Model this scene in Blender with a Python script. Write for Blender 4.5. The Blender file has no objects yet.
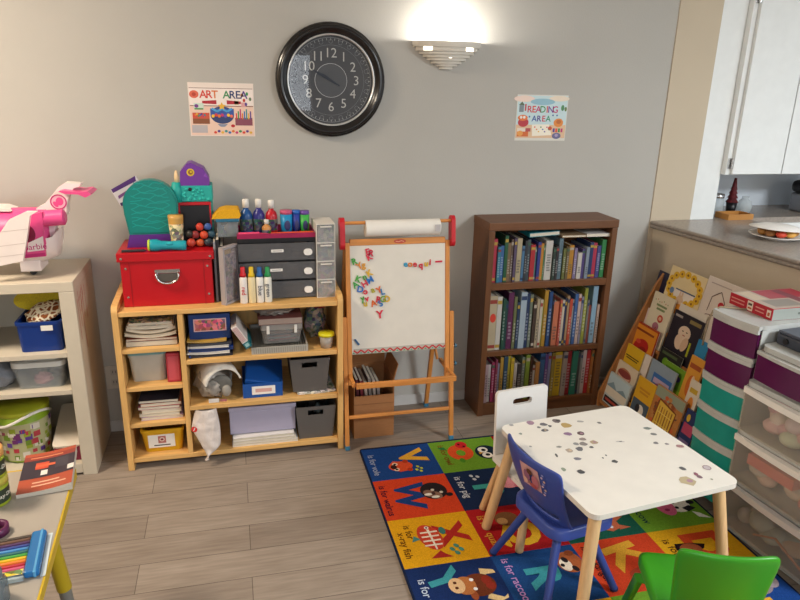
import bpy, bmesh, math, random
from mathutils import Matrix, Vector
random.seed(7)
PI = math.pi
R = math.radians
S = bpy.context.scene
COL = S.collection

# ------------------------------------------------------------------ camera
YAW, PITCH, ROLL, FPX, DIST, HGT = 0.2511, 0.3119, 0.0251, 667.5, 2.8815, 1.5
fw = Vector((math.sin(YAW)*math.cos(PITCH), math.cos(YAW)*math.cos(PITCH), -math.sin(PITCH)))
r0 = Vector((math.cos(YAW), -math.sin(YAW), 0)); u0 = r0.cross(fw)
rt = math.cos(ROLL)*r0 + math.sin(ROLL)*u0
up = -math.sin(ROLL)*r0 + math.cos(ROLL)*u0
CAMP = Vector((0, -DIST, HGT))
cd = bpy.data.cameras.new('camera'); cam = bpy.data.objects.new('camera', cd); COL.objects.link(cam)
m3 = Matrix((rt, up, -fw)).transposed()
cam.matrix_world = Matrix.Translation(CAMP) @ m3.to_4x4()
cd.sensor_fit = 'HORIZONTAL'; cd.sensor_width = 36; cd.lens = FPX*36/800
cd.clip_start = .02
S.camera = cam

def ray(x, y): return fw + (x-400)/FPX*rt - (y-300)/FPX*up
def onp(p, n, x, y):
    d = ray(x, y); p = Vector(p); n = Vector(n)
    return CAMP + d*((p-CAMP).dot(n)/d.dot(n))
def AX(v, x, y): return onp((v, 0, 0), (1, 0, 0), x, y)
def AY(v, x, y): return onp((0, v, 0), (0, 1, 0), x, y)
def AZ(v, x, y): return onp((0, 0, v), (0, 0, 1), x, y)
def fy(yp, x0, y0, x1, y1):
    ym = (y0+y1)/2; xm = (x0+x1)/2
    return AY(yp, x0, ym).x, AY(yp, x1, ym).x, AY(yp, xm, y1).z, AY(yp, xm, y0).z

# ------------------------------------------------------------------ materials
def lin(c):
    if isinstance(c, str):
        c = c.lstrip('#'); c = c if len(c) == 6 else ''.join(q*2 for q in c); c = [int(c[i:i+2], 16)/255 for i in (0, 2, 4)]
    return tuple((x/12.92 if x <= .04045 else ((x+.055)/1.055)**2.4) for x in c)
MC = {}
def mat(c, rough=.55, metal=0, kind='plain', alpha=1.0, spec=.4):
    key = (c, rough, metal, kind, alpha, spec)
    if key in MC: return MC[key]
    m = bpy.data.materials.new(f'{kind}_{str(c).lstrip("#")}_{len(MC)}'); m.use_nodes = True
    nt = m.node_tree; N = nt.nodes; L = nt.links
    b = N['Principled BSDF']; col = lin(c)
    b.inputs['Roughness'].default_value = rough; b.inputs['Metallic'].default_value = metal
    b.inputs['Specular IOR Level'].default_value = spec
    b.inputs['Base Color'].default_value = (*col, 1)
    tc = N.new('ShaderNodeTexCoord')
    def noise(scale, detail=3, stretch=None):
        n = N.new('ShaderNodeTexNoise'); n.inputs['Scale'].default_value = scale; n.inputs['Detail'].default_value = detail
        if stretch:
            mp = N.new('ShaderNodeMapping'); mp.inputs['Scale'].default_value = stretch
            L.new(tc.outputs['Object'], mp.inputs['Vector']); L.new(mp.outputs['Vector'], n.inputs['Vector'])
        else: L.new(tc.outputs['Object'], n.inputs['Vector'])
        return n
    def ramp(n, lo, hi, a=.3, z=.7):
        r = N.new('ShaderNodeValToRGB')
        r.color_ramp.elements[0].position = a; r.color_ramp.elements[1].position = z
        r.color_ramp.elements[0].color = (*[min(1, x*lo) for x in col], 1)
        r.color_ramp.elements[1].color = (*[min(1, x*hi) for x in col], 1)
        L.new(n.outputs['Fac'], r.inputs['Fac']); L.new(r.outputs['Color'], b.inputs['Base Color']); return r
    def bump(n, st, dist=.001):
        bp = N.new('ShaderNodeBump'); bp.inputs['Strength'].default_value = st; bp.inputs['Distance'].default_value = dist
        L.new(n.outputs['Fac'], bp.inputs['Height']); L.new(bp.outputs['Normal'], b.inputs['Normal'])
    if kind == 'plain': ramp(noise(18, 2), .975, 1.02)
    elif kind == 'wood_z': n = noise(7, 5, (9, 9, .8)); ramp(n, .84, 1.1); bump(n, .1)
    elif kind == 'wood_x': n = noise(7, 5, (.8, 9, 9)); ramp(n, .84, 1.1); bump(n, .1)
    elif kind == 'wall': n = noise(140, 3); ramp(noise(2.5, 2), .98, 1.02); bump(n, .25, .002)
    elif kind == 'fabric': n = noise(260, 2); ramp(n, .82, 1.12); bump(n, .5, .002)
    elif kind == 'fur': n = noise(60, 3); ramp(n, .6, 1.2); bump(n, .6, .004)
    elif kind == 'crumple':
        n = noise(35, 4); ramp(n, .9, 1.05); bump(n, .8, .006)
    elif kind == 'card': n = noise(30, 4, (1, 1, 6)); ramp(n, .93, 1.06)
    elif kind == 'pages': n = noise(40, 2, (1, 1, 14)); ramp(n, .85, 1.05)
    elif kind == 'counter': n = noise(90, 3); ramp(n, .85, 1.1)
    elif kind in ('clear', 'tint'):
        ramp(noise(20, 2), .95, 1.05)
        tr = N.new('ShaderNodeBsdfTransparent'); mx = N.new('ShaderNodeMixShader'); mx.inputs[0].default_value = alpha
        tr.inputs['Color'].default_value = (*[.55+.45*x for x in col], 1)
        out = N['Material Output']
        L.new(tr.outputs[0], mx.inputs[1]); L.new(b.outputs[0], mx.inputs[2]); L.new(mx.outputs[0], out.inputs['Surface'])
    elif kind == 'glass':
        tr = N.new('ShaderNodeBsdfTransparent'); gl = N.new('ShaderNodeBsdfGlossy'); gl.inputs['Roughness'].default_value = .03
        fr = N.new('ShaderNodeFresnel'); fr.inputs['IOR'].default_value = 1.5
        mx = N.new('ShaderNodeMixShader'); out = N['Material Output']
        L.new(fr.outputs[0], mx.inputs[0]); L.new(tr.outputs[0], mx.inputs[1]); L.new(gl.outputs[0], mx.inputs[2]); L.new(mx.outputs[0], out.inputs['Surface'])
    elif kind == 'emit':
        b.inputs['Emission Color'].default_value = (*col, 1); b.inputs['Emission Strength'].default_value = alpha
    elif kind == 'floor':
        mp = N.new('ShaderNodeMapping'); L.new(tc.outputs['Object'], mp.inputs['Vector'])
        br = N.new('ShaderNodeTexBrick'); L.new(mp.outputs['Vector'], br.inputs['Vector'])
        br.inputs['Scale'].default_value = 1; br.inputs['Brick Width'].default_value = .95; br.inputs['Row Height'].default_value = .135
        br.inputs['Mortar Size'].default_value = .0012; br.inputs['Mortar Smooth'].default_value = .2; br.inputs['Bias'].default_value = 0
        br.offset = .37; br.offset_frequency = 2
        br.inputs['Color1'].default_value = (*lin('#998c80'), 1); br.inputs['Color2'].default_value = (*lin('#a89b8e'), 1)
        br.inputs['Mortar'].default_value = (*lin('#62584f'), 1)
        n1 = noise(6, 6, (1.2, 14, 1)); n2 = noise(2.4, 3, (1, 3.5, 1))
        r1 = N.new('ShaderNodeValToRGB'); r1.color_ramp.elements[0].position = .25; r1.color_ramp.elements[1].position = .75
        r1.color_ramp.elements[0].color = (.62, .6, .58, 1); r1.color_ramp.elements[1].color = (1.0, 1.0, 1.0, 1)
        L.new(n1.outputs['Fac'], r1.inputs['Fac'])
        r2 = N.new('ShaderNodeValToRGB'); r2.color_ramp.elements[0].position = .3; r2.color_ramp.elements[1].position = .7
        r2.color_ramp.elements[0].color = (.8, .78, .76, 1); r2.color_ramp.elements[1].color = (1, 1, 1, 1)
        L.new(n2.outputs['Fac'], r2.inputs['Fac'])
        x1 = N.new('ShaderNodeMixRGB'); x1.blend_type = 'MULTIPLY'; x1.inputs[0].default_value = .85
        x2 = N.new('ShaderNodeMixRGB'); x2.blend_type = 'MULTIPLY'; x2.inputs[0].default_value = .8
        L.new(br.outputs['Color'], x1.inputs[1]); L.new(r1.outputs['Color'], x1.inputs[2])
        L.new(x1.outputs['Color'], x2.inputs[1]); L.new(r2.outputs['Color'], x2.inputs[2]); L.new(x2.outputs['Color'], b.inputs['Base Color'])
        bump(br, -.1); 
    elif kind == 'giraffe':
        v = N.new('ShaderNodeTexVoronoi'); v.feature = 'DISTANCE_TO_EDGE'; v.inputs['Scale'].default_value = 45
        L.new(tc.outputs['Object'], v.inputs['Vector'])
        r = N.new('ShaderNodeValToRGB'); r.color_ramp.elements[0].position = .1; r.color_ramp.elements[1].position = .17
        r.color_ramp.elements[0].color = (*lin('#f3e6c8'), 1); r.color_ramp.elements[1].color = (*lin('#8a4a1c'), 1)
        L.new(v.outputs['Distance'], r.inputs['Fac']); L.new(r.outputs['Color'], b.inputs['Base Color'])
    elif kind == 'motley':
        v = N.new('ShaderNodeTexVoronoi'); v.inputs['Scale'].default_value = 75
        L.new(tc.outputs['Object'], v.inputs['Vector'])
        hs = N.new('ShaderNodeMixRGB'); hs.inputs[0].default_value = .16
        sp = N.new('ShaderNodeSeparateColor'); L.new(v.outputs['Color'], sp.inputs['Color'])
        cr = N.new('ShaderNodeValToRGB'); cr.color_ramp.elements[0].position = .2; cr.color_ramp.elements[1].position = .9
        cr.color_ramp.elements[0].color = (*[x*.25 for x in col], 1); cr.color_ramp.elements[1].color = (*[min(1, x*1.7) for x in col], 1)
        L.new(sp.outputs[0], cr.inputs['Fac']); L.new(cr.outputs['Color'], hs.inputs[1])
        L.new(v.outputs['Color'], hs.inputs[2]); L.new(hs.outputs['Color'], b.inputs['Base Color'])
    MC[key] = m
    return m

# ------------------------------------------------------------------ mesh builder
FONT = {}
def glyphs(s, bold=0.0):
    k = (s, bold)
    if k not in FONT:
        cu = bpy.data.curves.new('t', 'FONT'); cu.body = s; cu.size = 1; cu.align_x = 'CENTER'; cu.align_y = 'CENTER'
        cu.offset = bold; cu.resolution_u = 3; cu.fill_mode = 'FRONT'
        o = bpy.data.objects.new('t', cu); COL.objects.link(o)
        dg = bpy.context.evaluated_depsgraph_get(); me = bpy.data.meshes.new_from_object(o.evaluated_get(dg))
        vs = [v.co.copy() for v in me.vertices]; fs = [tuple(p.vertices) for p in me.polygons]
        bpy.data.objects.remove(o); bpy.data.curves.remove(cu); bpy.data.meshes.remove(me)
        FONT[k] = (vs, fs)
    return FONT[k]
BB = {}
def bevbox(sx, sy, sz, bev, seg):
    k = tuple(round(a, 5) for a in (sx, sy, sz, bev)) + (seg,)
    if k not in BB:
        bm = bmesh.new(); bmesh.ops.create_cube(bm, size=1)
        for v in bm.verts: v.co = Vector((v.co.x*sx, v.co.y*sy, v.co.z*sz))
        bmesh.ops.bevel(bm, geom=bm.edges[:], offset=min(bev, .49*min(sx, sy, sz)), segments=seg, affect='EDGES', profile=.5)
        bm.verts.ensure_lookup_table()
        BB[k] = ([v.co.copy() for v in bm.verts], [tuple(v.index for v in f.verts) for f in bm.faces]); bm.free()
    return BB[k]
def FR(o, xa, ya):
    xa = Vector(xa).normalized(); ya = Vector(ya); ya = (ya - xa*ya.dot(xa)).normalized(); za = xa.cross(ya)
    m = Matrix((xa, ya, za)).transposed().to_4x4(); m.translation = Vector(o); return m
class MB:
    def __init__(s): s.v = []; s.f = []; s.i = []; s.sm = []; s.mats = []; s.M = Matrix()
    def mi(s, m):
        if m not in s.mats: s.mats.append(m)
        return s.mats.index(m)
    def add(s, vs, fs, m, smooth=False):
        n = len(s.v); k = s.mi(m)
        s.v += [s.M @ Vector(v) for v in vs]
        for f in fs: s.f.append(tuple(a+n for a in f)); s.i.append(k); s.sm.append(smooth)
        return s
    def box(s, x0, x1, y0, y1, z0, z1, m, bev=0, seg=2):
        if bev <= 0:
            vs = [(x, y, z) for x in (x0, x1) for y in (y0, y1) for z in (z0, z1)]
            return s.add(vs, [(0, 1, 3, 2), (4, 6, 7, 5), (0, 4, 5, 1), (2, 3, 7, 6), (0, 2, 6, 4), (1, 5, 7, 3)], m)
        vs, fs = bevbox(x1-x0, y1-y0, z1-z0, bev, seg); c = Vector(((x0+x1)/2, (y0+y1)/2, (z0+z1)/2))
        return s.add([v+c for v in vs], fs, m)
    def cyl(s, p0, p1, ra, rb, m, seg=16, caps=True, mc=None):
        p0 = Vector(p0); p1 = Vector(p1); d = (p1-p0).normalized()
        a = d.orthogonal().normalized(); b = d.cross(a)
        vs = []
        for p, r in ((p0, ra), (p1, rb)):
            for i in range(seg): t = 2*PI*i/seg; vs.append(p + a*r*math.cos(t) + b*r*math.sin(t))
        s.add(vs, [(i, (i+1) % seg, seg+(i+1) % seg, seg+i) for i in range(seg)], m, True)
        if caps:
            s.add(vs[:seg], [tuple(reversed(range(seg)))], mc or m); s.add(vs[seg:], [tuple(range(seg))], mc or m)
        return s
    def lathe(s, prof, m, seg=24, c=(0, 0, 0), smooth=True, a0=0, a1=2*PI, sy=1.0):
        full = abs(a1-a0-2*PI) < 1e-6; n = seg if full else seg+1; vs = []
        for r, z in prof:
            for i in range(n): t = a0+(a1-a0)*i/seg; vs.append((c[0]+r*math.cos(t), c[1]+r*sy*math.sin(t), c[2]+z))
        fs = []
        for j in range(len(prof)-1):
            for i in range(seg):
                k = (i+1) % n if full else i+1
                fs.append((j*n+i, j*n+k, (j+1)*n+k, (j+1)*n+i))
        return s.add(vs, fs, m, smooth)
    def tube(s, pts, r, m, seg=8):
        pts = [Vector(p) for p in pts]; vs = []; a = None
        for i, p in enumerate(pts):
            d = (pts[min(i+1, len(pts)-1)]-pts[max(i-1, 0)]).normalized()
            if a is None: a = d.orthogonal().normalized()
            else: a = (a-d*a.dot(d)).normalized()
            b = d.cross(a); rr = r[i] if isinstance(r, (list, tuple)) else r
            for k in range(seg): t = 2*PI*k/seg; vs.append(p+a*rr*math.cos(t)+b*rr*math.sin(t))
        n = len(pts)
        fs = [(j*seg+k, j*seg+(k+1) % seg, (j+1)*seg+(k+1) % seg, (j+1)*seg+k) for j in range(n-1) for k in range(seg)]
        fs += [tuple(reversed(range(seg))), tuple(range((n-1)*seg, n*seg))]
        return s.add(vs, fs, m, True)
    def prism(s, pts, h0, h1, m, ms=None):            # polygon in local XY between z = h0 and h1
        n = len(pts); vs = [(p[0], p[1], h0) for p in pts]+[(p[0], p[1], h1) for p in pts]
        s.add(vs, [tuple(reversed(range(n))), tuple(range(n, 2*n))], m)
        return s.add(vs, [(i, (i+1) % n, n+(i+1) % n, n+i) for i in range(n)], ms or m)
    def ellipsoid(s, c, rx, ry, rz, m, seg=16, rings=10):
        vs = []; c = Vector(c)
        for j in range(rings+1):
            ph = PI*j/rings
            for i in range(seg): t = 2*PI*i/seg; vs.append(c+Vector((rx*math.sin(ph)*math.cos(t), ry*math.sin(ph)*math.sin(t), rz*math.cos(ph))))
        return s.add(vs, [(j*seg+i, (j+1)*seg+i, (j+1)*seg+(i+1) % seg, j*seg+(i+1) % seg) for j in range(rings) for i in range(seg)], m, True)
    # flat art in the local XY plane
    def rect(s, x0, y0, x1, y1, z, m): return s.add([(x0, y0, z), (x1, y0, z), (x1, y1, z), (x0, y1, z)], [(0, 1, 2, 3)], m)
    def poly(s, pts, z, m): return s.add([(p[0], p[1], z) for p in pts], [tuple(range(len(pts)))], m)
    def ell(s, cx, cy, rx, ry, z, m, rot=0, seg=20):
        c, q = math.cos(rot), math.sin(rot); pts = []
        for i in range(seg):
            t = 2*PI*i/seg; x = rx*math.cos(t); y = ry*math.sin(t); pts.append((cx+x*c-y*q, cy+x*q+y*c))
        return s.poly(pts, z, m)
    def ring(s, cx, cy, ro, ri, z, m, seg=32, k=1.0):
        vs = [(cx+r*math.cos(2*PI*i/seg), cy+k*r*math.sin(2*PI*i/seg), z) for r in (ro, ri) for i in range(seg)]
        return s.add(vs, [(i, (i+1) % seg, seg+(i+1) % seg, seg+i) for i in range(seg)], m)
    def line(s, pts, w, z, m):
        for (a, b) in zip(pts, pts[1:]):
            a = Vector(a); b = Vector(b); d = (b-a).normalized(); n = Vector((-d.y, d.x))*w/2
            s.poly([a-n, b-n, b+n, a+n], z, m)
        return s
    def text(s, t, cx, cy, size, z, m, bold=0.0, rot=0, wmax=None, th=0):
        vs, fs = glyphs(t, bold)
        if not vs: return s
        w = max(v.x for v in vs)-min(v.x for v in vs); kx = size
        if wmax and w*size > wmax: kx = wmax/w
        c, q = math.cos(rot), math.sin(rot)
        P = [(cx+v.x*kx*c-v.y*size*q, cy+v.x*kx*q+v.y*size*c, z) for v in vs]
        s.add(P, fs, m)
        if th:
            from collections import Counter
            ec = Counter(); 
            for f in fs:
                for i in range(len(f)): ec[frozenset((f[i], f[(i+1) % len(f)]))] += 1
            n = len(P); Q = P+[(p[0], p[1], z-th) for p in P]; sides = []
            for f in fs:
                for i in range(len(f)):
                    a, b = f[i], f[(i+1) % len(f)]
                    if ec[frozenset((a, b))] == 1: sides.append((a, n+a, n+b, b))
            s.add(Q, sides, m)
        return s

def O(name, mb, parent=None, label=None, cat=None, group=None, loc=None, rot=None, kind=None):
    me = bpy.data.meshes.new(name); me.from_pydata([tuple(v) for v in mb.v], [], mb.f); 
    for m in mb.mats: me.materials.append(m)
    me.polygons.foreach_set('material_index', mb.i); me.polygons.foreach_set('use_smooth', mb.sm); me.update()
    o = bpy.data.objects.new(name, me); COL.objects.link(o)
    if parent is not None: o.parent = parent
    if loc is not None: o.location = loc
    if rot is not None: o.rotation_euler = rot
    return tag(o, label, cat, group, kind)
def tag(o, label=None, cat=None, group=None, kind=None):
    if label: o['label'] = label
    if cat: o['category'] = cat
    if group: o['group'] = group
    if kind: o['kind'] = kind
    return o
def T(name, label, cat, loc=(0, 0, 0), rz=0, group=None, rot=None):
    o = bpy.data.objects.new(name, None); COL.objects.link(o); o.empty_display_size = .05
    o.location = loc; o.rotation_euler = rot if rot else (0, 0, rz)
    return tag(o, label, cat, group)
def ST(name, mb): return O(name, mb, kind='structure')
def mod(o, typ, **kw):
    m = o.modifiers.new(typ.lower(), typ)
    for k, v in kw.items(): setattr(m, k, v)
    return o
def rrect(w, h, r, n=5, cx=0, cy=0):
    pts = []
    for (sx, sy, a) in ((1, 1, 0), (-1, 1, 90), (-1, -1, 180), (1, -1, 270)):
        for i in range(n+1): t = R(a+90*i/n); pts.append((cx+sx*(w/2-r)+r*math.cos(t), cy+sy*(h/2-r)+r*math.sin(t)))
    return pts
def plate(outer, holes, th):                      # extruded 2D outline with holes -> verts, faces in local XY, z in +-th/2
    cu = bpy.data.curves.new('p', 'CURVE'); cu.dimensions = '2D'; cu.fill_mode = 'BOTH'; cu.extrude = th/2
    for pts in [outer]+holes:
        sp = cu.splines.new('POLY'); sp.points.add(len(pts)-1); sp.use_cyclic_u = True
        for p, q in zip(sp.points, pts): p.co = (q[0], q[1], 0, 1)
    o = bpy.data.objects.new('p', cu); COL.objects.link(o)
    me = bpy.data.meshes.new_from_object(o.evaluated_get(bpy.context.evaluated_depsgraph_get()))
    r = ([v.co.copy() for v in me.vertices], [tuple(p.vertices) for p in me.polygons])
    bpy.data.objects.remove(o); bpy.data.curves.remove(cu); bpy.data.meshes.remove(me); return r
# ------------------------------------------------------------------ common materials
GREY = mat('#b7b4ad', .85, kind='wall', spec=.2); CREAM = mat('#c8baa4', .85, kind='wall', spec=.2)
KWHITE = mat('#e9eceb', .6); KWALL = mat('#d3dae2', .8, kind='wall', spec=.2)
TRIM = mat('#cbc8c4', .5)
BIRCH = mat('#dfb06c', .45, kind='wood_x'); BIRCHZ = mat('#dfb06c', .45, kind='wood_z')
EASEL = mat('#d18a45', .45, kind='wood_z'); EASELX = mat('#d18a45', .45, kind='wood_x')
WAL = mat('#6a4429', .45, kind='wood_x'); WALZ = mat('#6a4429', .45, kind='wood_z')
BEECH = mat('#d9b382', .5, kind='wood_z')
WHITE = mat('#eeeae4', .4); OFFW = mat('#ded6c8', .45); PAPER = mat('#e6e1d8', .8); PAGES = mat('#d9d0bd', .9, kind='pages')
BLACK = mat('#17161a', .35); DARK = mat('#2a292c', .5); CHROME = mat('#c9c9c9', .25, 1); CARD = mat('#a87347', .8, kind='card')
def C(c, r=.5): return mat(c, r)

# ------------------------------------------------------------------ the room
ZL = .888                                                  # top of the pass-through ledge
ZC = 2.44; XL = -2.3; YF = -4.3; XK = 4.3; YK = .34
ST('floor', MB().box(XL-.1, XK+.1, YF-.1, YK+.1, -.1, 0, mat('#a09488', .5, kind='floor', spec=.3)))
ST('ceiling', MB().box(XL-.1, XK+.1, YF-.1, YK+.1, ZC, ZC+.1, mat('#d6d0c6', .9, kind='wall', spec=.1)))
ST('wall_back', MB().box(XL-.1, 2.01, 0, .12, 0, ZC, GREY))
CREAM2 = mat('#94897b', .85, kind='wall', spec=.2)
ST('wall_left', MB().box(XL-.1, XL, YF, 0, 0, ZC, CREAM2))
# short pillar at the far end of the pass-through: cream on the room's side, white on the kitchen's
b = MB(); b.box(2.01, 2.236, -.006, YK, 0, ZC, CREAM); b.box(2.2362, 2.371, -.0062, YK, 0, ZC, KWHITE)
ST('wall_right', b)
WS = .135        # the half wall runs a few degrees off square
def wx(x, y): return x+WS*(-.045-y)
ST('wall_half', MB().prism([(2.03, -.0065), (wx(2.03, YF), YF), (wx(2.15, YF), YF), (2.15, -.0065)], 0, ZL-.0365, CREAM))
ST('wall_kitchen_back', MB().box(2.3752, XK, YK, YK+.12, 0, ZC, KWALL))
ST('wall_kitchen_right', MB().box(XK, XK+.1, YF, YK, 0, ZC, KWALL))
b = MB()   # front wall with a window opening behind the viewer
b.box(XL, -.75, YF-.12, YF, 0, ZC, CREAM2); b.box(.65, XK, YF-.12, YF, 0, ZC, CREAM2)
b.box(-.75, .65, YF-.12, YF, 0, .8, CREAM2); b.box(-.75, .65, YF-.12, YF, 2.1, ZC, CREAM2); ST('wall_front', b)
b = MB()
for x0, x1, z0, z1 in ((-.75, -.7, .8, 2.1), (.6, .65, .8, 2.1), (-.08, -.03, .85, 2.05), (-.7, .6, .8, .85), (-.7, .6, 2.05, 2.1)): b.box(x0, x1, YF-.09, YF-.03, z0, z1, WHITE)
b.box(-.7, .6, YF-.062, YF-.058, .85, 2.05, mat('#ffffff', .05, kind='tint', alpha=.06)); ST('window_1', b)
b = MB(); b.box(-2.3, 2.01, -.011, 0, 0, .046, TRIM); b.box(-2.3, 2.01, -.008, 0, .046, .05, TRIM); ST('baseboard_back', b)
ST('baseboard_right', MB().prism([(2.018, -.012), (wx(2.018, YF), YF), (wx(2.0295, YF), YF), (2.0295, -.012)], 0, .05, TRIM))

# pass-through ledge
LEDGE = mat('#9a9086', .25, kind='counter')
ZL = .888
b = MB(); b.prism([(2.018, -.0068), (wx(2.018, -3.2), -3.2), (wx(2.55, -3.2), -3.2), (2.55, -.0068)], ZL-.036, ZL, LEDGE)
b.prism([(2.3752, -.0068), (2.55, -.0068), (3.6, -.0068), (3.6, YK), (2.3752, YK)], ZL-.03, ZL, LEDGE)
b.cyl((2.018, -.0068, ZL-.0095), (wx(2.018, -3.2), -3.2, ZL-.0095), .0095, .0095, LEDGE, 10); b.cyl((2.018, -.0068, ZL-.0265), (wx(2.018, -3.2), -3.2, ZL-.0265), .0095, .0095, LEDGE, 10)
tag(O('counter_ledge', b), 'grey-brown counter ledge on the cream half wall of the pass-through', 'counter')
# kitchen base under the counter
ST('trim_1', MB().box(2.5, 3.58, -.02, YK, 0, ZL-.03, KWHITE))

# upper kitchen cabinet
t = T('kitchen_cabinet', 'white wall cabinet with flat doors seen through the pass-through', 'cabinet', (2.372, -.04, 1.115))
b = MB(); b.box(0, 1.2, .002, .378, 0, 1.1, KWHITE); O('body', b, t)
for k, (x0, x1) in enumerate(((.025, .31), (.316, .75), (.756, 1.17))):
    d = O('door', MB().box(x0, x1, -.018, .0015, .004, 1.09, KWHITE, .002), t)
    if k == 0:
        for z in (.03, .78): 
            h = MB(); h.cyl((x0-.006, -.012, z), (x0-.006, -.012, z+.05), .0055, .0055, CHROME, 10); h.box(x0-.02, x0-.006, -.004, .0015, z, z+.05, CHROME); O('hinge', h, d)

# plates with covered food
t = T('covered_plate', 'white plate of food covered by a second upturned plate on the ledge', 'plate', (2.345, -.46, ZL))
prof = [(0, .004), (.06, .004), (.075, .008), (.115, .018), (.117, .021), (.112, .021), (.072, .012), (0, .009)]
O('plate', MB().lathe([(0, 0), (.055, 0), (.06, .004)]+prof[1:], WHITE, 36), t)
O('lid_plate', MB().lathe([(r, .066-z) for r, z in prof], WHITE, 36), t, rot=(R(-2), R(3), 0), loc=(.005, .01, .0))
b = MB()
for i in range(9):
    a = i*.7; b.ellipsoid((.062*math.cos(a), .062*math.sin(a), .03), .024, .02, .015, C(['#b07a3a', '#8a5a2c', '#c8442c', '#d8a24a'][i % 4]))
b.ellipsoid((0, 0, .03), .04, .04, .016, C('#a8743a')); O('food', b, t)
# tray, jar, tree, glass ornament, appliance
b = MB(); b.box(-.075, .075, -.05, .05, 0, .006, C('#b98140')); 
for s in (-1, 1): b.box(-.075, .075, s*.047-.003, s*.047+.003, .006, .028, C('#b98140')); b.box(s*.072-.003, s*.072+.003, -.044, .044, .006, .028, C('#b98140'))
tag(O('wooden_tray', b, loc=(2.5, -.0, ZL)), 'small light wood tray on the counter behind the white pillar', 'tray')
t = T('glass_jar', 'clear glass jar with metal lid standing behind the wood tray', 'jar', (2.49, .13, ZL))
O('jar_body', MB().lathe([(0, .002), (.034, .002), (.037, .01), (.037, .07), (.028, .085)], mat('#dfe6e8', .1, kind='tint', alpha=.35), 20), t)
O('lid', MB().lathe([(.031, .085), (.033, .087), (.033, .106), (0, .108)], CHROME, 20), t)
t = T('tabletop_tree', 'small dark red cone tree ornament in a black pot', 'ornament', (2.575, .12, ZL))
b = MB()
for k in range(5): b.lathe([(.032-.005*k, .062+.022*k), (.006, .1+.022*k)], mat('#5d1219', .7, kind='fur'), 14)
O('tree_cone', b, t); O('pot', MB().lathe([(0, 0), (.022, 0), (.028, .06), (.0, .062)], BLACK, 16), t)
tag(O('glass_ornament', MB().lathe([(0, 0), (.02, .0), (.036, .02), (.04, .045), (.03, .07), (.016, .082), (.018, .095)], mat('#dfe6e8', .1, kind='tint', alpha=.4), 20), loc=(2.64, .1, ZL)), 'round clear glass candle holder right of the dark red tree', 'ornament')
t = T('air_fryer', 'black and silver kitchen appliance at the right edge of the counter', 'appliance', (3.1, .08, ZL))
O('base', MB().box(-.1, .12, -.08, .1, 0, .1, mat('#8b8b8f', .35, .6), .01), t)
O('lid', MB().box(-.11, .13, -.09, .11, .1, .17, BLACK, .03, 3), t)
O('spout', MB().box(-.03, .12, -.11, -.085, .03, .13, BLACK, .008), t)

# wall sconce
t = T('wall_sconce', 'stepped half-bowl wall sconce glowing upwards on the grey wall', 'lamp', (.914, -.001, 1.567))
SC = mat('#d8d2c6', .6)
b = MB(); prof = [(.02, 0)]
for r, z in ((.03, .012), (.05, .022), (.068, .034), (.087, .046), (.104, .058), (.12, .07), (.135, .086), (.147, .092)): prof += [(r, prof[-1][1]), (r, z)]
prof += [(.15, .092), (.15, .108), (.142, .108), (.142, .095), (.06, .03), (0, .028)]
b.lathe(prof, SC, 36, a0=PI, a1=2*PI, sy=.72, smooth=False); O('bowl', b, t)
for a in (R(222), R(305)):
    b = MB(); rr = .1365
    pts = [(rr*math.cos(a+d), rr*.72*math.sin(a+d)) for d in (-.17, -.08, 0, .08, .17)]
    b.add([(x, y, z) for z in (.071, .0855) for x, y in pts], [(i, i+1, i+6, i+5) for i in range(4)], mat('#fff6e2', .5, kind='emit', alpha=2.5)); O('glass_slot', b, t)
b = MB(); b.cyl((0, -.05, .045), (0, -.05, .085), .014, .018, mat('#fff2dc', .5, kind='emit', alpha=6)); O('bulb', b, t)

# wall clock
t = T('wall_clock', 'large round black wall clock with silver numerals', 'clock', (.42, 0, 1.5095))
t.scale = (1.012, 1, 1.012)
RM = Matrix.Rotation(PI/2, 4, 'X')       # local z -> -y (out of the wall)
b = MB(); b.M = RM
b.lathe([(.15, 0), (.222, 0), (.222, .018), (.217, .03), (.213, .03), (.211, .035), (.205, .041), (.196, .041), (.194, .037), (.186, .035), (.18, .029), (.176, .022)], mat('#141214', .22, spec=.6), 64); O('frame', b, t)
b = MB(); b.M = RM; b.lathe([(.1775, .022), (.1775, .031), (.173, .031), (.171, .02)], mat('#d8d8d6', .3, .7), 64); O('inner_ring', b, t)
b = MB(); b.M = RM; FZ = .012
b.ell(0, 0, .176, .176, FZ, mat('#3b3d42', .4), seg=64); b.ring(0, 0, .164, .1625, FZ+.0004, mat('#8d9094', .5), 64); b.ring(0, 0, .136, .135, FZ+.0004, mat('#7b7e82', .5), 64)
b.ring(0, 0, .066, .0645, FZ+.0004, mat('#c4c6c8', .5), 64); b.ell(0, 0, .0645, .0645, FZ+.0003, mat('#46494e', .4), seg=48)
NUM = mat('#bcbcb8', .5)
for k in range(1, 13):
    a = PI/2-k*PI/6; b.text(str(k), .104*math.cos(a), .104*math.sin(a), .052, FZ+.0006, NUM, -.004)
for k in range(24):
    a = k*PI/12; b.ring(.149*math.cos(a), .149*math.sin(a), .008, .007, FZ+.0005, mat('#85888c', .5), 12)
for k in range(60):
    a = k*PI/30; b.line([(.153*math.cos(a), .153*math.sin(a)), (.161*math.cos(a), .161*math.sin(a))], .0015, FZ+.0005, NUM)
O('dial', b, t)
HB = mat('#1d2636', .4)
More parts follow.
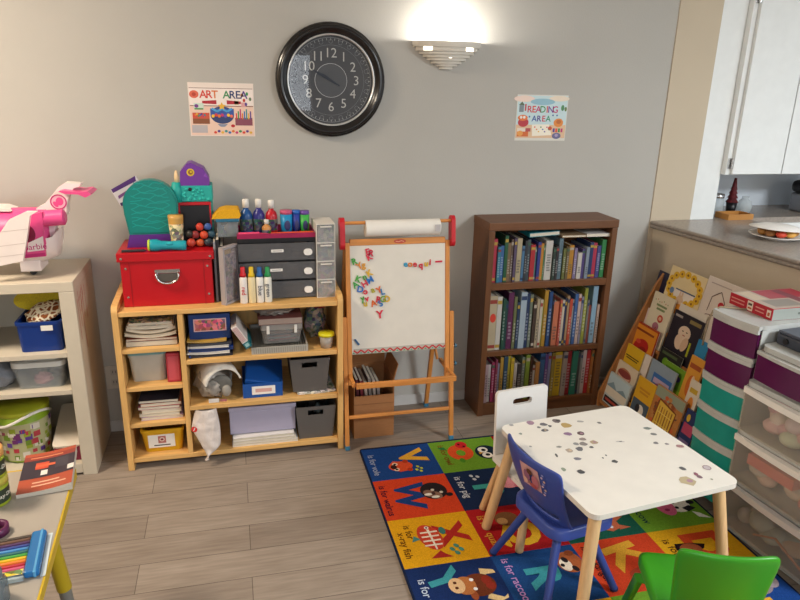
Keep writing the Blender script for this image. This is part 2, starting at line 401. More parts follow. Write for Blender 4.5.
for nm, ang, l, w in (('hour_hand', R(150), .06, .007), ('minute_hand', R(152), .09, .005)):
    b = MB(); b.M = RM @ Matrix.Rotation(ang, 4, 'Z'); z0 = FZ+.003 if nm[0] == 'h' else FZ+.005
    b.prism([(-.04, -w/3), (l*.6, -w), (l, 0), (l*.6, w), (-.04, w/3)], z0, z0+.001, HB); O(nm, b, t)
b = MB(); b.M = RM; b.lathe([(.0, .026), (.08, .0255), (.14, .0235), (.1715, .0215)], mat('#ffffff', kind='glass'), 64); O('glass', b, t)

# outlet
t = T('wall_outlet', 'white wall outlet between the white cubby and the wooden cabinet', 'outlet', (-.535, 0, .205))
O('cover_plate', MB().box(-.036, .036, -.006, 0, 0, .108, mat('#c9c2b6', .5), .002), t)
for z in (.03, .078):
    b = MB(); b.box(-.015, .015, -.0075, -.006, z-.013, z+.013, mat('#bdb6aa', .5)); b.box(-.007, -.005, -.0079, -.0075, z-.004, z+.007, DARK); b.box(.005, .007, -.0079, -.0075, z-.004, z+.007, DARK); O('socket', b, t)

# posters (local XY on the wall, local z out of it)
def poster(nm, label, x0, x1, z0, z1):
    b = MB(); b.M = FR(((x0+x1)/2, 0, (z0+z1)/2), (1, 0, 0), (0, 0, 1)); w = x1-x0; h = z1-z0
    return b, w, h
RAIN = ['#d8402f', '#e0762c', '#e3b23a', '#3f8f54', '#3b6fb0', '#5b3c8a', '#c2366f', '#2f8f8c']
b, w, h = poster(0, 0, -.147, .107, 1.283, 1.49)
b.box(-w/2, w/2, -h/2, h/2, .0005, .0015, mat('#e9d9cc', .35)); b.rect(-w/2+.004, -h/2+.004, w/2-.004, h/2-.022, .0017, mat('#ecc9b4', .4))
b.rect(-w/2+.004, h/2-.024, w/2-.004, h/2-.02, .0018, C('#7a4a3a')); b.rect(-w/2+.004, h/2-.088, w/2-.004, h/2-.022, .0019, mat('#f1e3da', .4)); b.rect(-w/2+.004, h/2-.09, w/2-.004, h/2-.087, .0020, C('#7a4a3a'))
for i, (ch, c) in enumerate(zip('ART AREA', [RAIN[0], RAIN[0], RAIN[1], '', RAIN[3], '#2b3a6b', '#2b3a6b', RAIN[5]])):
    if c: b.text(ch, -.07+i*.0225, h/2-.046, .042, .0022, C(c), .014)
b.poly([(-.075, h/2-.07), (-.02, h/2-.066), (-.02, h/2-.082), (-.075, h/2-.08)], .0021, C('#b02b35')); b.poly([(.02, h/2-.066), (.075, h/2-.07), (.075, h/2-.08), (.02, h/2-.082)], .0021, C('#b02b35'))
b.ell(-.105, h/2-.045, .018, .015, .0021, C('#dd6a4f')); b.ell(-.105, h/2-.045, .008, .007, .0022, C('#b84632'))
for x, y, c in ((.088, .05, '#c0392b'), (.1, .075, '#3f8f54'), (.08, .07, '#b86f3a'), (.112, .055, '#6a7f5a'), (.095, .035, '#5b3c8a')): b.ell(x, y-.012, .005, .007, .0022, C(c))
b.ell(0, -.02, .046, .034, .0021, C('#33406f'), seg=28); b.rect(-.046, -.022, .046, .005, .0022, C('#3b57a0')); b.line([(-.04, .006), (-.02, -.006), (0, .004), (.02, -.006), (.04, .006)], .008, .0023, C('#4fa3d8'))
for i, c in enumerate(['#f0c23a', '#d8402f', '#e0762c', '#c2366f', '#6a55b0', '#f0c23a', '#dd6a4f']): b.ell(-.036+.012*i, -.024+.004*(i % 2), .0062, .0062, .0024, C(c))
for i in range(5): b.poly([(.016*math.cos(a)*(.5 if k % 2 else 1), .014+.016*math.sin(a)*(.5 if k % 2 else 1)) for k, a in enumerate([PI/2+PI*j/5 for j in range(10)])], .0025, C('#e8b53c')) if i == 0 else None
b.rect(-.115, -.055, -.05, -.035, .0021, C('#8a5334')); b.rect(-.115, -.035, -.05, -.012, .0021, C('#c9553f')); b.rect(-.12, -.09, -.06, -.06, .0021, C('#b9b2b4')); b.rect(-.108, .0, -.07, .025, .0021, C('#cfe0cf')); b.ell(-.098, .014, .008, .007, .0023, C('#7a3f8a')); b.rect(-.106, 0, -.072, .006, .0022, C('#5f9a55'))
for i in range(9): b.ell(-.11+.012*i*.5, -.025+.004*(i % 3), .004, .004, .0023, C(RAIN[i % 8]))
b.rect(.05, -.06, .118, -.03, .0021, C('#8a4a5a')); 
for i in range(8): b.rect(.053+.008*i, -.035, .058+.008*i, -.012+.008*(i % 3), .0022, C(RAIN[(i*3) % 8]))
for i in range(11): b.ell(-.03+.014*i, -.088+.005*(i % 2), .006, .005, .0022, C(RAIN[(i*5) % 8]))
b.rect(.05, .02, .066, .036, .0021, C('#d9b98f')); b.rect(.076, .012, .094, .03, .0021, C('#d9a0a0'))
b.poly([(-.02, -.055), (.02, -.055), (.008, -.066), (-.008, -.066)], .0021, C('#8b93a8')); b.ell(.04, -.062, .008, .006, .0022, C('#c0272d'))
o = O('wall_poster', b); tag(o, 'laminated poster reading ART AREA left of the clock', 'poster')
b, w, h = poster(0, 0, 1.254, 1.503, 1.272, 1.472)
b.box(-w/2, w/2, -h/2, h/2, .0005, .0015, mat('#d9d6cc', .35)); b.rect(-w/2+.003, -h/2+.012, w/2-.003, h/2-.004, .0016, mat('#c4dadd', .4)); b.rect(-w/2+.003, -h/2+.012, w/2-.003, -.03, .0018, mat('#dcb995', .4))
b.ell(0, .07, .06, .014, .0018, mat('#8fb9c9', .4)); b.ell(-.09, .082, .05, .014, .0017, mat('#ecd3c4', .4)); b.ell(.08, .085, .05, .012, .0017, mat('#e6d6c0', .4))
for i, (ch, c) in enumerate(zip('READING', ['#c8324a', '#d8402f', '#c2366f', '#3f8f54', '#d8462f', '#7a3f9a', '#c2366f'])): b.text(ch, -.062+i*.0215-(.003 if i > 4 else 0), .036, .04, .0022, C(c), .014)
for i, (ch, c) in enumerate(zip('AREA', ['#2f4f9f', '#46308a', '#c8324a', '#2f8f6a'])): b.text(ch, -.036+i*.023, -.004, .036, .0022, C(c), .014)
b.poly([(-.045, -.03), (-.02, -.028), (.04, -.028), (.055, -.075), (-.04, -.08)], .002, mat('#f2ead8', .5))
for i in range(8): b.ell(-.03+.01*i, -.04-.01*(i % 3), .004, .003, .0022, C(RAIN[i]))
b.ell(-.088, -.02, .026, .02, .002, C('#b8323c')); b.ell(-.092, .0, .024, .013, .0021, C('#e07a3a')); b.ell(-.1, .002, .006, .006, .0022, WHITE); b.ell(-.085, .002, .006, .006, .0022, WHITE)
b.rect(-.115, -.06, -.075, -.045, .0021, C('#e0d3c4')); b.rect(-.115, -.082, -.06, -.06, .0021, C('#d0662c')); b.ell(-.1, -.068, .014, .012, .0023, C('#e09a4a')); b.rect(-.075, -.06, -.05, -.045, .0022, C('#b0484a'))
b.ell(.085, -.02, .024, .019, .002, C('#e08a3a')); b.ell(.086, -.016, .012, .009, .0021, C('#c26a2c')); b.ell(.045, -.045, .01, .009, .0022, C('#c8542f'))
for i in range(4): b.rect(.06+.013*i, -.062, .07+.013*i, -.045, .0021, C(RAIN[(i*3+5) % 8]))
b.ell(.08, -.078, .022, .014, .0021, C('#6a6890')); b.ell(.08, -.076, .008, .007, .0022, C('#a89ac0'))
b.rect(-.112, .025, -.09, .055, .002, C('#7d8a90')); b.poly([(-.115, .055), (-.087, .055), (-.1, .07)], .0021, C('#5b6a50')); b.rect(-.085, .03, -.078, .06, .002, C('#c0404a')); b.ell(.1, .045, .008, .013, .002, C('#4f8a5a')); b.ell(.115, .04, .006, .01, .002, C('#6a7f4a'))
for x, y in ((-.06, .005), (.055, .012), (.075, .012)): b.ell(x, y, .004, .004, .0022, C('#37609a'))
o = O('wall_poster', b); tag(o, 'poster reading READING AREA above the brown bookcase', 'poster')

# ceiling lights (real fixtures) and daylight
t = T('ceiling_lamp', 'round flush ceiling lamp in the middle of the room', 'lamp', (-1.55, -1.05, ZC))
O('housing', MB().lathe([(0, 0), (.2, 0), (.2, -.03), (.19, -.035)], WHITE, 32), t); O('diffuser', MB().lathe([(.19, -.034), (.15, -.06), (0, -.07)], mat('#fff3e0', .5, kind='emit', alpha=1.5), 32), t)
def light(nm, typ, loc, energy, color, **kw):
    l = bpy.data.lights.new(nm, typ); l.energy = energy; l.color = color
    rot = kw.pop('rot', (0, 0, 0))
    for k, v in kw.items(): setattr(l, k, v)
    o = bpy.data.objects.new(nm, l); COL.objects.link(o); o.location = loc; o.rotation_euler = rot; return o
light('ceiling_light', 'AREA', (-1.55, -1.05, ZC-.08), 50, (1, .84, .66), size=.6, shape='DISK')
light('kitchen_light', 'AREA', (3.1, -3.5, ZC-.03), 150, (.9, .96, 1), size=.9)
light('window_light', 'AREA', (-.05, YF-.15, 1.45), 24, (.88, .94, 1), size=1.3, size_y=1.2, shape='RECTANGLE', rot=(R(90), 0, 0))
light('sconce_light', 'POINT', (.914, -.078, 1.672), 4.6, (1, .96, .9), shadow_soft_size=.02)
W = bpy.data.worlds.new('world'); S.world = W; W.use_nodes = True
W.node_tree.nodes['Background'].inputs[0].default_value = (.75, .85, 1, 1); W.node_tree.nodes['Background'].inputs[1].default_value = .4
S.view_settings.view_transform = 'Standard'; S.view_settings.look = 'None'; S.view_settings.gamma = 1; S.view_settings.use_curve_mapping = False
S.view_settings.exposure = 0.3
# ------------------------------------------------------------------ white cubby
CUB = mat('#cbc1ae', .5)
t = T('cubby_shelf', 'white open cubby shelf at the left edge with crayon scribbles on its side', 'shelf', (-.574, -.355, 0))
def cx(*a): return a
b = MB(); b.box(-.052, 0, 0, .35, 0, .757, CUB, .002)
SCR = C('#b5453f')
for (y0, z0, y1, z1) in ((.05, .745, .065, .6), (.09, .73, .1, .58), (.12, .75, .125, .62), (.07, .66, .14, .72), (.05, .7, .12, .74), (.16, .74, .17, .6), (.03, .72, .035, .56), (.1, .6, .11, .5)):
    d = Vector((y1-y0, z1-z0)).normalized()*.0; n = Vector((-(z1-z0), y1-y0)).normalized()*.0022
    b.add([(.0006, y0-n.x, z0-n.y), (.0006, y1-n.x, z1-n.y), (.0006, y1+n.x, z1+n.y), (.0006, y0+n.x, z0+n.y)], [(0, 1, 2, 3)], SCR)
O('side_panel', b, t)
O('side_panel', MB().box(-.79, -.738, 0, .35, 0, .757, CUB, .002), t)
O('divider', MB().box(-.405, -.388, .002, .345, .051, .756, CUB), t)
O('top_panel', MB().box(-.79, 0, 0, .35, .7572, .795, CUB, .002), t)
for z0, z1 in ((.012, .05), (.352, .369), (.503, .52)):
    O('shelf', MB().box(-.737, -.406, .002, .345, z0, z1, CUB), t); O('shelf', MB().box(-.387, -.053, .002, .345, z0, z1, CUB), t)
O('back_panel', MB().box(-.737, -.053, .346, .35, .012, .757, CUB), t)

# contents of the cubby
def bin_mesh(w0, w1, d, h, th, m, h2=None, b=None, x=0, y=0, bev=True):   # open tapered tub, base width w0, rim width w1, depth d
    b = b or MB(); k = w1/w0
    def ringp(w, dd, z): return [(p[0]+x, p[1]+y, z) for p in rrect(w, dd, min(.02, w*.12), 4)]
    L = [ringp(w0, d*w0/w1, 0), ringp(w1, d, h), ringp(w1+2*th, d+2*th, h), ringp(w1+2*th, d+2*th, h-.012), ringp(w1, d, h-.013)]
    I = [ringp(w1-2*th, d-2*th, h), ringp(w0-2*th, d*w0/w1-2*th, th)]
    n = len(L[0])
    def strip(A, B): b.add(A+B, [(i, (i+1) % n, n+(i+1) % n, n+i) for i in range(n)], m)
    b.add(L[0], [tuple(reversed(range(n)))], m); strip(L[0], L[4]); strip(L[4], L[3]); strip(L[3], L[2]); strip(L[2], I[0]); strip(I[0], I[1]); b.add(I[1], [tuple(range(n))], m)
    return b
def blob(rx, ry, rz, m, amp=.15, seed=1, fr=3.0, seg=28, rings=18, c=(0, 0, 0), flat=-.9):
    from mathutils import noise
    b = MB(); vs = []
    for j in range(rings+1):
        ph = PI*j/rings
        for i in range(seg):
            th = 2*PI*i/seg; v = Vector((math.sin(ph)*math.cos(th), math.sin(ph)*math.sin(th), math.cos(ph)))
            r = 1+amp*noise.noise(v*fr+Vector((seed*7.1, 0, 0)))*2; z = max(v.z*r, flat)
            vs.append((c[0]+v.x*r*rx, c[1]+v.y*r*ry, c[2]+z*rz))
    return b.add(vs, [(j*seg+i, (j+1)*seg+i, (j+1)*seg+(i+1) % seg, j*seg+(i+1) % seg) for j in range(rings) for i in range(seg)], m, True)

x0, x1, z0, z1 = fy(-.335, 15, 326, 63, 354)
t = T('storage_bin', 'dark blue plastic bin on the upper shelf of the white cubby', 'bin', ((x0+x1)/2, -.215, .5205))
O('tub', bin_mesh((x1-x0)*.9, (x1-x0)-.008, .22, .118, .004, mat('#12357f', .35)), t)
b = MB(); b.box(.01, .05, -.1165, -.1155, .085, .105, PAPER); O('label_card', b, t, label='white paper label')
tx = (x0+x1)/2
b = MB(); pts = [(.078*math.cos(a)*(1.15 if math.cos(a) < 0 else 1), .042*math.sin(a)) for a in [2*PI*i/28 for i in range(28)]]
b.M = FR((tx-.012, -.2, .692), (1, -.1, .12), (0, .25, 1)); b.prism(pts, -.02, .02, mat('#c3ae1e', .7, kind='fabric')); tag(mod(O('yellow_cloth', b), 'BEVEL', width=.012, segments=3), 'yellow cloth toy lying on top of the dark blue bin in the cubby', 'toy')
b = blob(.068, .05, .02, mat('#b07a3c', .8, kind='giraffe'), .1, 3); o = O('giraffe_print_cloth', b, loc=(tx+.012, -.268, .658), rot=(R(28), R(-16), 0)); tag(o, 'brown giraffe-print cloth spilling from the dark blue bin', 'cloth')

x0, x1, z0, z1 = fy(-.33, 10, 362, 66, 389)
t = T('storage_box', 'clear plastic storage box with a white lid on the middle shelf of the cubby', 'box', ((x0+x1)/2+.0, -.2, .3695))
w = x1-x0
O('tub', bin_mesh(w*.84, w*.94, .25, .092, .003, mat('#dfe4e6', .15, kind='tint', alpha=.2)), t)
b = MB(); b.prism(rrect(w, .27, .03), .0925, .112, mat('#dcdcd6', .35, kind='tint', alpha=.85)); b.prism(rrect(w*.82, .22, .03), .112, .117, mat('#dcdcd6', .35, kind='tint', alpha=.85)); O('lid', b, t)
tag(O('pink_toy', blob(.032, .03, .022, C('#d8808c'), .2, 5), loc=((x0+x1)/2, -.27, .3695+.024)), 'pink toy inside the clear storage box in the cubby', 'toy')
tag(O('dark_toy', blob(.03, .03, .026, C('#3c4448'), .2, 8), loc=((x0+x1)/2+.035, -.2, .3695+.028)), 'dark grey toy behind the pink toy inside the clear storage box', 'toy')
tag(O('grey_toy', blob(.05, .07, .055, mat('#7c7f86', .8, kind='fabric'), .12, 9), loc=(-.885, -.25, .3695+.0495)), 'grey soft toy left of the clear storage box in the cubby', 'toy')

# block bucket
cxp, czp = -.852, .0507
t = T('toy_bucket', 'green toy bucket with a white handle and colourful picture label in the cubby', 'bucket', (cxp, -.215, czp))
GR = mat('#8fae2a', .4)
O('pail', MB().lathe([(0, 0), (.095, 0), (.1, .008), (.113, .2), (.105, .2), (.095, .01), (0, .008)], GR, 36), t)
b = MB(); b.lathe([(.104, .012), (.1135, .17)], mat('#b5b58a', .5), 36, a0=PI*1.0, a1=PI*2.0)
random.seed(11)
for i in range(70):
    a = random.uniform(1.05, 1.97)*PI; z = random.uniform(.02, .16); r = .1045+.0575*(z-.012)+.0008+random.random()*.0006; s = random.uniform(.008, .015)
    tv = Vector((-math.sin(a), math.cos(a), 0)); b.M = FR((r*math.cos(a), r*math.sin(a), z), tv, (0, 0, 1)); b.rect(-s, -s*.8, s, s*.8, 0, C(['#6a2f6a', '#5a3a8a', '#b23a45', '#6a8a2a', '#d8d2c4', '#8fa02e', '#8a2f52', '#d8d2c4'][i % 8]))
O('picture_label', b, t)
b = MB(); b.lathe([(0, .2), (.1, .2), (.1145, .2), (.1145, .214), (.11, .218), (0, .218)], mat('#a9b02a', .4), 36); O('lid', b, t)
b = MB(); pts = [(-.1175, -.0, .185)]+[(-.1175*math.cos(PI*k/10), -.0-.1225*math.sin(PI*k/10), .185+.0*math.sin(PI*k/10)+.05*math.cos(PI*k/10)*-1*math.sin(PI*k/10)) for k in range(1, 10)]+[(.1175, -.0, .185)]; b.tube(pts, .006, WHITE, 8); O('handle', b, t)

t.scale = (.88, .88, 1)
random.seed(3)
t = T('flat_box', 'flat maroon box with a white lid slanting on the bottom shelf of the cubby', 'box', (-.682, -.2, .0508))
b = MB(); b.box(-.045, .05, -.12, .11, 0, .062, mat('#7b2440', .5), .002); O('box_base', b, t)
b = MB(); b.M = FR((0, -.01, .1), (1, 0, .0), (0, 1, .36)); b.prism(rrect(.104, .235, .015), -.008, .008, mat('#d9cfc0', .5)); O('lid', b, t)
tag(O('dark_bag', blob(.05, .06, .035, C('#2c3b26', .7), .15, 14), loc=(-.69, -.1, .26)), 'dark green bag behind the slanting flat box in the cubby', 'bag') if 0 else None

# ------------------------------------------------------------------ pink toy plane on the cubby
PK = mat('#e5528f', .35); PKD = mat('#c22e74', .35); PW = mat('#ece1dc', .35); 
t = T('toy_plane', 'pink and white toy airplane standing on top of the white cubby', 'toy', (-.66, -.2, .795))
def L(p): return Vector(p)-Vector((-.66, -.2, .795))
def ppts(yp, pts): return [((AY(yp, *q).x+.66), (AY(yp, *q).z-.795)) for q in pts]
RX = Matrix.Rotation(PI/2, 4, 'X')                # local XY -> world XZ, local z -> -y
def pp(b, yp, pts, y0, y1, m, ms=None):           # outline measured on plane yp, extruded between world y0 (front) and y1 (back)
    P = ppts(yp, pts); b.M = RX; b.prism(P, -(y1+.2), -(y0+.2), m, ms); b.M = Matrix(); return b
def fus(m, a0, a1, k=1.0):
    b = MB(); b.M = Matrix.Translation((0, 0, 0)) @ Matrix.Rotation(-PI/2, 4, 'Y')
    return b
# fuselage: a tube along x with a rounded belly
def tubex(xs, rad, zc, m, a0, a1, ry=1.0, seg=20):
    b = MB(); vs = []
    for x, r, zz in zip(xs, rad, zc):
        for i in range(seg+1): a = a0+(a1-a0)*i/seg; vs.append((x, r*ry*math.cos(a), zz+r*math.sin(a)))
    n = seg+1
    return b.add(vs, [(j*n+i, j*n+i+1, (j+1)*n+i+1, (j+1)*n+i) for j in range(len(xs)-1) for i in range(seg)], m, True)
xs = [-.55, -.45, -.1, -.02, .0, .002]
b = tubex(xs, [.1]*5+[.001], [.145]*6, PK, -.2, PI+.2, .95); O('fuselage_top', b, t)
b = tubex([-.55, -.1, -.03, .02, .032, .036], [.1, .1, .098, .085, .06, .001], [.14, .14, .142, .15, .165, .17], PW, PI, 2*PI, .95); b.M = Matrix(); O('fuselage_bottom', b, t)
b = pp(MB(), -.295, [(24.5, 258), (46, 256), (43, 222), (42, 212), (33, 214), (28, 235)], -.3, -.285, PK)
b.M = RX; P = ppts(-.3, [(36, 234)]); b.ell(P[0][0]-.022, P[0][1], .02, .03, .101, C('#7a1438')); b.ell(P[0][0]-.14, P[0][1]+.005, .02, .03, .101, C('#7a1438'))
P = ppts(-.3, [(27.5, 252), (44.5, 250), (43, 236), (28, 243)]); b.poly(P, .1012, PW)
P = ppts(-.3, [(25, 258), (46, 256), (45.5, 252.5), (25, 254.5)]); b.poly(P, .1014, PKD)
P = ppts(-.3, [(36, 248)]); b.text('Barbie', P[0][0]-.002, P[0][1]+.004, .03, .1016, PKD, .004, rot=R(4)); b.M = Matrix(); O('side_door', b, t)
b = pp(MB(), -.33, [(-12, 268), (24, 260), (28, 237), (31, 215), (38, 211), (27, 211), (10, 219), (0, 234), (-12, 246)], -.345, -.325, PW)
for q in (((-5, 247), (26, 243)), ((0, 232), (28, 229)), ((-8, 258), (24, 254))):
    P = ppts(-.345, q); b.M = RX; b.line(P, .002, .1455, mat('#cfc0ba', .4)); b.M = Matrix()
O('wing', b, t)
b = pp(MB(), -.2, [(38, 207), (41, 225), (45, 250), (52, 256), (56, 245), (57, 222), (68, 214), (68, 205), (70, 196), (75, 187), (80, 186), (82, 183), (66, 182), (60, 186), (51, 197), (46, 203)], -.225, -.175, PW)
P = ppts(-.225, [(58.5, 202)]); b.M = RX; b.ell(*P[0], .026, .026, .0256, mat('#eab6c6', .4)); b.ring(*P[0], .028, .0235, .026, PKD); b.ell(P[0][0]+.004, P[0][1]+.002, .013, .015, .0262, PK); b.ell(P[0][0]-.01, P[0][1]-.008, .007, .012, .0263, PK, rot=.6); b.M = Matrix()
mod(O('tail_fin', b, t), 'BEVEL', width=.006, segments=3)
b = pp(MB(), -.25, [(59, 191), (63, 190), (80, 192), (88, 191), (92, 194), (86, 197), (79, 194), (66, 193.5)], -.265, -.14, PK); O('tail_wing', b, t)
P = ppts(-.25, [(44, 217.5), (67, 216)]); b = MB(); b.cyl((P[0][0], -.07, P[0][1]), (P[1][0]-.006, -.07, P[1][1]), .029, .029, PK, 24); b.lathe([(0, .008), (.02, .006), (.029, 0)], PK, 20) if 0 else None
b.cyl((P[1][0]-.006, -.07, P[1][1]), (P[1][0], -.07, P[1][1]+.0003), .029, .02, PK, 24); O('engine', b, t)
b = MB(); b.box(-.105, -.035, -.06, .05, .018, .06, PW, .004); O('landing_gear', b, t)
b = MB(); b.cyl((-.07, -.035, .012), (-.07, .0, .012), .012, .012, DARK, 16); O('wheel', b, t); 
b = MB(); b.cyl((-.4, -.035, .012), (-.4, .0, .012), .012, .012, DARK, 16); b.box(-.43, -.37, -.06, .05, .018, .06, PW, .004); O('wheel', b, t)
b = MB(); b.M = RX; b.prism([(-.55, .2405), (-.11, .2405), (-.14, .252), (-.26, .256), (-.3, .247), (-.55, .247)], -.05, .05, PW); O('roof_rail', b, t)

# ------------------------------------------------------------------ wooden storage cabinet
CX0, CX1, CY0 = -.457, .411, -.362
t = T('storage_cabinet', 'birch wood open storage cabinet with seven compartments against the grey wall', 'cabinet', (0, CY0, 0))
D = .345
def sidep(x0, x1):
    b = MB(); b.M = FR((x0, 0, 0), (0, 1, 0), (0, 0, 1))   # local x -> y, y -> z, z -> +x
    pts = [(0, 0), (D, 0), (D, .712)]+[(.03-.03*math.sin(R(90*k/6)), .663+.03*math.cos(R(90*k/6))) for k in range(7)]
    b.prism(pts, 0, x1-x0, BIRCHZ); return b
o = O('side_panel', sidep(CX0, CX0+.022), t); mod(o, 'BEVEL', width=.003, segments=2)
o = O('side_panel', sidep(CX1-.022, CX1), t); mod(o, 'BEVEL', width=.003, segments=2)
IX0, IX1 = CX0+.0222, CX1-.0222
O('top_panel', MB().box(IX0, IX1, .004, D-.006, .65, .669, BIRCH, .002), t)
O('bottom_panel', MB().box(IX0, IX1, .004, D-.006, .032, .052, BIRCH, .002), t)
O('back_panel', MB().box(IX0, IX1, D-.005, D, .03, .668, BIRCHZ), t)
DX0, DX1 = -.226, -.206
O('divider', MB().box(DX0, DX1, .006, D-.006, .0522, .6498, BIRCHZ, .002), t)
for z in (.518, .36, .203): O('shelf', MB().box(IX0, DX0-.0003, .006, D-.006, z-.018, z, BIRCH, .002), t)
for z in (.458, .26): O('shelf', MB().box(DX1+.0003, IX1, .006, D-.006, z-.019, z, BIRCH, .002), t)
CF = CY0                                                   # world y of the cabinet's front

# left column, top: papers and magazines
def sheets(name, label, cat, w, d, items, loc, rz=0, group=None):
    pass
random.seed(21)
def mag(name, label, cat, cxy, z, w, d, h, cov, rz=0, curl=0, page=PAGES, group=None):
    """a flat-lying magazine, book or paper pad; curl lifts its left and right edges"""
    n = 10; b = MB()
    def zz(u): return curl*(2*u-1)**2
    for (za, zb, m, ins) in ((0, .0012, cov, 0), (.0012, h-.0012, page, .0015), (h-.0012, h, cov, 0)):
        vs = []
        for i in range(n+1):
            u = i/n; x = (-w/2+ins)+(w-2*ins)*u
            for y in (-d/2+ins, d/2-ins):
                for q in (za, zb): vs.append((x, y, q+zz(u)))
        fs = []
        for i in range(n):
            a = 4*i; c = a+4
            fs += [(a, c, c+1, a+1), (a+2, a+3, c+3, c+2), (a+1, c+1, c+3, a+3), (a, a+2, c+2, c)]
        fs += [(0, 1, 3, 2), (4*n, 4*n+2, 4*n+3, 4*n+1)]; b.add(vs, fs, m)
    return tag(O(name, b, loc=(cxy[0], cxy[1], z), rot=(0, 0, rz)), label, cat, group)
lx = (IX0+DX0)/2; z = .5182
for (w, d, h, c, crl, rz, nm, lb) in (
        (.188, .26, .022, '#2c3b40', 0, 0, 'binder', 'dark slate binder at the bottom of the top left compartment'),
        (.186, .24, .01, '#8a4632', 0, .02, 'magazine', 'rust red magazine on the dark slate binder'),
        (.188, .25, .012, '#c9bba2', .012, -.03, 'magazine', 'cream magazine with curled edges above the rust red one'),
        (.18, .24, .012, '#b9a78e', .016, .04, 'magazine', 'tan magazine with strongly curled edges, middle of the top left pile'),
        (.17, .24, .013, '#d8cfc0', .004, -.02, 'magazine', 'pale magazine second from the top of the top left pile'),
        (.16, .22, .013, '#a8906a', .0, .03, 'magazine', 'brown mottled magazine on top of the top left pile')):
    mag(nm, lb, 'magazine' if nm == 'magazine' else 'binder', (lx+.002, CF+.02+d/2+.012), z, w, d, h, C(c, .6) if nm != 'magazine' else mat(c, .6, kind='motley' if c in ('#a8906a',) else 'plain'), rz*.3, crl, mat('#cfc4b0', .9, kind='pages')); z += h+.0004+crl*.4
# second: clear bin with pale blue lid, red box
x0, x1, za, zb = fy(CF+.03, 127, 352, 167, 380)
t = T('storage_box', 'clear bin with a pale blue lid in the left column of the wooden cabinet', 'box', ((x0+x1)/2, CF+.17, .3602))
w = x1-x0
O('tub', bin_mesh(w*.86, w*.95, .24, .118, .003, mat('#cfc8ba', .2, kind='tint', alpha=.72)), t)
O('lid', MB().prism(rrect(w, .26, .02), .1185, .133, mat('#7fb0b4', .35, kind='tint', alpha=.9)), t)
tag(O('peach_toy', blob(.026, .02, .024, C('#d9a584'), .15, 4), loc=((x0+x1)/2+.02, CF+.085, .3602+.06)), 'peach coloured toy inside the clear bin with the pale blue lid', 'toy') if 0 else None
b = MB(); b.box(-.026, .026, -.1, .1, 0, .122, C('#b3343f'), .004); b.box(-.02, .02, -.1008, -.1, .01, .11, C('#c8525a'))
tag(O('red_box', b, loc=(-.257, CF+.13, .3602)), 'slim red box standing right of the bin with the pale blue lid', 'box')
# third: stack of magazines
z = .2032
for i, (c, lb) in enumerate((('#b896b8', 'lilac magazine at the bottom of the pile above the yellow bin'), ('#c8b89a', 'beige magazine second from the bottom of the pile above the yellow bin'), ('#d6c8b4', 'cream magazine in the middle of the pile above the yellow bin'), ('#9a5b6a', 'dull pink magazine upper middle of the pile above the yellow bin'), ('#b86a4a', 'orange-brown magazine second from the top above the yellow bin'), ('#2e2a33', 'dark magazine on top of the pile above the yellow bin'))):
    h = (.014, .014, .016, .013, .014, .012)[i]; w = .158-.004*(i % 3)
    mag('magazine', lb, 'magazine', (lx+.012-.004*(i % 2), CF+.15), z, w, .24, h, C(c, .6), .02*(-1)**i, 0, PAGES); z += h+.0004
b = MB(); b.box(-.07, .07, -.012, .012, 0, .07, mat('#232a33', .5)); 
for i in range(5): b.rect(0, 0, 0, 0, 0, DARK) if 0 else b.box(-.05+.02*i, -.04+.02*i, -.0128, -.012, .03, .055, C(['#4a5b6a', '#6a3a3a', '#3a5a4a', '#4a4a6a', '#5b4a3a'][i]))
tag(O('dark_book', b, loc=(lx+.01, CF+.27, z-.0) if 0 else (lx+.01, CF+.23, z)), 'dark book standing behind the top of the magazine pile above the yellow bin', 'book') if z+.07 < .341 else None
# bottom: yellow bin
x0, x1, za, zb = fy(CF+.02, 140, 430, 185, 455)
t = T('storage_bin', 'yellow bin with a white picture label at the bottom left of the wooden cabinet', 'bin', ((x0+x1)/2, CF+.155, .0522))
w = x1-x0
O('tub', bin_mesh(w*.84, w*.95, .25, .105, .004, mat('#d6a219', .4)), t)
b = MB(); b.M = FR((0, -.1195, .053), (1, 0, 0), (0, -.1, 1)); b.box(-w*.33, w*.27, -.032, .035, 0, .001, WHITE); b.rect(-.018, -.012, .012, .022, .0014, C('#b8726a')); b.ell(-.003, .006, .01, .01, .0018, C('#e8d0c0')); b.ell(-.003, .006, .006, .005, .002, C('#7a2f35'))
b.rect(-.035, -.024, .028, -.019, .0014, C('#3a3634')); O('label_card', b, t, label='white card with a small red picture')

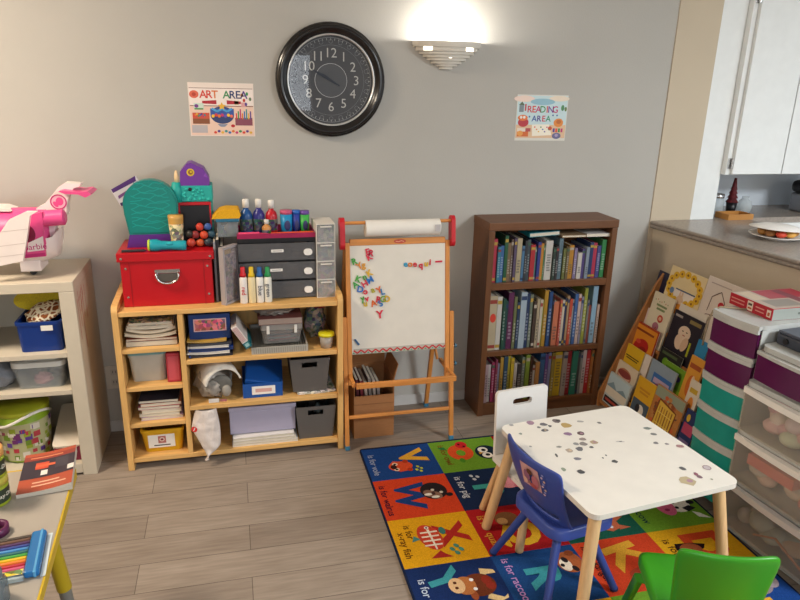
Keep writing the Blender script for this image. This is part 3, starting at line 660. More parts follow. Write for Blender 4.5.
# right column, top
x0, x1, za, zb = fy(CF+.04, 188, 312, 230, 334)
t = T('storage_box', 'blue box with a pink label in the upper right compartment of the wooden cabinet', 'box', ((x0+x1)/2, CF+.14, .522))
w = x1-x0
O('box_body', MB().box(-w/2, w/2, -.09, .1, 0, .107, mat('#15346f', .45), .004), t)
b = MB(); b.M = FR((.002, -.09, .06), (1, 0, 0), (0, 0, 1)); b.box(-.062, .062, -.024, .028, .0003, .0012, mat('#d9b6b4', .5)); b.rect(-.058, -.02, .058, .024, .0016, mat('#c9535a', .5, kind='motley')); O('label_card', b, t, label='pink printed label')
z = .4582
RX0 = DX1+.004
for i, (c, w, lb) in enumerate((('#22242c', .165, 'black wire-bound notebook at the bottom under the blue box'), ('#d8d4cc', .16, 'white notebook second from the bottom under the blue box'), ('#1f3f8f', .168, 'blue folder in the notebook pile under the blue box'), ('#c8c4c0', .158, 'grey-white notebook upper middle under the blue box'), ('#24262e', .162, 'dark notebook second from the top under the blue box'), ('#c49a3a', .15, 'thin mustard magazine on top, directly under the blue box'))):
    h = (.011, .01, .012, .01, .011, .006)[i]
    o = mag('notebook', lb, 'notebook', (RX0+w/2+.006, CF+.15), z, w, .25, h, C(c, .5), .03*(-1)**i, .002*(i % 3), mat(['#3a3a42', '#d5d0c8', '#2c3a5e', '#d5d0c8', '#4a4a50', '#b8a070'][i], .9, kind='pages'))
    if i in (0, 1, 2):
        b = MB(); 
        b.tube([(-w/2+.004, -.125, h/2), (-w/2-.001, -.125, h*.5), (-w/2-.001, .12, h*.5)], .003, C(['#2a4fae', '#d8d8dc', '#2a4fae'][i]), 6); O('binding', b, o)
    z += h+.0005+.001*(i % 3)
# leaning book with teal end
A = AY(CF+.02, 236, 324); B2 = AY(CF+.02, 248, 344); Wd = AY(CF+.02, 243, 318)
b = MB(); d = Vector((B2.x-Wd.x+.004, 0, B2.z-Wd.z)); ln = .105
b.box(-.013, .013, -.0, .16, 0, ln*.25, mat('#1f6a72', .5)); b.box(-.012, .012, .001, .159, ln*.25, ln, mat('#d8cfca', .7))
for k in range(4): b.box(-.009+.005*k, -.0075+.005*k, -.0006, .001, ln*.3, ln*.95, C('#b5747a'))
b.box(-.008, .008, -.001, 0, ln*.06, ln*.2, mat('#8fb8ba', .5))
tag(O('leaning_book', b, loc=(.036, CF+.012, .4925), rot=(0, R(-32), 0)), 'leaning book with pale pages and a teal end right of the blue box', 'book')
# grey grid tray
x0, x1, za, zb = fy(CF+.02, 233, 340, 308, 353)
b = MB(); GT = mat('#a8a59c', .5); w = .225; xa = x1-w; 
b.box(xa, x1, CF+.018, CF+.3, .4582, .468, GT); b.box(xa, x1, CF+.018, CF+.024, .468, .486, GT); b.box(xa, x1, CF+.294, CF+.3, .468, .486, GT); b.box(xa, xa+.005, CF+.024, CF+.294, .468, .486, GT); b.box(x1-.005, x1, CF+.024, CF+.294, .468, .486, GT)
for i in range(24): b.box(xa+.008+i*.0089, xa+.011+i*.0089, CF+.0172, CF+.018, .461, .484, mat('#8c897f', .5))
for i in range(20): b.box(xa+.012+i*.0105, xa+.0145+i*.0105, CF+.026, CF+.29, .4682, .476, GT)
tag(O('grid_tray', b), 'grey ribbed plastic tray under the clear box in the wooden cabinet', 'tray')
# clear lidded box on the tray
x0, x1, za, zb = fy(CF+.035, 250, 318, 303, 341); w = .16
t = T('pencil_box', 'clear plastic box of crayons with a snap lid on the grey ribbed tray', 'box', (x1-w/2-.004, CF+.14, .4865))
CLB = mat('#b9b6b2', .15, kind='tint', alpha=.3)
O('tub', bin_mesh(w*.94, w, .18, .06, .003, CLB), t)
O('lid', MB().prism(rrect(w+.008, .19, .012), .0605, .085, mat('#c9c3bd', .2, kind='tint', alpha=.45)), t)
for s in (-1, 1): O('latch', MB().box(s*.055-.006, s*.055+.006, -.099, -.0945, .045, .08, mat('#e0ddd6', .4), .002), t)
random.seed(5)
for i, (c, cn) in enumerate((('#b8486a', 'pink'), ('#7a9ab8', 'pale blue'), ('#c46a8a', 'rose'), ('#4a6aa0', 'blue'), ('#d0a0a8', 'pale pink'), ('#8a3a4a', 'dark red'))):
    b = MB(); b.cyl((-.055, 0, 0), (.055-.01*(i % 3), 0, 0), .0045, .0045, C(c), 8); b.cyl((.055-.01*(i % 3), 0, 0), (.064-.01*(i % 3), 0, 0), .0045, .001, C(c), 8)
    tag(O('crayon', b, loc=(x1-w/2-.004, CF+.07+.018*i, .4865+.01+.0), rot=(0, 0, .12*(-1)**i)), f'{cn} crayon inside the clear pencil box', 'crayon', 'crayons in the clear pencil box')
tag(mag('magazine', 'dull red folder lying on the lid of the clear pencil box', 'folder', (x1-w/2-.008, CF+.14), .5722, .175, .2, .026, mat('#7a4a45', .6), 0, 0, mat('#a89488', .9, kind='pages')))
tag(O('crumpled_bag', blob(.07, .05, .017, mat('#9a8f86', .5, kind='crumple'), .3, 6, 5), loc=(x1-w/2-.03, CF+.11, .615)), 'crumpled grey bag squeezed on top of the dull red folder', 'bag')
# bag of colourful bits and tub with yellow lid
o = O('toy_bag', blob(.045, .06, .075, mat('#8f8278', .3, kind='motley'), .14, 12, 3), loc=(.32, CF+.2, .458+.0676)); tag(o, 'bag of colourful bits behind the yellow-lidded tub', 'bag')
o = O('red_cloth', blob(.04, .04, .022, C('#9a2f33', .7), .2, 15), loc=(.335, CF+.15, .622)); tag(o, 'dark red cloth on top of the bag of colourful bits', 'cloth')
x0, x1, za, zb = fy(CF+.045, 320, 328, 337, 350)
t = T('lidded_tub', 'small clear tub with a yellow lid at the right of the upper shelf', 'tub', ((x0+x1)/2-.008, CF+.05, .4582))
O('tub_body', MB().lathe([(0, 0), (.024, 0), (.029, .052), (.026, .052), (.022, .004), (0, .004)], mat('#c9bfb4', .3, kind='tint', alpha=.65), 24), t)
O('lid', MB().lathe([(.0, .066), (.028, .066), (.033, .062), (.034, .0525), (0, .0525)], mat('#d8cf22', .35), 24), t)

# right column, middle
t = T('paper_bag', 'crumpled clear bag with a sheet of white paper bent over it, middle shelf', 'bag', (-.112, CF+.15, .2604))
b = blob(.07, .118, .066, mat('#b7b0a8', .2, kind='tint', alpha=.82), .17, 3, 3.5, c=(-.002, -.015, .0605)); b.add([(v.x, v.y, v.z) for v in b.v], list(b.f), mat('#c9c2ba', .35, kind='crumple'), True) if 0 else None
b.mats[0] = mat('#a39c94', .3, kind='crumple'); O('clear_wrap', b, t)
PR = mat('#e6dfd2', .7, kind='crumple')
b = MB(); b.M = Matrix.Translation((.012, -.02, .07)) @ Matrix.Rotation(R(16), 4, 'Z') @ Matrix.Rotation(R(90), 4, 'X')
b.lathe([(.067, .108), (.074, .112), (.079, .02), (.074, -.1), (.07, -.1), (.075, .02), (.067, .108)], PR, 22, a0=R(15), a1=R(172), sy=1.02); O('paper_sheet', b, t, label='bent white paper sheet')
b = MB(); 
for q, (x, z, rx, rz, c) in enumerate(((.03, .072, .045, .04, '#6a6862'), (.0, .06, .03, .034, '#8a867e'), (.05, .045, .02, .026, '#9d978e'))): b.ellipsoid((x, -.112-.004*q, z), rx, .012, rz, mat(c, .5, kind='crumple'), 14, 8)
O('dark_content', b, t)
b = MB(); b.M = FR((.0, -.138, .012), (1, 0, 0), (0, -.2, 1)); b.rect(-.02, -.008, .02, .012, .001, WHITE); b.rect(.025, -.006, .05, .006, .001, C('#c07a7a')); O('price_tag', b, t)
t = T('file_tray', 'blue open box with a white label on the middle shelf of the wooden cabinet', 'box', (.083, CF+.13, .2602))
BL = mat('#174f9c', .4)
b = MB(); w = .16; d = .19; b.box(-w/2, w/2, -.095, .1, 0, .004, BL); b.box(-w/2, w/2, -.095, -.091, .004, .062, BL); b.box(-w/2, w/2, .096, .1, .004, .062, BL); b.box(-w/2, -w/2+.004, -.091, .096, .004, .062, BL); b.box(w/2-.004, w/2, -.091, .096, .004, .062, BL); O('tray_body', b, t)
b = MB(); b.M = FR((.006, -.0952, .032), (1, 0, 0), (0, 0, 1)); b.box(-.05, .044, -.018, .018, 0, .001, WHITE); b.rect(-.036, -.008, .03, .008, .0014, C('#d6a8a0')); O('label_card', b, t, label='white label')
b = MB(); b.M = Matrix.Translation((0, .0, .068)) @ Matrix.Rotation(R(12), 4, 'Y') @ Matrix.Rotation(R(16), 4, 'X'); b.box(-.07, .085, -.085, .08, 0, .022, BL, .004); O('lid', b, t)
tag(O('craft_scraps', blob(.04, .05, .014, mat('#2d3430', .7, kind='motley'), .15, 7, 4), loc=(.083, CF+.09, .2602+.018)), 'dark craft scraps inside the blue open box', 'scraps')
def greybin(label, px, zsh, dy=.15, k=1.0):
    x0, x1, za, zb = fy(CF+.02, *px)
    t = T('storage_bin', label, 'bin', ((x0+x1)/2, CF+dy, zsh)); w = x1-x0; h = (zb-za)*k
    GB = mat('#5d5956', .5)
    for s in (-1, 1):   # front and back walls with a hand slot, tapered
        vs, fs = plate([(-w*.42, 0), (w*.42, 0), (w/2, h), (-w/2, h)], [[(-w*.2, h*.74), (w*.18, h*.74), (w*.18, h*.9), (-w*.2, h*.9)]], .004)
        b = MB(); b.M = Matrix.Translation((0, s*.115, 0)) @ Matrix.Rotation(R(-s*4), 4, 'X') @ Matrix.Rotation(PI/2, 4, 'X'); b.add(vs, fs, GB); O('end_wall', b, t)
    b = MB(); b.box(-w*.42, w*.42, -.115, .115, 0, .004, GB); 
    for s in (-1, 1): b.add([(s*w*.42, -.115, 0), (s*w*.42, .115, 0), (s*w/2, .124, h), (s*w/2, -.124, h), (s*(w*.42-.004), -.115, 0), (s*(w*.42-.004), .115, 0), (s*(w/2-.004), .124, h), (s*(w/2-.004), -.124, h)], [(0, 1, 2, 3), (7, 6, 5, 4), (3, 2, 6, 7), (0, 3, 7, 4), (1, 5, 6, 2)], GB)
    O('tub', b, t); return t, w, h
mag('magazine', 'worn white magazine lying under the upper grey bin', 'magazine', (.298, CF+.15), .2602, .16, .25, .007, mat('#d6cfc6', .7, kind='motley'), .04, .003, PAGES)
greybin('grey bin with a hand slot on the middle shelf of the wooden cabinet', (290, 358, 330, 391), .2712)
tag(O('dark_toy', blob(.036, .06, .028, C('#39363a', .6), .15, 31, 4), loc=(.29, CF+.15, .2712+.031)), 'dark toy lying inside the upper grey bin', 'toy')
# right column, bottom
t = T('shopping_bag', 'crinkled white bag with a small red mark hanging over the bottom shelf', 'bag', (-.156, CF-.006, .032))
b = MB(); P = [(-.08, .21), (-.02, .15), (-.05, .23)]
from mathutils import noise as NZ
vs = []; nu, nv = 16, 22
outl = []
for j in range(nv+1):
    v = j/nv; zz = .205*(1-v); wl = -.05+.045*max(0, v-.35)/.65*1.4-.0*v; wr = .05+.012*math.sin(v*PI)-.055*max(0, v-.75)/.25
    if v < .35: wl = -.03-.02*v/.35
    for side in (-1, 1):
        for i in range(nu+1):
            u = i/nu; x = wl+(wr-wl)*u; th = .022*math.sin(PI*u)**.6*(1-.5*v)+.002
            n = NZ.noise(Vector((x*40, zz*40, side*3.0)))*.006
            vs.append((x, side*th+n-.012+.035*(1-v)-.012*v, zz-.022*0+.004))
fs = []; n2 = 2*(nu+1)
for j in range(nv):
    for sd in (0, 1):
        for i in range(nu):
            a = j*n2+sd*(nu+1)+i; q = (a, a+1, a+1+n2, a+n2); fs.append(q if sd == 0 else tuple(reversed(q)))
b.add(vs, fs, mat('#d8cdc6', .45, kind='crumple'), True); O('bag_body', b, t)
b = MB(); b.M = FR((-.035, -.034, .155), (1, 0, .0), (0, 0, 1)); b.ell(0, 0, .011, .013, .012, C('#d8302c'), rot=.5); b.line([(-.003, -.006), (.003, .007)], .003, .0124, WHITE); O('red_mark', b, t)
x0, x1, za, zb = fy(CF+.03, 228, 411, 296, 446)
w = .27; xr_ = x1
t = T('paper_pad_box', 'lilac-grey lidded box on the bottom shelf of the wooden cabinet', 'box', (xr_-w/2, CF+.16, .0522+.042))
LIL = mat('#a7a2b8', .6); b = MB(); b.box(-w/2, w/2, -.12, .14, .003, .107, LIL, .003); O('box_body', b, t); O('lid', MB().box(-w/2-.003, w/2+.003, -.123, .143, .107, .125, LIL, .003), t)
z = .0522
for i, lb in enumerate(('white paper pad at the very bottom under the lilac-grey box', 'cream paper pad in the middle under the lilac-grey box', 'white paper pad directly under the lilac-grey box')):
    h = .013; mag('paper_pad', lb, 'paper', (xr_-w/2+.006-.004*i, CF+.15), z, w-.01*i, .27, h, mat(('#dcd6d0', '#cfc6ba', '#e2dedb')[i], .8), .01*i, 0, PAGES); z += h+.0006
greybin('dark grey bin of odds and ends at the bottom right of the wooden cabinet', (296, 406, 336, 438), .0522, .145)
b = MB()
random.seed(9)
for i, (c, lb) in enumerate((('#1d2226', 'black toy in the bottom grey bin'), ('#8fa6ac', 'pale blue-grey toy in the bottom grey bin'), ('#2b4a52', 'dark teal toy in the bottom grey bin'))):
    tag(O('toy', blob(.017, .04, .05, C(c), .1, 40+i, 4), loc=(.279+.042*i, CF+.14+.01*i, .0522+.05)), lb, 'toy')
# ------------------------------------------------------------------ on top of the wooden cabinet
ZT = .6692
YB = -.303                                                    # front of the red box
x0, x1, za, zb = fy(YB, 120, 252, 214, 303.5); w = x1-x0; h = zb-ZT
t = T('storage_box', 'large bright red storage box with a metal handle on top of the wooden cabinet', 'box', ((x0+x1)/2, YB, ZT))
RED = mat('#b80f1c', .35); bx = (x0+x1)/2
O('box_body', MB().box(-w/2+.004, w/2-.004, .003, .235, 0, h-.002, RED, .003), t)
l = O('lid', MB().box(-w/2-.006, w/2+.006, -.004, .243, h-.034, h, RED, .003), t)
RV = mat('#c9c6c0', .25, .9)
b = MB()
for sx in (-1, 1):
    b.cyl((sx*(w/2-.01), -.0065, h-.02), (sx*(w/2-.01), -.004, h-.02), .004, .005, RV, 12)
O('rivets', b, l)
b = MB()
for sx in (-1, 1):
    for z in (.04, h-.06): b.cyl((sx*(w/2-.022), .0005, z), (sx*(w/2-.022), .0035, z), .004, .005, RV, 12)
    b.box(sx*(w/2-.036)-.0015, sx*(w/2-.036)+.0015, .0018, .003, 0, h-.035, C('#9c0d18', .4))
O('rivets', b, t)
b = MB(); b.M = Matrix.Rotation(PI/2, 4, 'X'); hz = .118
b.prism([(-.045, hz+.012), (.045, hz+.012), (.045, hz+.026), (-.045, hz+.026)], -.003, .001, CHROME); b.prism([(-.04, hz+.01), (-.034, hz-.014), (-.018, hz-.022), (.018, hz-.022), (.034, hz-.014), (.04, hz+.01)], -.003, .0015, mat('#6b6660', .4, .6)); b.M = Matrix()
b.tube([(-.04, -.004, hz+.016)]+[(-.04*math.cos(PI*k/12), -.012, hz+.004-.03*math.sin(PI*k/12)) for k in range(13)]+[(.04, -.004, hz+.016)], .0042, CHROME, 8); O('handle', b, t, label='chrome pull handle')
ZR = ZT+h+.0004

# teal arched case on purple foot
yp = -.215
x0, x1, za, zb = fy(yp, 123.5, 180, 178.5, 246)
TEAL = mat('#0d7f78', .35); PUR = mat('#5b2a86', .4)
t = T('toy_case', 'large round teal toy case on a purple foot on top of the red box', 'toy', ((x0+x1)/2, yp, ZR))
w = x1-x0; H = zb-ZR; fh = .05
pts = [(-w*.43, fh), (w*.43, fh), (w*.49, H*.5)]+[(w*.5*math.cos(R(k)), H-w*.47+w*.47*math.sin(R(k))) for k in range(0, 181, 10)]+[(-w*.49, H*.5)]
b = MB(); b.M = Matrix.Rotation(PI/2, 4, 'X'); b.prism(pts, -.05, 0, TEAL)
k = .93; P2 = [(p[0]*k, fh+.008+(p[1]-fh)*k*.985) for p in pts]; b.prism(P2, 0, .004, TEAL)
TL = mat('#1a9c92', .3)
for i in range(14):
    zz = fh+.03+i*.0125; hw = w*.36*(1-.3*max(0, (i-8)/6)); 
    b.line([(-hw+2*hw*q/8, zz+.004*math.sin(q*2.1+i*1.7)+.006*math.sin(i*3+q)) for q in range(9)], .0035, .0046+.0001*i, TL)
o = O('case_body', b, t); mod(o, 'BEVEL', width=.004, segments=2, limit_method='ANGLE')
b = MB(); b.M = Matrix.Rotation(PI/2, 4, 'X'); b.prism([(-w*.5, 0), (w*.5, 0), (w*.43, fh), (-w*.43, fh)], -.06, .0, PUR); O('foot', b, t, label='purple foot')
# purple and white wrapper behind
P = [AY(-.15, *q) for q in ((111, 190), (136, 176), (140, 184), (128, 205), (121, 206))]
b = MB(); b.M = FR((0, -.15, 0), (1, 0, 0), (0, 0, 1)); q = [(p.x, p.z) for p in P]+[(P[-1].x+.03, P[-1].z-.02)]
b.prism([(p.x, p.z) for p in P]+[], -.006, .006, mat('#ddd6dc', .4, kind='crumple')); 
Q = [AY(-.156, *q) for q in ((111, 189.5), (135, 175.8), (136, 181), (113, 193))]; b.poly([(p.x, p.z) for p in Q], .0064, C('#4f2a6e')); 
Q = [AY(-.156, *q) for q in ((118, 196), (132, 187), (133, 189), (119, 199))]; b.poly([(p.x, p.z) for p in Q], .0066, C('#7a4a86'))
Q = [AY(-.156, *q) for q in ((120, 203), (129, 200), (127, 205.5), (121, 206))]; b.poly([(p.x, p.z) for p in Q], .0066, C('#4a2a5e')); 
Pm = Vector((P[0].x, -.15, ZR)); 
sb = [AY(-.15, 127, 207), AY(-.15, 138, 205)]
b.prism([(sb[0].x, ZR), (sb[1].x, ZR), (sb[1].x, sb[1].z), (sb[0].x, sb[0].z)], -.006, .006, mat('#c8a98a', .5))
tag(O('foil_packet', b), 'purple and white packet sticking out behind the teal toy case', 'packet')
# flashlight
p0 = AY(-.2805, 148, 241); p1 = AY(-.2805, 186, 242); r = .017
t = T('toy_flashlight', 'turquoise toy flashlight with a lime rim lying on the red box', 'flashlight', (p0.x, -.2805, ZR))
Ln = p1.x-p0.x; b = MB(); b.M = Matrix.Translation((0, 0, .0225)) @ Matrix.Rotation(R(2), 4, 'Y') @ Matrix.Rotation(PI/2, 4, 'Y')
b.lathe([(.0, .006), (.021, .006), (.0225, .012), (.0225, .03), (.017, .045), (.016, .075), (.018, Ln-.03), (.0195, Ln-.01), (.017, Ln), (0, Ln)], mat('#1f9aa8', .35), 24); O('flashlight_body', b, t)
b = MB(); b.M = Matrix.Translation((0, 0, .0225)) @ Matrix.Rotation(R(2), 4, 'Y') @ Matrix.Rotation(PI/2, 4, 'Y'); b.lathe([(0, -.002), (.019, -.002), (.0215, .001), (.022, .0055), (0, .0055)], mat('#c3d83a', .35), 24); O('rim', b, t, label='lime green rim')
b = MB(); b.ellipsoid((.075, -.016, .0305), .012, .004, .005, mat('#2fb6c2', .3), 12, 8); O('switch', b, t)
# black pen in front of foot
b = MB(); A = AY(-.29, 121, 246.5); B2 = AY(-.29, 143, 245); b.cyl((A.x, -.29, ZR+.005), (B2.x, -.288, ZR+.005), .005, .005, DARK, 8); b.cyl((B2.x, -.288, ZR+.005), (B2.x+.012, -.288, ZR+.005), .005, .001, DARK, 8)
tag(O('marker_pen', b), 'black marker pen lying at the left front edge of the red box lid', 'pen')
# tan cup tube
x0, x1, za, zb = fy(-.237, 168.5, 215, 184, 240)
t = T('squeeze_tube', 'tan squeeze tube with a label standing behind the flashlight', 'tube', ((x0+x1)/2, -.237, ZR)); w = (x1-x0)/2; H = zb-ZR
b = MB(); b.lathe([(0, 0), (w*.75, 0), (w*.8, .02), (w, H*.9), (w, H), (0, H)], mat('#c99a4e', .4), 20); O('tube_body', b, t)
O('label_band', MB().lathe([(w*.83, H*.25), (w*.98, H*.75)], mat('#d9b98a', .5, kind='motley'), 20), t)
# dark frame box with red edge
x0, x1, za, zb = fy(-.2, 178.5, 203, 210, 240)
t = T('gift_box', 'black box with a red rim under the teal and purple house toy', 'box', ((x0+x1)/2+.004, -.13, ZR)); w = x1-x0; H = zb-ZR
O('box_body', MB().box(-w/2, w/2, -.05, .06, 0, H-.012, BLACK, .002), t)
b = MB(); b.box(-w/2-.003, w/2+.003, -.053, .063, H-.012, H, RED, .002); b.box(-w/2-.002, -w/2+.004, -.0535, -.05, H*.4, H-.012, RED); b.box(w/2-.004, w/2+.002, -.0535, -.05, H*.4, H-.012, RED); O('rim', b, t, label='red rim'); hb = ZR+H+.0004
# teal & purple house toy
x0, x1, za, zb = fy(-.18, 172, 163, 212, 202)
t = T('toy_house', 'teal and purple toy house with a yellow round badge on the black and red box', 'toy', ((x0+x1)/2-.001, -.125, hb)); w = x1-x0; H = zb-hb
b = MB(); b.box(-w*.3, w/2, -.055, .05, 0, H*.42, mat('#1fa39a', .5), .004); b.lathe([(0, 0), (.02, 0), (.022, .04), (.016, H*.5), (0, H*.52)], mat('#1fa39a', .5), 14, c=(-w*.4, -.045, 0))
for i in range(26): b.ellipsoid((-w*.27+w*.74*random.random(), -.056, .006+H*.34*random.random()), .006, .003, .005, mat('#27b5aa', .5), 8, 6)
b.ellipsoid((-w*.06, -.056, H*.33), .008, .004, .007, BLACK, 10, 6); O('base', b, t)
b = MB(); b.M = Matrix.Rotation(PI/2, 4, 'X'); PT = [(-w*.3, H*.42), (w*.44, H*.42), (w*.43, H*.62), (w*.3, H*.86), (-.0, H*1.0), (-w*.1, H*.98), (-w*.28, H*.78)]; b.prism(PT, -.04, .05, mat('#6d2f96', .4)); b.M = Matrix.Translation((0, 0, 0)) @ b.M
b.ell(-w*.02, H*.76, .0145, .0145, .0504, C('#d8b92a'), seg=20); b.ell(-w*.02, H*.76, .009, .009, .0508, C('#8a5a2a')); b.ell(-w*.02+.002, H*.77, .004, .004, .0512, C('#d8b92a')); b.poly([(w*.3, H*.66), (w*.4, H*.62), (w*.36, H*.76)], .0504, C('#8a4ab0')); mod(O('roof', b, t, label='purple roof with a round yellow badge'), 'BEVEL', width=.004, segments=2)
b = MB(); b.lathe([(0, 0), (.008, 0), (.009, .02), (.004, .045), (0, .046)], C('#e8c79a'), 12); O('cone', b, t, loc=(-w*.38, -.045, H*.5))
b = MB(); xx = AY(-.17, 211, 210).x; b.box(xx-.012, xx+.008, -.16, -.13, ZR, hb-.001, mat('#3f9a92', .5), .004); tag(O('teal_bottle', b), 'teal slim bottle standing right of the black and red box', 'bottle')
# bag of toy fruit
x0, x1, za, zb = fy(-.25, 183, 212, 216, 244)
cxx = (x0+x1)/2
for i, (dx, dz, r, c, nm) in enumerate(((-.035, .018, .017, '#b8402f', 'dull red'), (-.002, .016, .0155, '#c2542a', 'orange'), (.03, .018, .017, '#37424a', 'slate blue'), (-.018, .048, .016, '#8a2f2f', 'dark red'), (.014, .047, .016, '#cc4a2c', 'bright orange'), (.042, .05, .015, '#2a4a5a', 'dark teal'), (-.04, .053, .014, '#37332f', 'near-black'), (.0, .078, .015, '#c8402f', 'red'), (.03, .079, .014, '#3a5a9a', 'blue'))):
    b = blob(r, r*.9, r, mat(c, .45), .06, 50+i, 2, 16, 10); tag(O('play_food', b, loc=(cxx+dx, -.238+.004*(i % 2), ZR+dz)), f'{nm} play food piece in the heap on the red box', 'toy', 'play food on the red box')
b = MB(); xx = AY(-.2, 218, 226).x; b.box(0, 0, 0, 0, 0, 0, DARK) if 0 else None
# black binders
for i, (xa, xb, top, c, lb) in enumerate(((214.9, 217.3, 242, '#8b8a90', 'grey magazine file standing right beside the red box'), (217.5, 221, 240, '#1d1c20', 'black binder standing between the grey file and the framed pouch'), (221.3, 225, 246, '#2b2627', 'dark brown binder standing behind the framed pouch'))):
    a = AY(-.29, xa, 275).x; bb = AY(-.29, xb, 275).x; zt = AY(-.29, xa, top).z
    o = O('binder', MB().box(a, bb-.0005, -.285+.0, -.08, ZT, zt, C(c), .001), label=lb, cat='binder'); O('pages', MB().box(a+.002, bb-.0025, -.2845, -.0815, zt, zt+.001, PAGES), o)
# framed clear pouch standing at an angle
A = AY(-.34, 226, 303.5); Bq = AY(-.27, 240.5, 296); tl = AY(-.34, 222, 249).z
d = Vector((Bq.x-A.x, .07, 0)); wl = d.length
t = T('craft_case', 'clear framed case of small craft bits angled beside the red box', 'case', (A.x, -.34, ZT), math.atan2(d.y, d.x)); H = tl-ZT+.002
b = MB(); FRM = mat('#a79fa0', .3)
for (xa, xb, za2, zb2) in ((0, wl, 0, .008), (0, wl, H-.008, H), (0, .008, .008, H-.008), (wl-.008, wl, .008, H-.008)): b.box(xa, xb, 0, .022, za2, zb2, FRM)
O('frame', b, t); O('front_pane', MB().box(.008, wl-.008, .001, .003, .008, H-.008, mat('#d8d0d0', .1, kind='tint', alpha=.2)), t)
b = MB(); b.box(.0085, wl-.0085, .006, .02, .0085, H-.03, mat('#8a7a80', .6, kind='motley')); b.box(.0085, wl*.6, .006, .02, H-.029, H-.012, C('#c8a83a')); O('craft_bits', b, t)
# small clear box with yellow cloth above, resting on the binders/organiser side
x0, x1, za, zb = fy(-.25, 217.5, 224, 238.5, 243)
zbx = ZT+.1875
zq = max(AY(-.29, 213.5, 242).z, AY(-.29, 217, 240).z)+.0012
t = T('bead_box', 'small clear box of red and green beads perched on the binders', 'box', ((x0+x1)/2, -.2, zq)); w = (x1-x0)/2; H = zb-zq+.008
O('case', MB().box(-w, w, -.05, .05, 0, H, mat('#b8c0c4', .15, kind='tint', alpha=.35), .002), t); O('beads', MB().box(-w+.004, w-.004, -.046, .046, .003, H*.8, mat('#5a4a48', .5, kind='motley')), t)
b = MB(); b.box(-w-.004, w+.004, -.053, .053, H, H+.012, C('#2a6a86', .4), .002); O('lid', b, t); zq2 = zq+H+.0125
x0, x1, za, zb = fy(-.25, 211, 208, 241, 224)
b = MB(); hw = (x1-x0)/2; vs = []
b.M = FR(((x0+x1)/2, -.2, zq2), (1, 0, 0), (0, 0, 1)); pts = [(-hw, 0), (hw*.85, .0), (hw, .012), (hw*.85, .034), (.0, .036), (-hw*.45, .03), (-hw*.85, .008)]; b.prism(pts, -.045, .05, mat('#e0a818', .8, kind='fabric'))
tag(mod(O('yellow_cloth', b), 'BEVEL', width=.008, segments=3), 'folded yellow cloth on the small clear bead box', 'cloth')

# three-drawer organiser
yo = -.285
x0, x1, za, zb = fy(yo, 238.5, 242, 316, 293)
t = T('drawer_organizer', 'smoky black three-drawer organizer with white clips on the wooden cabinet', 'organizer', ((x0+x1)/2, yo, ZT)); w = (x1-x0); H = zb-ZT; SM = mat('#77777a', .2, kind='tint', alpha=.5); ph = H/3
b = MB(); b.box(-w/2, -w/2+.004, .004, .2, 0, H, BLACK); b.box(w/2-.004, w/2, .004, .2, 0, H, BLACK)
b.box(-w/2+.004, w/2-.004, .19, .2, 0, H, BLACK)
for k in range(4): b.box(-w/2+.004, w/2-.004, .004, .19, max(0, k*ph-.003), min(H, k*ph+.003), BLACK)
O('body', b, t)
for k in range(3):
    z0 = k*ph+.004; z1 = (k+1)*ph-.004
    b = MB(); b.box(-w/2+.001, w/2-.001, -.006, -.001, z0, z1, SM, .001); b.box(-w/2+.005, w/2-.005, 0, .003, z0, z0+.006, BLACK); b.rect(0, 0, 0, 0, 0, SM) if 0 else None
    dr = O('drawer', b, t)
    b = MB(); b.M = FR((w/2-.032, -.006, (z0+z1)/2-.003), (1, 0, 0), (0, 0, 1)); b.prism(rrect(.034, .026, .012), .0002, .006, WHITE); O('clip', b, dr, label='white clip')
    if k: b = MB(); b.M = FR((0.0-.006*(k == 1), -.006, (z0+z1)/2+.004), (1, 0, 0), (0, 0, 1)); b.box(-.024, .024, -.005, .006, .0002, .001, WHITE); b.rect(-.018, -.001, .018, .002, .0014, C('#8a8a8a')); O('label_strip', b, dr)
    random.seed(60+k); b = MB()
    for i in range(7): q = random.uniform(-w/2+.02, w/2-.06); b.box(q, q+.04, .012+.02*i, .028+.02*i, z0+.002, z0+random.uniform(.014, ph*.75), C(random.choice(['#8a6a5a', '#b08a6a', '#5a5a62', '#a89a8a', '#7a4a42'])))
    O('contents', b, dr)
zo = ZT+H
# pink pen tray on top
t = T('pen_tray', 'shallow pink and smoky tray on top of the three-drawer organizer', 'tray', ((x0+x1)/2, yo, zo+.0004)); th = .034
b = MB(); PT = mat('#b0285a', .3, kind='tint', alpha=.75); b.box(-w/2, w/2, 0, .18, 0, .003, BLACK); b.box(-w/2, w/2, 0, .003, .003, th*.45, BLACK); b.box(-w/2, w/2, 0, .003, th*.45, th, PT); b.box(-w/2, w/2, .177, .18, .003, th, PT); b.box(-w/2, -w/2+.003, .003, .177, .003, th, PT); b.box(w/2-.003, w/2, .003, .177, .003, th, PT); O('tray_body', b, t)
zt = zo+.0004
b = MB(); b.cyl((x0+.006, -.27, zt+.03), (x0+.085, -.27, zt+.03), .009, .009, mat('#d8456f', .4), 12); b.cyl((x0+.085, -.27, zt+.03), (x0+.12, -.27, zt+.03), .006, .003, mat('#c22e52', .4), 10)
tag(O('marker_pen', b), 'thick pink marker lying in the tray on the drawer organizer', 'pen')
b = MB(); b.cyl((x0+.13, -.268, zt+.028), (x1-.01, -.268, zt+.03), .007, .007, mat('#d8512a', .4), 12); b.cyl((x1-.01, -.268, zt+.03), (x1-.004, -.268, zt+.03), .007, .003, mat('#d8512a', .4), 10)
tag(O('marker_pen', b), 'orange-red marker lying at the right end of the pink tray', 'pen')
zs = zt+.003                                                   # things stand on the tray's floor
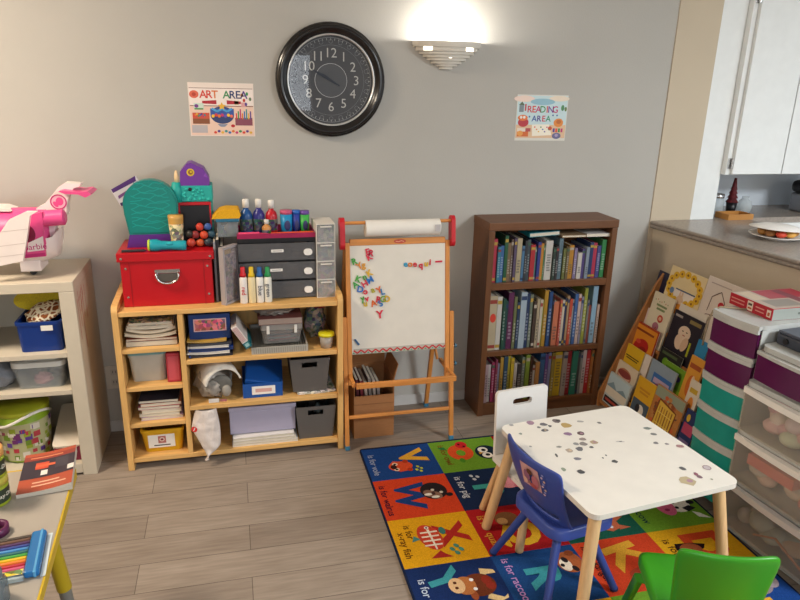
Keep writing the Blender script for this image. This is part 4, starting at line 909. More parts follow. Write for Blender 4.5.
def bottle(name, label, pxc, top, bot, half, body, cap, capm='#e8e4dc', group=None, yq=-.2):
    c = AY(yq, pxc, bot); r = AY(yq, pxc+half, bot).x-c.x; ht = AY(yq, pxc, top).z-zs
    t = T(name, label, 'bottle', (c.x, yq, zs), group=group)
    O('bottle_body', MB().lathe([(0, 0), (r*.9, 0), (r, .004), (r, ht*.58), (r*.8, ht*.68), (r*.42, ht*.74), (r*.42, ht*.78), (0, ht*.78)], mat(body, .3), 20), t)
    b = MB(); b.lathe([(r*1.01, ht*.2), (r*1.01, ht*.5)], mat('#3a3642' if body != '#b81f2a' else '#5a1a1e', .5, kind='motley'), 20); O('label_band', b, t)
    O('cap', MB().lathe([(0, ht*.785), (r*.5, ht*.785), (r*.52, ht*.98), (r*.45, ht), (0, ht)], mat(cap, .4), 16), t); return t
bottle('paint_bottle', 'blue paint bottle with a white cap, left of the three on the drawer organizer', 246.8, 199, 231, 6.4, '#1f4f8a', '#e8e4dc', group='paint bottles on the drawer organizer')
bottle('paint_bottle', 'dark violet paint bottle with a white cap, middle of the three on the drawer organizer', 259.3, 199, 231, 6, '#32307a', '#e8e4dc', group='paint bottles on the drawer organizer')
bottle('paint_bottle', 'red paint bottle with a white cap, right of the three on the drawer organizer', 271.8, 200, 231, 6, '#b81f2a', '#e8e4dc', group='paint bottles on the drawer organizer')
t = bottle('glue_bottle', 'small orange bottle with a white cap in front of the three paint bottles', 266.8, 219.5, 236, 4.6, '#c98a4a', '#e8e4dc', yq=-.242)
def cup(label, pxc, top, half, body, lid, yq=-.2):
    c = AY(yq, pxc, 229); r = AY(yq, pxc+half, 229).x-c.x; ht = AY(yq, pxc, top).z-zs
    t = T('toy_cup', label, 'cup', (c.x, yq, zs)); O('cup_body', MB().lathe([(0, 0), (r*.85, 0), (r, ht*.86), (0, ht*.86)], mat(body, .4), 20), t)
    O('lid', MB().lathe([(0, ht*.862), (r*.98, ht*.862), (r*.98, ht), (0, ht)], mat(lid, .4), 20), t)
    b = MB(); b.ellipsoid((r*.1, -r*.93, ht*.45), r*.5, r*.12, ht*.2, C('#3a3a6a'), 10, 8); O('sticker', b, t)
cup('bright blue cup with a pink lid on the drawer organizer', 286.5, 210, 6.2, '#1f8fc2', '#c2567a')
cup('dark blue cup with a blue lid between the bright blue and the green cups', 296.2, 210, 4.2, '#2f3f9a', '#2a64b8')
cup('green cup with a purple lid at the right end of the drawer organizer', 304.6, 210.5, 5.0, '#3fae4a', '#6a4a9a')
# four marker bottles in front
for pxc, c, body, wd, cn in ((244, '#c8202c', '#e6e0da', 'red', 'red'), (252.3, '#e0bc22', '#e3d2a4', 'yellow', 'yellow'), (260.3, '#1f5a9a', '#e6e2da', 'blue', 'blue'), (268.3, '#1f8a4a', '#e4e2d6', 'green', 'green')):
    yq = -.316; c0 = AY(yq, pxc, 297); r = AY(yq, pxc+3.9, 297).x-c0.x; ht = AY(yq, pxc, 267).z-ZT
    t = T('dot_marker', f'white dot marker bottle with a {cn} cap in front of the drawer organizer', 'marker', (c0.x, yq, ZT), group='dot markers in front of the drawer organizer')
    O('bottle_body', MB().lathe([(0, 0), (r*.95, 0), (r, .003), (r, ht*.68), (r*.8, ht*.73), (0, ht*.73)], mat(body, .4), 20), t)
    O('cap', MB().lathe([(0, ht*.735), (r*.82, ht*.735), (r*.82, ht*.8), (r*.6, ht*.84), (r*.6, ht*.98), (r*.5, ht), (0, ht)], mat(c, .4), 18), t)
    b = MB(); b.M = FR((0, -r, ht*.36), (0, 0, -1), (1, 0, 0)); wd != 'yellow' and b.text(wd, 0, 0, .024, .0012, C('#28324a' if cn != 'red' else c), .01, wmax=ht*.55); O('lettering', b, t)
# white mini drawers
x0, x1, za, zb = fy(-.3, 316.6, 224, 335.3, 293)
t = T('drawer_organizer', 'narrow white organizer with four small picture drawers at the right end of the cabinet top', 'organizer', ((x0+x1)/2, -.3, ZT), R(1)); w = x1-x0; H = zb-ZT; Wm = mat('#dcd6cc', .45)
b = MB(); b.box(-w/2, -w/2+.003, 0, .14, 0, H, Wm); b.box(w/2-.003, w/2, 0, .14, 0, H, Wm); b.box(-w/2+.003, w/2-.003, .135, .14, 0, H, Wm)
for k in range(5): b.box(-w/2+.003, w/2-.003, 0, .135, max(0, k*H/4-.0025), min(H, k*H/4+.0025), Wm)
O('body', b, t)
for k in range(4):
    b = MB(); z0 = k*H/4+.004; z1 = (k+1)*H/4-.004; b.box(-w/2+.005, w/2-.005, .001, .12, z0, z1, mat(['#9a7a5f', '#6a4a3a', '#5a5a52', '#8a8a86'][k], .5, kind='motley')); b.box(-w/2+.005, w/2-.005, -.002, .0008, z0, z1, mat('#d8d8d8', .1, kind='tint', alpha=.25))
    d = O('drawer', b, t); O('pull', MB().box(-w*.3, w*.3, -.008, -.0022, z1-.009, z1-.004, Wm, .001), d)

# ------------------------------------------------------------------ easel
LEAN = R(8.0)
ex, ey = .665, -.386
t = T('kids_easel', 'wooden easel with a magnetic whiteboard and a roll of paper between cabinet and bookcase', 'easel', (ex, ey, 0))
EF = Matrix.Rotation(-LEAN, 4, 'X')                           # front frame leans back
def eb(x0, x1, y0, y1, z0, z1, m, bev=.002): 
    b = MB(); b.M = EF; return b.box(x0-ex, x1-ex, y0, y1, z0, z1, m, bev)
ca = math.cos(LEAN)
EP = Vector((ex, ey, 0)); EN = Vector((0, -math.cos(LEAN), math.sin(LEAN)))
def EPX(x, y, off=.0):                                         # pixel -> easel-frame coordinates (x, z along the board)
    p = onp(EP+EN*(-off), EN, x, y)-EP; q = EF.inverted() @ p; return q.x+ex, q.z
sl, zt0 = EPX(349.5, 246); sr, _ = EPX(454, 246); _, zbt = EPX(400, 240); _, zw0 = EPX(401, 351)
sl2, _ = EPX(351, 380); 
O('leg', eb(.436, .455, -.001, .019, .29, zt0+.012, EASEL), t); O('leg', eb(.863, .882, -.001, .019, .29, zt0+.012, EASEL), t)
for xs0, xs1 in ((.4175, .4353), (.8835, .902)):
    l = O('leg', eb(xs0, xs1, -.0, .018, .012, .585, EASEL), t); O('foot_cap', eb(xs0-.001, xs1+.001, -.001, .019, 0.002, .022, C('#3a7a9a')), l, label='blue plastic foot cap')
O('top_rail', eb(.4555, .8625, 0, .018, zbt-.018, zbt+.008, EASELX), t)
b = MB(); b.M = EF @ FR((0, -.0003, zbt-.005), (1, 0, 0), (0, 0, 1)); b.ell(0, 0, .026, .0085, .0003, C('#b4442f')); b.text('kids', 0, 0, .013, .0006, C('#e8c0a0'), .01) if 0 else b.line([(-.018, .001), (-.006, -.002), (.006, .002), (.018, -.001)], .003, .0006, C('#e0a080')); O('maker_mark', b, t)
zbd0 = zw0-.002
bd = O('whiteboard', eb(.4555, .8625, .003, .013, zbd0, zbt-.0182, mat('#dcd6ca', .25), 0), t)
b = MB(); b.M = EF @ FR((0, .003, zbd0), (1, 0, 0), (0, 0, 1)); W_ = .407; b.rect(-W_/2, 0, W_/2, .022, .0004, C('#b9b2a4')); n = 13
b.line([(-W_/2+W_*i/(2*n), .005 if i % 2 else .018) for i in range(2*n+1)], .006, .001, C('#c0272d'))
for i in range(n): xq = -W_/2+W_*(2*i+1)/(2*n); b.poly([(xq-.008, .001), (xq+.008, .001), (xq, .004)], .0008, C('#4f8a6a'))
for i in range(n): xq = -W_/2+W_*(2*i)/(2*n); b.poly([(xq-.006, .003), (xq+.006, .003), (xq, .011)], .0009, C('#5f9a7a'))
b.rect(-W_/2, .0215, W_/2, .0235, .0006, C('#a8a49a')); b.M = EF @ FR((.659-ex, .003, zbd0), (1, 0, 0), (0, 0, 1)); O('border_strip', b, bd, label='red zigzag border strip')
O('bottom_rail', eb(.4555, .8625, .0135, .022, zbd0-.002, zbd0+.025, EASELX), t)
# lower crossbar + tray
_, zc = EPX(401, 413.5); O('crossbar', eb(.4352, .8828, .002, .016, zc-.006, zc+.008, EASELX), t)
_, ztr = EPX(400, 382, .06)
tr = MB(); zw = AY(-.45, 400, 383.5).z
b = MB(); yt = -.45-ey; b.box(.452-ex, .878-ex, yt, yt+.014, zw-.012, zw+.012, EASELX, .002); O('tray_front', b, t)
for xs0 in (.4365, .866): 
    b = MB(); b.M = Matrix.Translation((xs0-ex, yt+.0142, zw)); b.box(0, .014, 0, .2, -.008, .008, EASEL, .001); b.M = Matrix(); O('tray_arm', b, t)
# rear frame
RF = Matrix.Translation((0, .343, 0)) @ Matrix.Rotation(R(11.2), 4, 'X')
for xs0, xs1 in ((.436, .455), (.863, .882)):
    b = MB(); b.M = RF; b.box(xs0-ex, xs1-ex, -.009, .009, .012, .86, EASEL, .002); l = O('leg', b, t); b = MB(); b.M = RF; b.box(xs0-ex-.001, xs1-ex+.001, -.01, .01, .003, .022, C('#3a7a9a')); O('foot_cap', b, l, label='blue plastic foot cap')
b = MB(); b.M = RF; b.box(.4555-ex, .8625-ex, -.002, .008, .45, .84, mat('#2c3330', .7)); O('chalkboard', b, t)
# diagonal braces from the rear leg to the tray
for xs in (.4575, .8605):
    b = MB(); b.tube([(xs-ex, yt+.22, zw+.0), (xs-ex, .343-.115, .40)], .007, EASEL, 6); O('brace', b, t)
# red roll brackets, dowel, paper roll
def brk(pxs, x0, x1):
    b = MB(); b.M = FR((x0-ex, 0, 0), (0, 1, 0), (0, 0, 1))
    yy = math.tan(LEAN); zc0, zc1 = .88, .962
    pts = [(zc0*yy-.015+.03*(.5-.5*math.cos(R(a)))*0+.022*math.sin(R(a)), zc0-.022*math.cos(R(a))) for a in range(-90, 91, 20)]
    pts = [(zc0*yy+.024*math.cos(R(a)), zc0+.024*math.sin(R(a))) for a in range(180, 361, 20)]+[(zc1*yy+.024*math.cos(R(a)), zc1+.024*math.sin(R(a))) for a in range(0, 181, 20)]
    b.prism(pts, 0, x1-x0, mat('#c3202c', .35)); mod(O('roll_bracket', b, t, label='red roll bracket'), 'BEVEL', width=.003, segments=2)
brk(0, .413, .4335); brk(0, .8835, .9)
zd = .963; yd = zd*math.tan(LEAN)
b = MB(); b.cyl((.4335-ex, yd, zd), (.8835-ex, yd, zd), .007, .007, EASELX, 12); O('dowel', b, t)
xa = AY(ey+yd, 365, 229).x; xb = AY(ey+yd, 442, 229).x
b = MB(); b.cyl((xa-ex, yd, zd-.024), (xb-ex-.014, yd, zd-.024), .034, .034, PAPER, 28, mc=mat('#d3cabb', .8, kind='pages')); b.box(0, 0, 0, 0, 0, 0, PAPER) if 0 else None
b.M = FR((xb-ex-.03, yd-.0341, zd-.02), (1, 0, 0), (0, 0, 1)); b.rect(-.012, -.016, .012, .012, .002, C('#b9b4b4')); b.M = Matrix(); O('paper_roll', b, t)
# knobs
for xq, zq, s in ((.902, .43, 1), (.902, .35, 1), (.4175, .43, -.3), (.4175, .35, -.3)):
    b = MB(); b.M = EF @ Matrix.Translation((xq-ex, .009, zq)); b.cyl((0, 0, 0), (s*.006, 0, 0), .004, .004, CHROME, 10); b.cyl((s*.006, 0, 0), (s*.014, 0, 0), .01, .008, C('#3a6a82'), 14); O('knob', b, t, label='blue-grey plastic knob')
# magnets
LET = [('E', '#cf2440', 'pink-red', 150, 66, .2, 'at the top of the left cluster'), ('R', '#c81f3c', 'crimson', 168, 72, -.2, 'right of the pink-red E'), ('K', '#d4304a', 'rose', 160, 95, .4, 'just under the pink-red E'),
 ('R', '#3f9a3a', 'green', 77, 118, .3, 'at the left edge of the whiteboard'), ('Y', '#d8862f', 'orange', 106, 142, .5, 'near the left edge, beside the amber g'), ('g', '#d89a3a', 'amber', 128, 136, .1, 'left cluster, below the rose K'),
 ('K', '#dfb02a', 'golden', 160, 182, .5, 'above the blue M'), ('n', '#4a9a35', 'green', 134, 202, .3, 'left of the blue M'), ('M', '#2f74c0', 'blue', 164, 219, .5, 'in the middle of the left cluster'),
 ('K', '#47a23e', 'green', 98, 214, -.4, 'near the left edge of the whiteboard'), ('A', '#3f9a46', 'green', 84, 245, .6, 'at the far left, under the green K'), ('H', '#cf2f4a', 'red', 135, 240, .5, 'below the blue M'),
 ('D', '#2f6ab8', 'blue', 110, 270, -.3, 'left of the red o'), ('o', '#cf2840', 'red', 138, 281, 0, 'right of the blue D'), ('a', '#a8a22f', 'olive', 178, 272, .3, 'right of the red o'),
 ('Y', '#d8652f', 'orange', 213, 274, .4, 'at the right side of the left cluster'), ('L', '#2f78b0', 'blue', 232, 283, .2, 'beside the orange Y'), ('y', '#4f9a3a', 'green', 122, 318, .3, 'lower left of the cluster'),
 ('v', '#cf2840', 'red', 146, 320, .2, 'right of the green y'), ('u', '#d0b02a', 'yellow', 138, 347, .1, 'under the green y and red v'), ('A', '#d8682c', 'orange', 183, 346, .3, 'at the bottom of the left cluster'),
 ('R', '#c8243c', 'red', 209, 326, -.2, 'at the lower right of the left cluster'), ('S', '#2f78b8', 'blue', 221, 347, .5, 'at the bottom of the cluster, beside the orange A'), ('G', '#6a9a3a', 'green', 234, 324, .2, 'between the red R and the yellow D'),
 ('D', '#dcae2a', 'yellow', 256, 323, -.3, 'rightmost of the left cluster'), ('Y', '#cf2440', 'red', 217, 408, .1, 'alone below the left cluster'),
 ('e', '#2f9ac0', 'sky blue', 357, 131, 0, 'first of the row on the right'), ('o', '#dc7a2c', 'orange', 382, 131, 0, 'second of the row on the right'), ('e', '#cf2f3c', 'red', 408, 131, 0, 'third of the row on the right'),
 ('q', '#cf2440', 'red', 440, 137, 0, 'in the row on the right'), ('u', '#dcb42c', 'yellow', 470, 129, 0, 'in the row on the right'), ('i', '#cf2f3c', 'red', 491, 122, -.1, 'last letter of the row on the right'), ('-', '#cf2440', 'crimson', 538, 117, .0, 'standing apart at the right end of the row')]
for ch, c, cn, u, v, rot, where in LET:
    X_, Z_ = EPX(340+u/5.458, 240+v/5.458, .003)
    b = MB(); sz = .036 if (ch, v) != ('Y', 408) else .046
    if ch == '-': b.prism([(-.015, -.004), (.015, -.003), (.015, .004), (-.015, .003)], 0, .005, C(c, .35))
    else: b.text(ch, 0, 0, sz, .005, C(c, .35), .025, rot=rot, th=.0045)
    M_ = Matrix.Translation((ex, ey, 0)) @ EF @ FR((X_-ex, .0027, Z_), (1, 0, 0), (0, 0, 1)); 
    o = O('magnetic_letter' if ch != '-' else 'magnetic_dash', b); o.matrix_world = M_
    tag(o, f"{cn} magnetic {'dash' if ch == '-' else 'letter '+ch} {where} of the whiteboard" if 'of the' not in where and 'left cluster' not in where and 'row' not in where and 'whiteboard' not in where else f"{cn} magnetic {'dash' if ch == '-' else 'letter '+ch}, {where}, on the whiteboard" if len(where.split()) < 10 else f"{cn} magnetic letter {ch} {where}", 'magnet', 'magnetic letters on the easel')
X_, Z_ = EPX(356.5, 343, .003); b = MB(); b.prism([(-.012, .012), (-.004, .014), (.014, -.01), (.006, -.014)], 0, .005, C('#2a5a86', .4)); o = O('magnetic_bar', b); o.matrix_world = Matrix.Translation((ex, ey, 0)) @ EF @ FR((X_-ex, .0027, Z_+.004), (1, 0, 0), (0, 0, 1)); tag(o, 'dark blue magnet at the bottom left corner of the whiteboard', 'magnet')

# cardboard box under the easel with books
t = T('cardboard_box', 'open brown cardboard box standing under the easel', 'box', (.56, -.19, 0))
b = MB(); hw = .09; dd = .1; H = .275
b.box(-hw, hw, -dd, dd, .001, .005, CARD)
for x0, x1, y0, y1 in ((-hw, hw, -dd, -dd+.004), (-hw, hw, dd-.004, dd), (-hw, -hw+.004, -dd+.004, dd-.004), (hw-.004, hw, -dd+.004, dd-.004)): b.box(x0, x1, y0, y1, .005, H if y0 > 0 or x0 > 0 or x1 < 0 else .205, CARD)
b.box(-hw, hw, -dd-.0006, -dd, .163, .166, C('#8a5c36')); O('box_body', b, t)
b = MB(); b.M = Matrix.Translation((-hw, dd, H)) @ Matrix.Rotation(R(-12), 4, 'X'); b.box(0, 2*hw, -.003, 0, .0005, .1, CARD); O('flap', b, t)
b = MB(); b.M = Matrix.Translation((hw, -dd+.004, H)) @ Matrix.Rotation(R(14), 4, 'Y'); b.box(-.003, 0, 0, .19, .0005, .07, CARD); O('flap', b, t)
for i, (c, cn) in enumerate((('#5a2a32', 'dark maroon'), ('#7a2f3a', 'wine red'), ('#c8b9ac', 'cream'), ('#8f8782', 'grey'), ('#b8aaa0', 'beige'), ('#9a8f8c', 'taupe'))):
    b = MB(); b.box(-.006, .006, -.075, .08, 0, .27-.008*(i % 3), C(c)); b.box(-.0045, .0045, -.0735, .0785, .27-.008*(i % 3), .2705-.008*(i % 3), PAGES)
    tag(O('paperback_book', b, loc=(.505+.0185*i, -.19, .0055), rot=(0, R(-4), 0)), f'{cn} book standing in the cardboard box under the easel', 'book', 'books in the cardboard box')

# ------------------------------------------------------------------ brown bookcase
BX0, BX1, BY0 = 1.083, 1.712, -.2
t = T('bookcase', 'dark brown wooden bookcase with three full shelves against the grey wall', 'bookcase', (0, BY0, 0))
O('side_panel', MB().box(BX0, BX0+.028, 0, .195, 0, .9, WALZ, .002), t); O('side_panel', MB().box(BX1-.028, BX1, 0, .195, 0, .9, WALZ, .002), t)
O('top_panel', MB().box(BX0-.002, BX1+.002, -.003, .196, .9003, .938, WAL, .003), t)
for z0, z1 in ((.046, .062), (.305, .33), (.628, .66)): O('shelf', MB().box(BX0+.0283, BX1-.0283, .002, .188, z0, z1, WAL, .001), t)
O('kickboard', MB().box(BX0+.0283, BX1-.0283, .006, .02, 0, .0458, WAL), t)
O('back_panel', MB().box(BX0+.0283, BX1-.0283, .1885, .195, .0, .9, WALZ), t)
SH1 = [('#c8324a', 'pink-red', 55, 78, 125), ('#2f7f9a', 'teal blue', 79, 97, 170), ('#3a6aa8', 'blue', 97, 117, 165), ('#1f5a3a', 'dark green', 118, 138, 105), ('#8a6a4a', 'tan', 140, 159, 150), ('#6a5546', 'grey-brown', 160, 174, 130), ('#5a4a6a', 'dull purple', 175, 190, 125), ('#bfae8a', 'cream and tan', 192, 221, 125), ('#4a7aa0', 'steel blue', 222, 238, 170), ('#2e2f34', 'charcoal', 240, 255, 140), ('#39464f', 'dark slate', 256, 274, 135), ('#b8282f', 'red', 276, 303, 165), ('#4f7a7a', 'grey-teal', 304, 314, 180), ('#27368a', 'navy blue', 316, 335, 150), ('#d88a2a', 'red and yellow', 337, 355, 160), ('#5a8a5a', 'pale green', 356, 364, 170), ('#d9d4ca', 'thick white', 366, 408, 145), ('#26382f', 'very dark green', 409, 426, 180), ('#2b2629', 'black', 427, 443, 175), ('#5f7a86', 'grey-blue', 446, 470, 135), ('#6a6f35', 'olive', 472, 489, 190), ('#6a5a3a', 'khaki brown', 491, 508, 180), ('#c98a2a', 'mustard orange', 513, 540, 175), ('#8a7aa0', 'lavender', 542, 560, 190), ('#d8d2c8', 'white', 563, 588, 215), ('#54437f', 'purple', 590, 609, 195), ('#8f9fb0', 'pale grey-blue', 611, 630, 185), ('#23386a', 'navy', 633, 655, 160), ('#c0304f', 'pink', 657, 679, 165), ('#43488a', 'blue-violet', 682, 706, 180), ('#2f8a4a', 'bright green', 711, 738, 150)]
SH2 = [('#c9b896', 'beige with a red dot', 55, 100, 98), ('#dcd8d0', 'white', 102, 130, 103), ('#1f4a3a', 'dark green', 134, 152, 112), ('#1a3f3f', 'deep teal', 153, 166, 125), ('#5a1f4a', 'plum', 168, 200, 82), ('#6a7048', 'olive grey', 202, 220, 105), ('#22385a', 'dark blue', 222, 238, 132), ('#a9bccb', 'pale blue', 240, 276, 80), ('#22345a', 'navy', 277, 298, 88), ('#6f7a6a', 'grey-green', 300, 318, 95), ('#3f2f28', 'dark brown', 320, 338, 130), ('#b8a888', 'sand', 340, 356, 115), ('#cfc4ae', 'cream', 358, 374, 120), ('#a0a04a', 'yellow-green', 375, 386, 128), ('#c08f2a', 'mustard', 388, 411, 75), ('#20447a', 'royal blue', 413, 434, 80), ('#33221c', 'blackish brown', 436, 446, 110), ('#dc7a55', 'salmon orange', 449, 483, 135), ('#c85a4a', 'coral', 485, 497, 125), ('#d8ccb4', 'ivory', 499, 514, 125), ('#2b3458', 'thin navy', 516, 527, 118), ('#b08f6a', 'tan', 529, 542, 103), ('#c8482f', 'red-orange', 544, 562, 120), ('#9a9a9a', 'light grey', 564, 576, 125), ('#3a62a0', 'blue', 578, 598, 95), ('#d3b8ae', 'pale pink', 600, 618, 98), ('#8f8aa0', 'lavender grey', 620, 634, 110), ('#9aa03a', 'olive yellow', 636, 656, 68), ('#7a7a78', 'mid grey', 657, 668, 125), ('#8a4030', 'brick red', 669, 686, 155), ('#8fb4cc', 'light blue', 690, 721, 58), ('#c8a894', 'pink-beige', 724, 738, 150)]
SH3 = [('#b89aa4', 'pinkish grey', 66, 84, 95), ('#d0c8c4', 'off-white', 86, 102, 98), ('#a82a5a', 'magenta', 104, 122, 82), ('#8a2f4a', 'maroon pink', 124, 137, 66), ('#8f8aa4', 'grey lilac', 138, 150, 90), ('#c0963a', 'amber', 152, 170, 55), ('#234a6a', 'dark teal blue', 172, 195, 48), ('#b8a82a', 'olive yellow', 197, 214, 52), ('#dcc02a', 'bright yellow', 216, 236, 62), ('#dcd6d0', 'white', 238, 256, 95), ('#3a3436', 'black patterned', 258, 282, 98), ('#7a9080', 'grey-green', 284, 302, 62), ('#8aa83a', 'lime green', 304, 328, 42), ('#3a2218', 'dark brown', 331, 347, 55), ('#d8d2cc', 'short white', 349, 362, 110), ('#c08a4a', 'tan orange', 364, 388, 90), ('#2f64a0', 'blue', 392, 420, 42), ('#6a4a9a', 'purple', 422, 440, 50), ('#8a90c4', 'periwinkle', 442, 460, 42), ('#9a8a3a', 'khaki', 462, 480, 30), ('#dcb81f', 'yellow', 484, 526, 28), ('#a89a94', 'warm grey', 530, 556, 36), ('#a81f2a', 'dark red', 558, 586, 28), ('#1f7a66', 'teal green', 588, 622, 33), ('#3f4244', 'dark grey', 624, 638, 40), ('#8a8a88', 'grey', 639, 652, 44), ('#dcc8c6', 'pale pink', 654, 676, 33), ('#c42028', 'bright red', 678, 702, 33), ('#a8652a', 'orange-brown', 704, 718, 36)]
ORD = ['', 'first', 'second', 'third', 'fourth', 'fifth', 'sixth', 'seventh', 'eighth', 'ninth', 'tenth', '11th', '12th', '13th', '14th', '15th', '16th', '17th', '18th', '19th', '20th', '21st', '22nd', '23rd', '24th', '25th', '26th', '27th', '28th', '29th', '30th', '31st', '32nd']
def upright(label, x0, x1, z, h, d, c, yf, group, lean=0):
    w = x1-x0; c = '#%02x%02x%02x' % tuple(int(max(0, (int(c[i:i+2], 16)*.86+.14*110)*.9)) for i in (1, 3, 5)); cov = mat(c, .45); b = MB(); s = min(.0015, w*.18)
    b.box(-w/2, w/2, 0, s, 0, h, cov); b.box(-w/2, -w/2+s, s, d, 0, h, cov); b.box(w/2-s, w/2, s, d, 0, h, cov)
    lum = sum(lin(c))/3; mk = mat('#%02x%02x%02x' % tuple(int(int(c[q:q+2], 16)*.5+.5*(190 if lum < .2 else 70)) for q in (1, 3, 5)), .5); mk2 = mat(random.choice(['#8a3a32', '#2a3a5a', '#a88a3a', '#a89f90', '#3a5a44']), .5)
    z0 = h*random.uniform(.12, .25); nlet = random.randint(4, 9); k = w*.36
    kind = random.random()
    if kind < .6:
        for i in range(nlet):
            zz = z0+i*h*.065
            if zz < h*.85: b.box(-k*random.uniform(.5, 1), k*random.uniform(.5, 1), -.0004, 0, zz, zz+h*.04, mk)
    if kind > .4: b.box(-w*.47, w*.47, -.0003, 0, h*.86, h*.93, mk2)
    if kind > .7: b.box(-w*.47, w*.47, -.0003, 0, h*.04, h*.1, mk2)
    if 'red dot' in label: b.M = FR((0, -.0005, h*.6), (1, 0, 0), (0, 0, 1)); b.ell(0, 0, w*.4, w*.6, .0002, C('#c8402f')); b.M = Matrix()
    o = O('book', b, loc=((x0+x1)/2, yf, z), rot=(0, lean, 0), label=label, cat='book', group=group)
    O('pages', MB().box(-w/2+s, w/2-s, s, d-.003, .003, h-.004, PAGES), o)
random.seed(17)
used = {}
for nm, lst, z, u0, u1, ub0, ub1, ut0, ut1, zt in (('top', SH1, .6603, 52, 742, 388, 350, 72, 82, .9), ('middle', SH2, .3303, 52, 742, 398, 350, 62, 45, .628), ('bottom', SH3, .0623, 64, 722, 325, 265, 40, 22, .305)):
    for i, (c, cn, a, e, top) in enumerate(lst):
        f = (a-u0)/(u1-u0); g = (e-u0)/(u1-u0); xa = BX0+.031+f*.567; xb = BX0+.031+g*.567-.0008
        bot = ub0+(ub1-ub0)*f; tp = ut0+(ut1-ut0)*f; h = max(.09, min((bot-top)/(bot-tp)*(zt-z), zt-z-.012))
        upright(f'{cn} book, {ORD[i+1]} from left on the bookcase {nm} shelf', xa, xb, z, h, random.uniform(.13, .16), c, BY0+.012+random.uniform(0, .012), f'books on the {nm} shelf of the bookcase')
# books lying flat across the top row
def flat(label, pxl, pxr, ytop, z, th, c, d=.13, rz=0, rx=0, yf=-.185, pg=PAGES):
    x0 = AY(yf, pxl, ytop).x; x1 = AY(yf, pxr, ytop).x; w = x1-x0; b = MB(); s = .0015
    b.box(-w/2, w/2, 0, d, 0, s, C(c)); b.box(-w/2, w/2, 0, d, th-s, th, C(c)); b.box(-w/2, -w/2+s, 0, d, s, th-s, C(c))
    o = O('book', b, loc=((x0+x1)/2, yf, z), rot=(rx, rz, 0), label=label, cat='book'); O('pages', MB().box(-w/2+s, w/2-.002, .002, d-.003, s, th-s, pg), o)
flat('teal book lying flat across the upright books at the upper left of the bookcase', 530, 560, 235, .868, .018, '#1f8a9a', rz=R(-3))
flat('white magazine lying flat at the right end of the top shelf of the bookcase', 587, 613, 236, .858, .014, '#d8d2cc')
flat('tan magazine lying flat left of the white magazine on the top shelf', 562.5, 586.5, 236, .858, .01, '#a88a6a')
# ------------------------------------------------------------------ alphabet rug
RGX, RGY = .4795, -.4075; CW = .2949; RHt = .2553; RF0 = .2422+.0
ROWS = [0, -RF0]+[-RF0-RHt*k for k in range(1, 6)]+[-RF0-RHt*5-.242]
bt = MB()
def fm(c): return mat(c, .95, kind='fabric', spec=.05)
NAVY = '#1c2c52'
bt.M = Matrix.Translation((RGX, RGY, 0))
XE = 4*CW+.002
bt.prism(rrect(XE+.012, -ROWS[-1]+.024, .012, 4, XE/2, ROWS[-1]/2), .0004, .009, fm('#1a2540'))
CELLS = {(0, 0): '#1f4486', (0, 1): '#cf4426', (0, 2): '#dfa51f', (0, 3): '#1c2f5e', (0, 4): '#a8261f', (1, 0): '#6d9a2e', (1, 1): '#1d2c4c', (1, 2): '#ab2226', (1, 3): '#1f4478', (1, 4): '#dfa51f', (2, 0): '#a8261f', (2, 1): '#dfa51f', (2, 2): '#1f5a48', (2, 3): '#cf4426', (2, 4): '#6d9a2e', (3, 0): '#dfa51f', (3, 1): '#1f4486', (3, 2): '#6d9a2e', (3, 3): '#dfa51f', (3, 4): '#1f4486', (0, 5): '#6d9a2e', (1, 5): '#1f4486', (2, 5): '#1c2f5e', (3, 5): '#cf4426', (0, 6): '#1f4486', (1, 6): '#cf4426', (2, 6): '#dfa51f', (3, 6): '#1f5a48'}
ZR0 = .0094
for (c, r), col in CELLS.items(): bt.rect(c*CW, ROWS[r+1], (c+1)*CW, ROWS[r], ZR0, fm(col))
# within a cell: u along -y (reading direction, 0..1), v along +x (0..1)
def cellM(c, r): return Matrix.Translation((RGX, RGY, ZR0)) @ FR((c*CW, ROWS[r], 0), (0, -1, 0), (1, 0, 0))
def rh(r): return ROWS[r]-ROWS[r+1]
def word(c, r, lines, col):
    bt.M = cellM(c, r)
    for i, (s, u, v, sz) in enumerate(lines): bt.text(s, u*rh(r), v*CW, sz*.92, .0008, fm(col), .01, wmax=rh(r)*.82)
def letter(c, r, ch, u, v, sz, col, rot=0):
    bt.M = cellM(c, r); bt.text(ch, u*rh(r), v*CW, sz, .0006, fm(col), .045, rot=rot)
class Art:
    def __init__(s, c, r, du=0, dv=0): s.c = c; s.r = r; s.z = .0008; s.du = du; s.dv = dv
    def e(s, u, v, ru, rv, col, rot=0): s.z += .00005; bt.M = cellM(s.c, s.r); bt.ell((u+s.du)*rh(s.r), (v+s.dv)*CW, ru, rv, s.z, fm(col), rot, 24); return s
    def p(s, pts, col): s.z += .00005; bt.M = cellM(s.c, s.r); bt.poly([((u+s.du)*rh(s.r), (v+s.dv)*CW) for u, v in pts], s.z, fm(col)); return s
# V vole
word(0, 0, [('is for vole', .52, .1, .042)], '#9aa6bd'); letter(0, 0, 'V', .37, .66, .15, '#e0a93a', .15)
a = Art(0, 0, .07, -.07); a.p([(.4, .45), (.5, .38), (.66, .4), (.74, .5), (.72, .62), (.6, .68), (.46, .63)], '#d8532f'); a.e(.57, .53, .036, .05, '#d8532f').e(.5, .46, .012, .012, '#e8c8b0').e(.66, .46, .012, .012, '#e8c8b0').e(.5, .46, .006, .006, '#222').e(.66, .46, .006, .006, '#222').e(.58, .43, .016, .013, '#3a2222').e(.44, .62, .012, .012, '#b03a22').e(.7, .64, .012, .012, '#b03a22')
for u, v in ((.64, .76), (.7, .8), (.73, .73), (.78, .78)): a.e(u, v, .008, .006, '#b9c23a', .5)
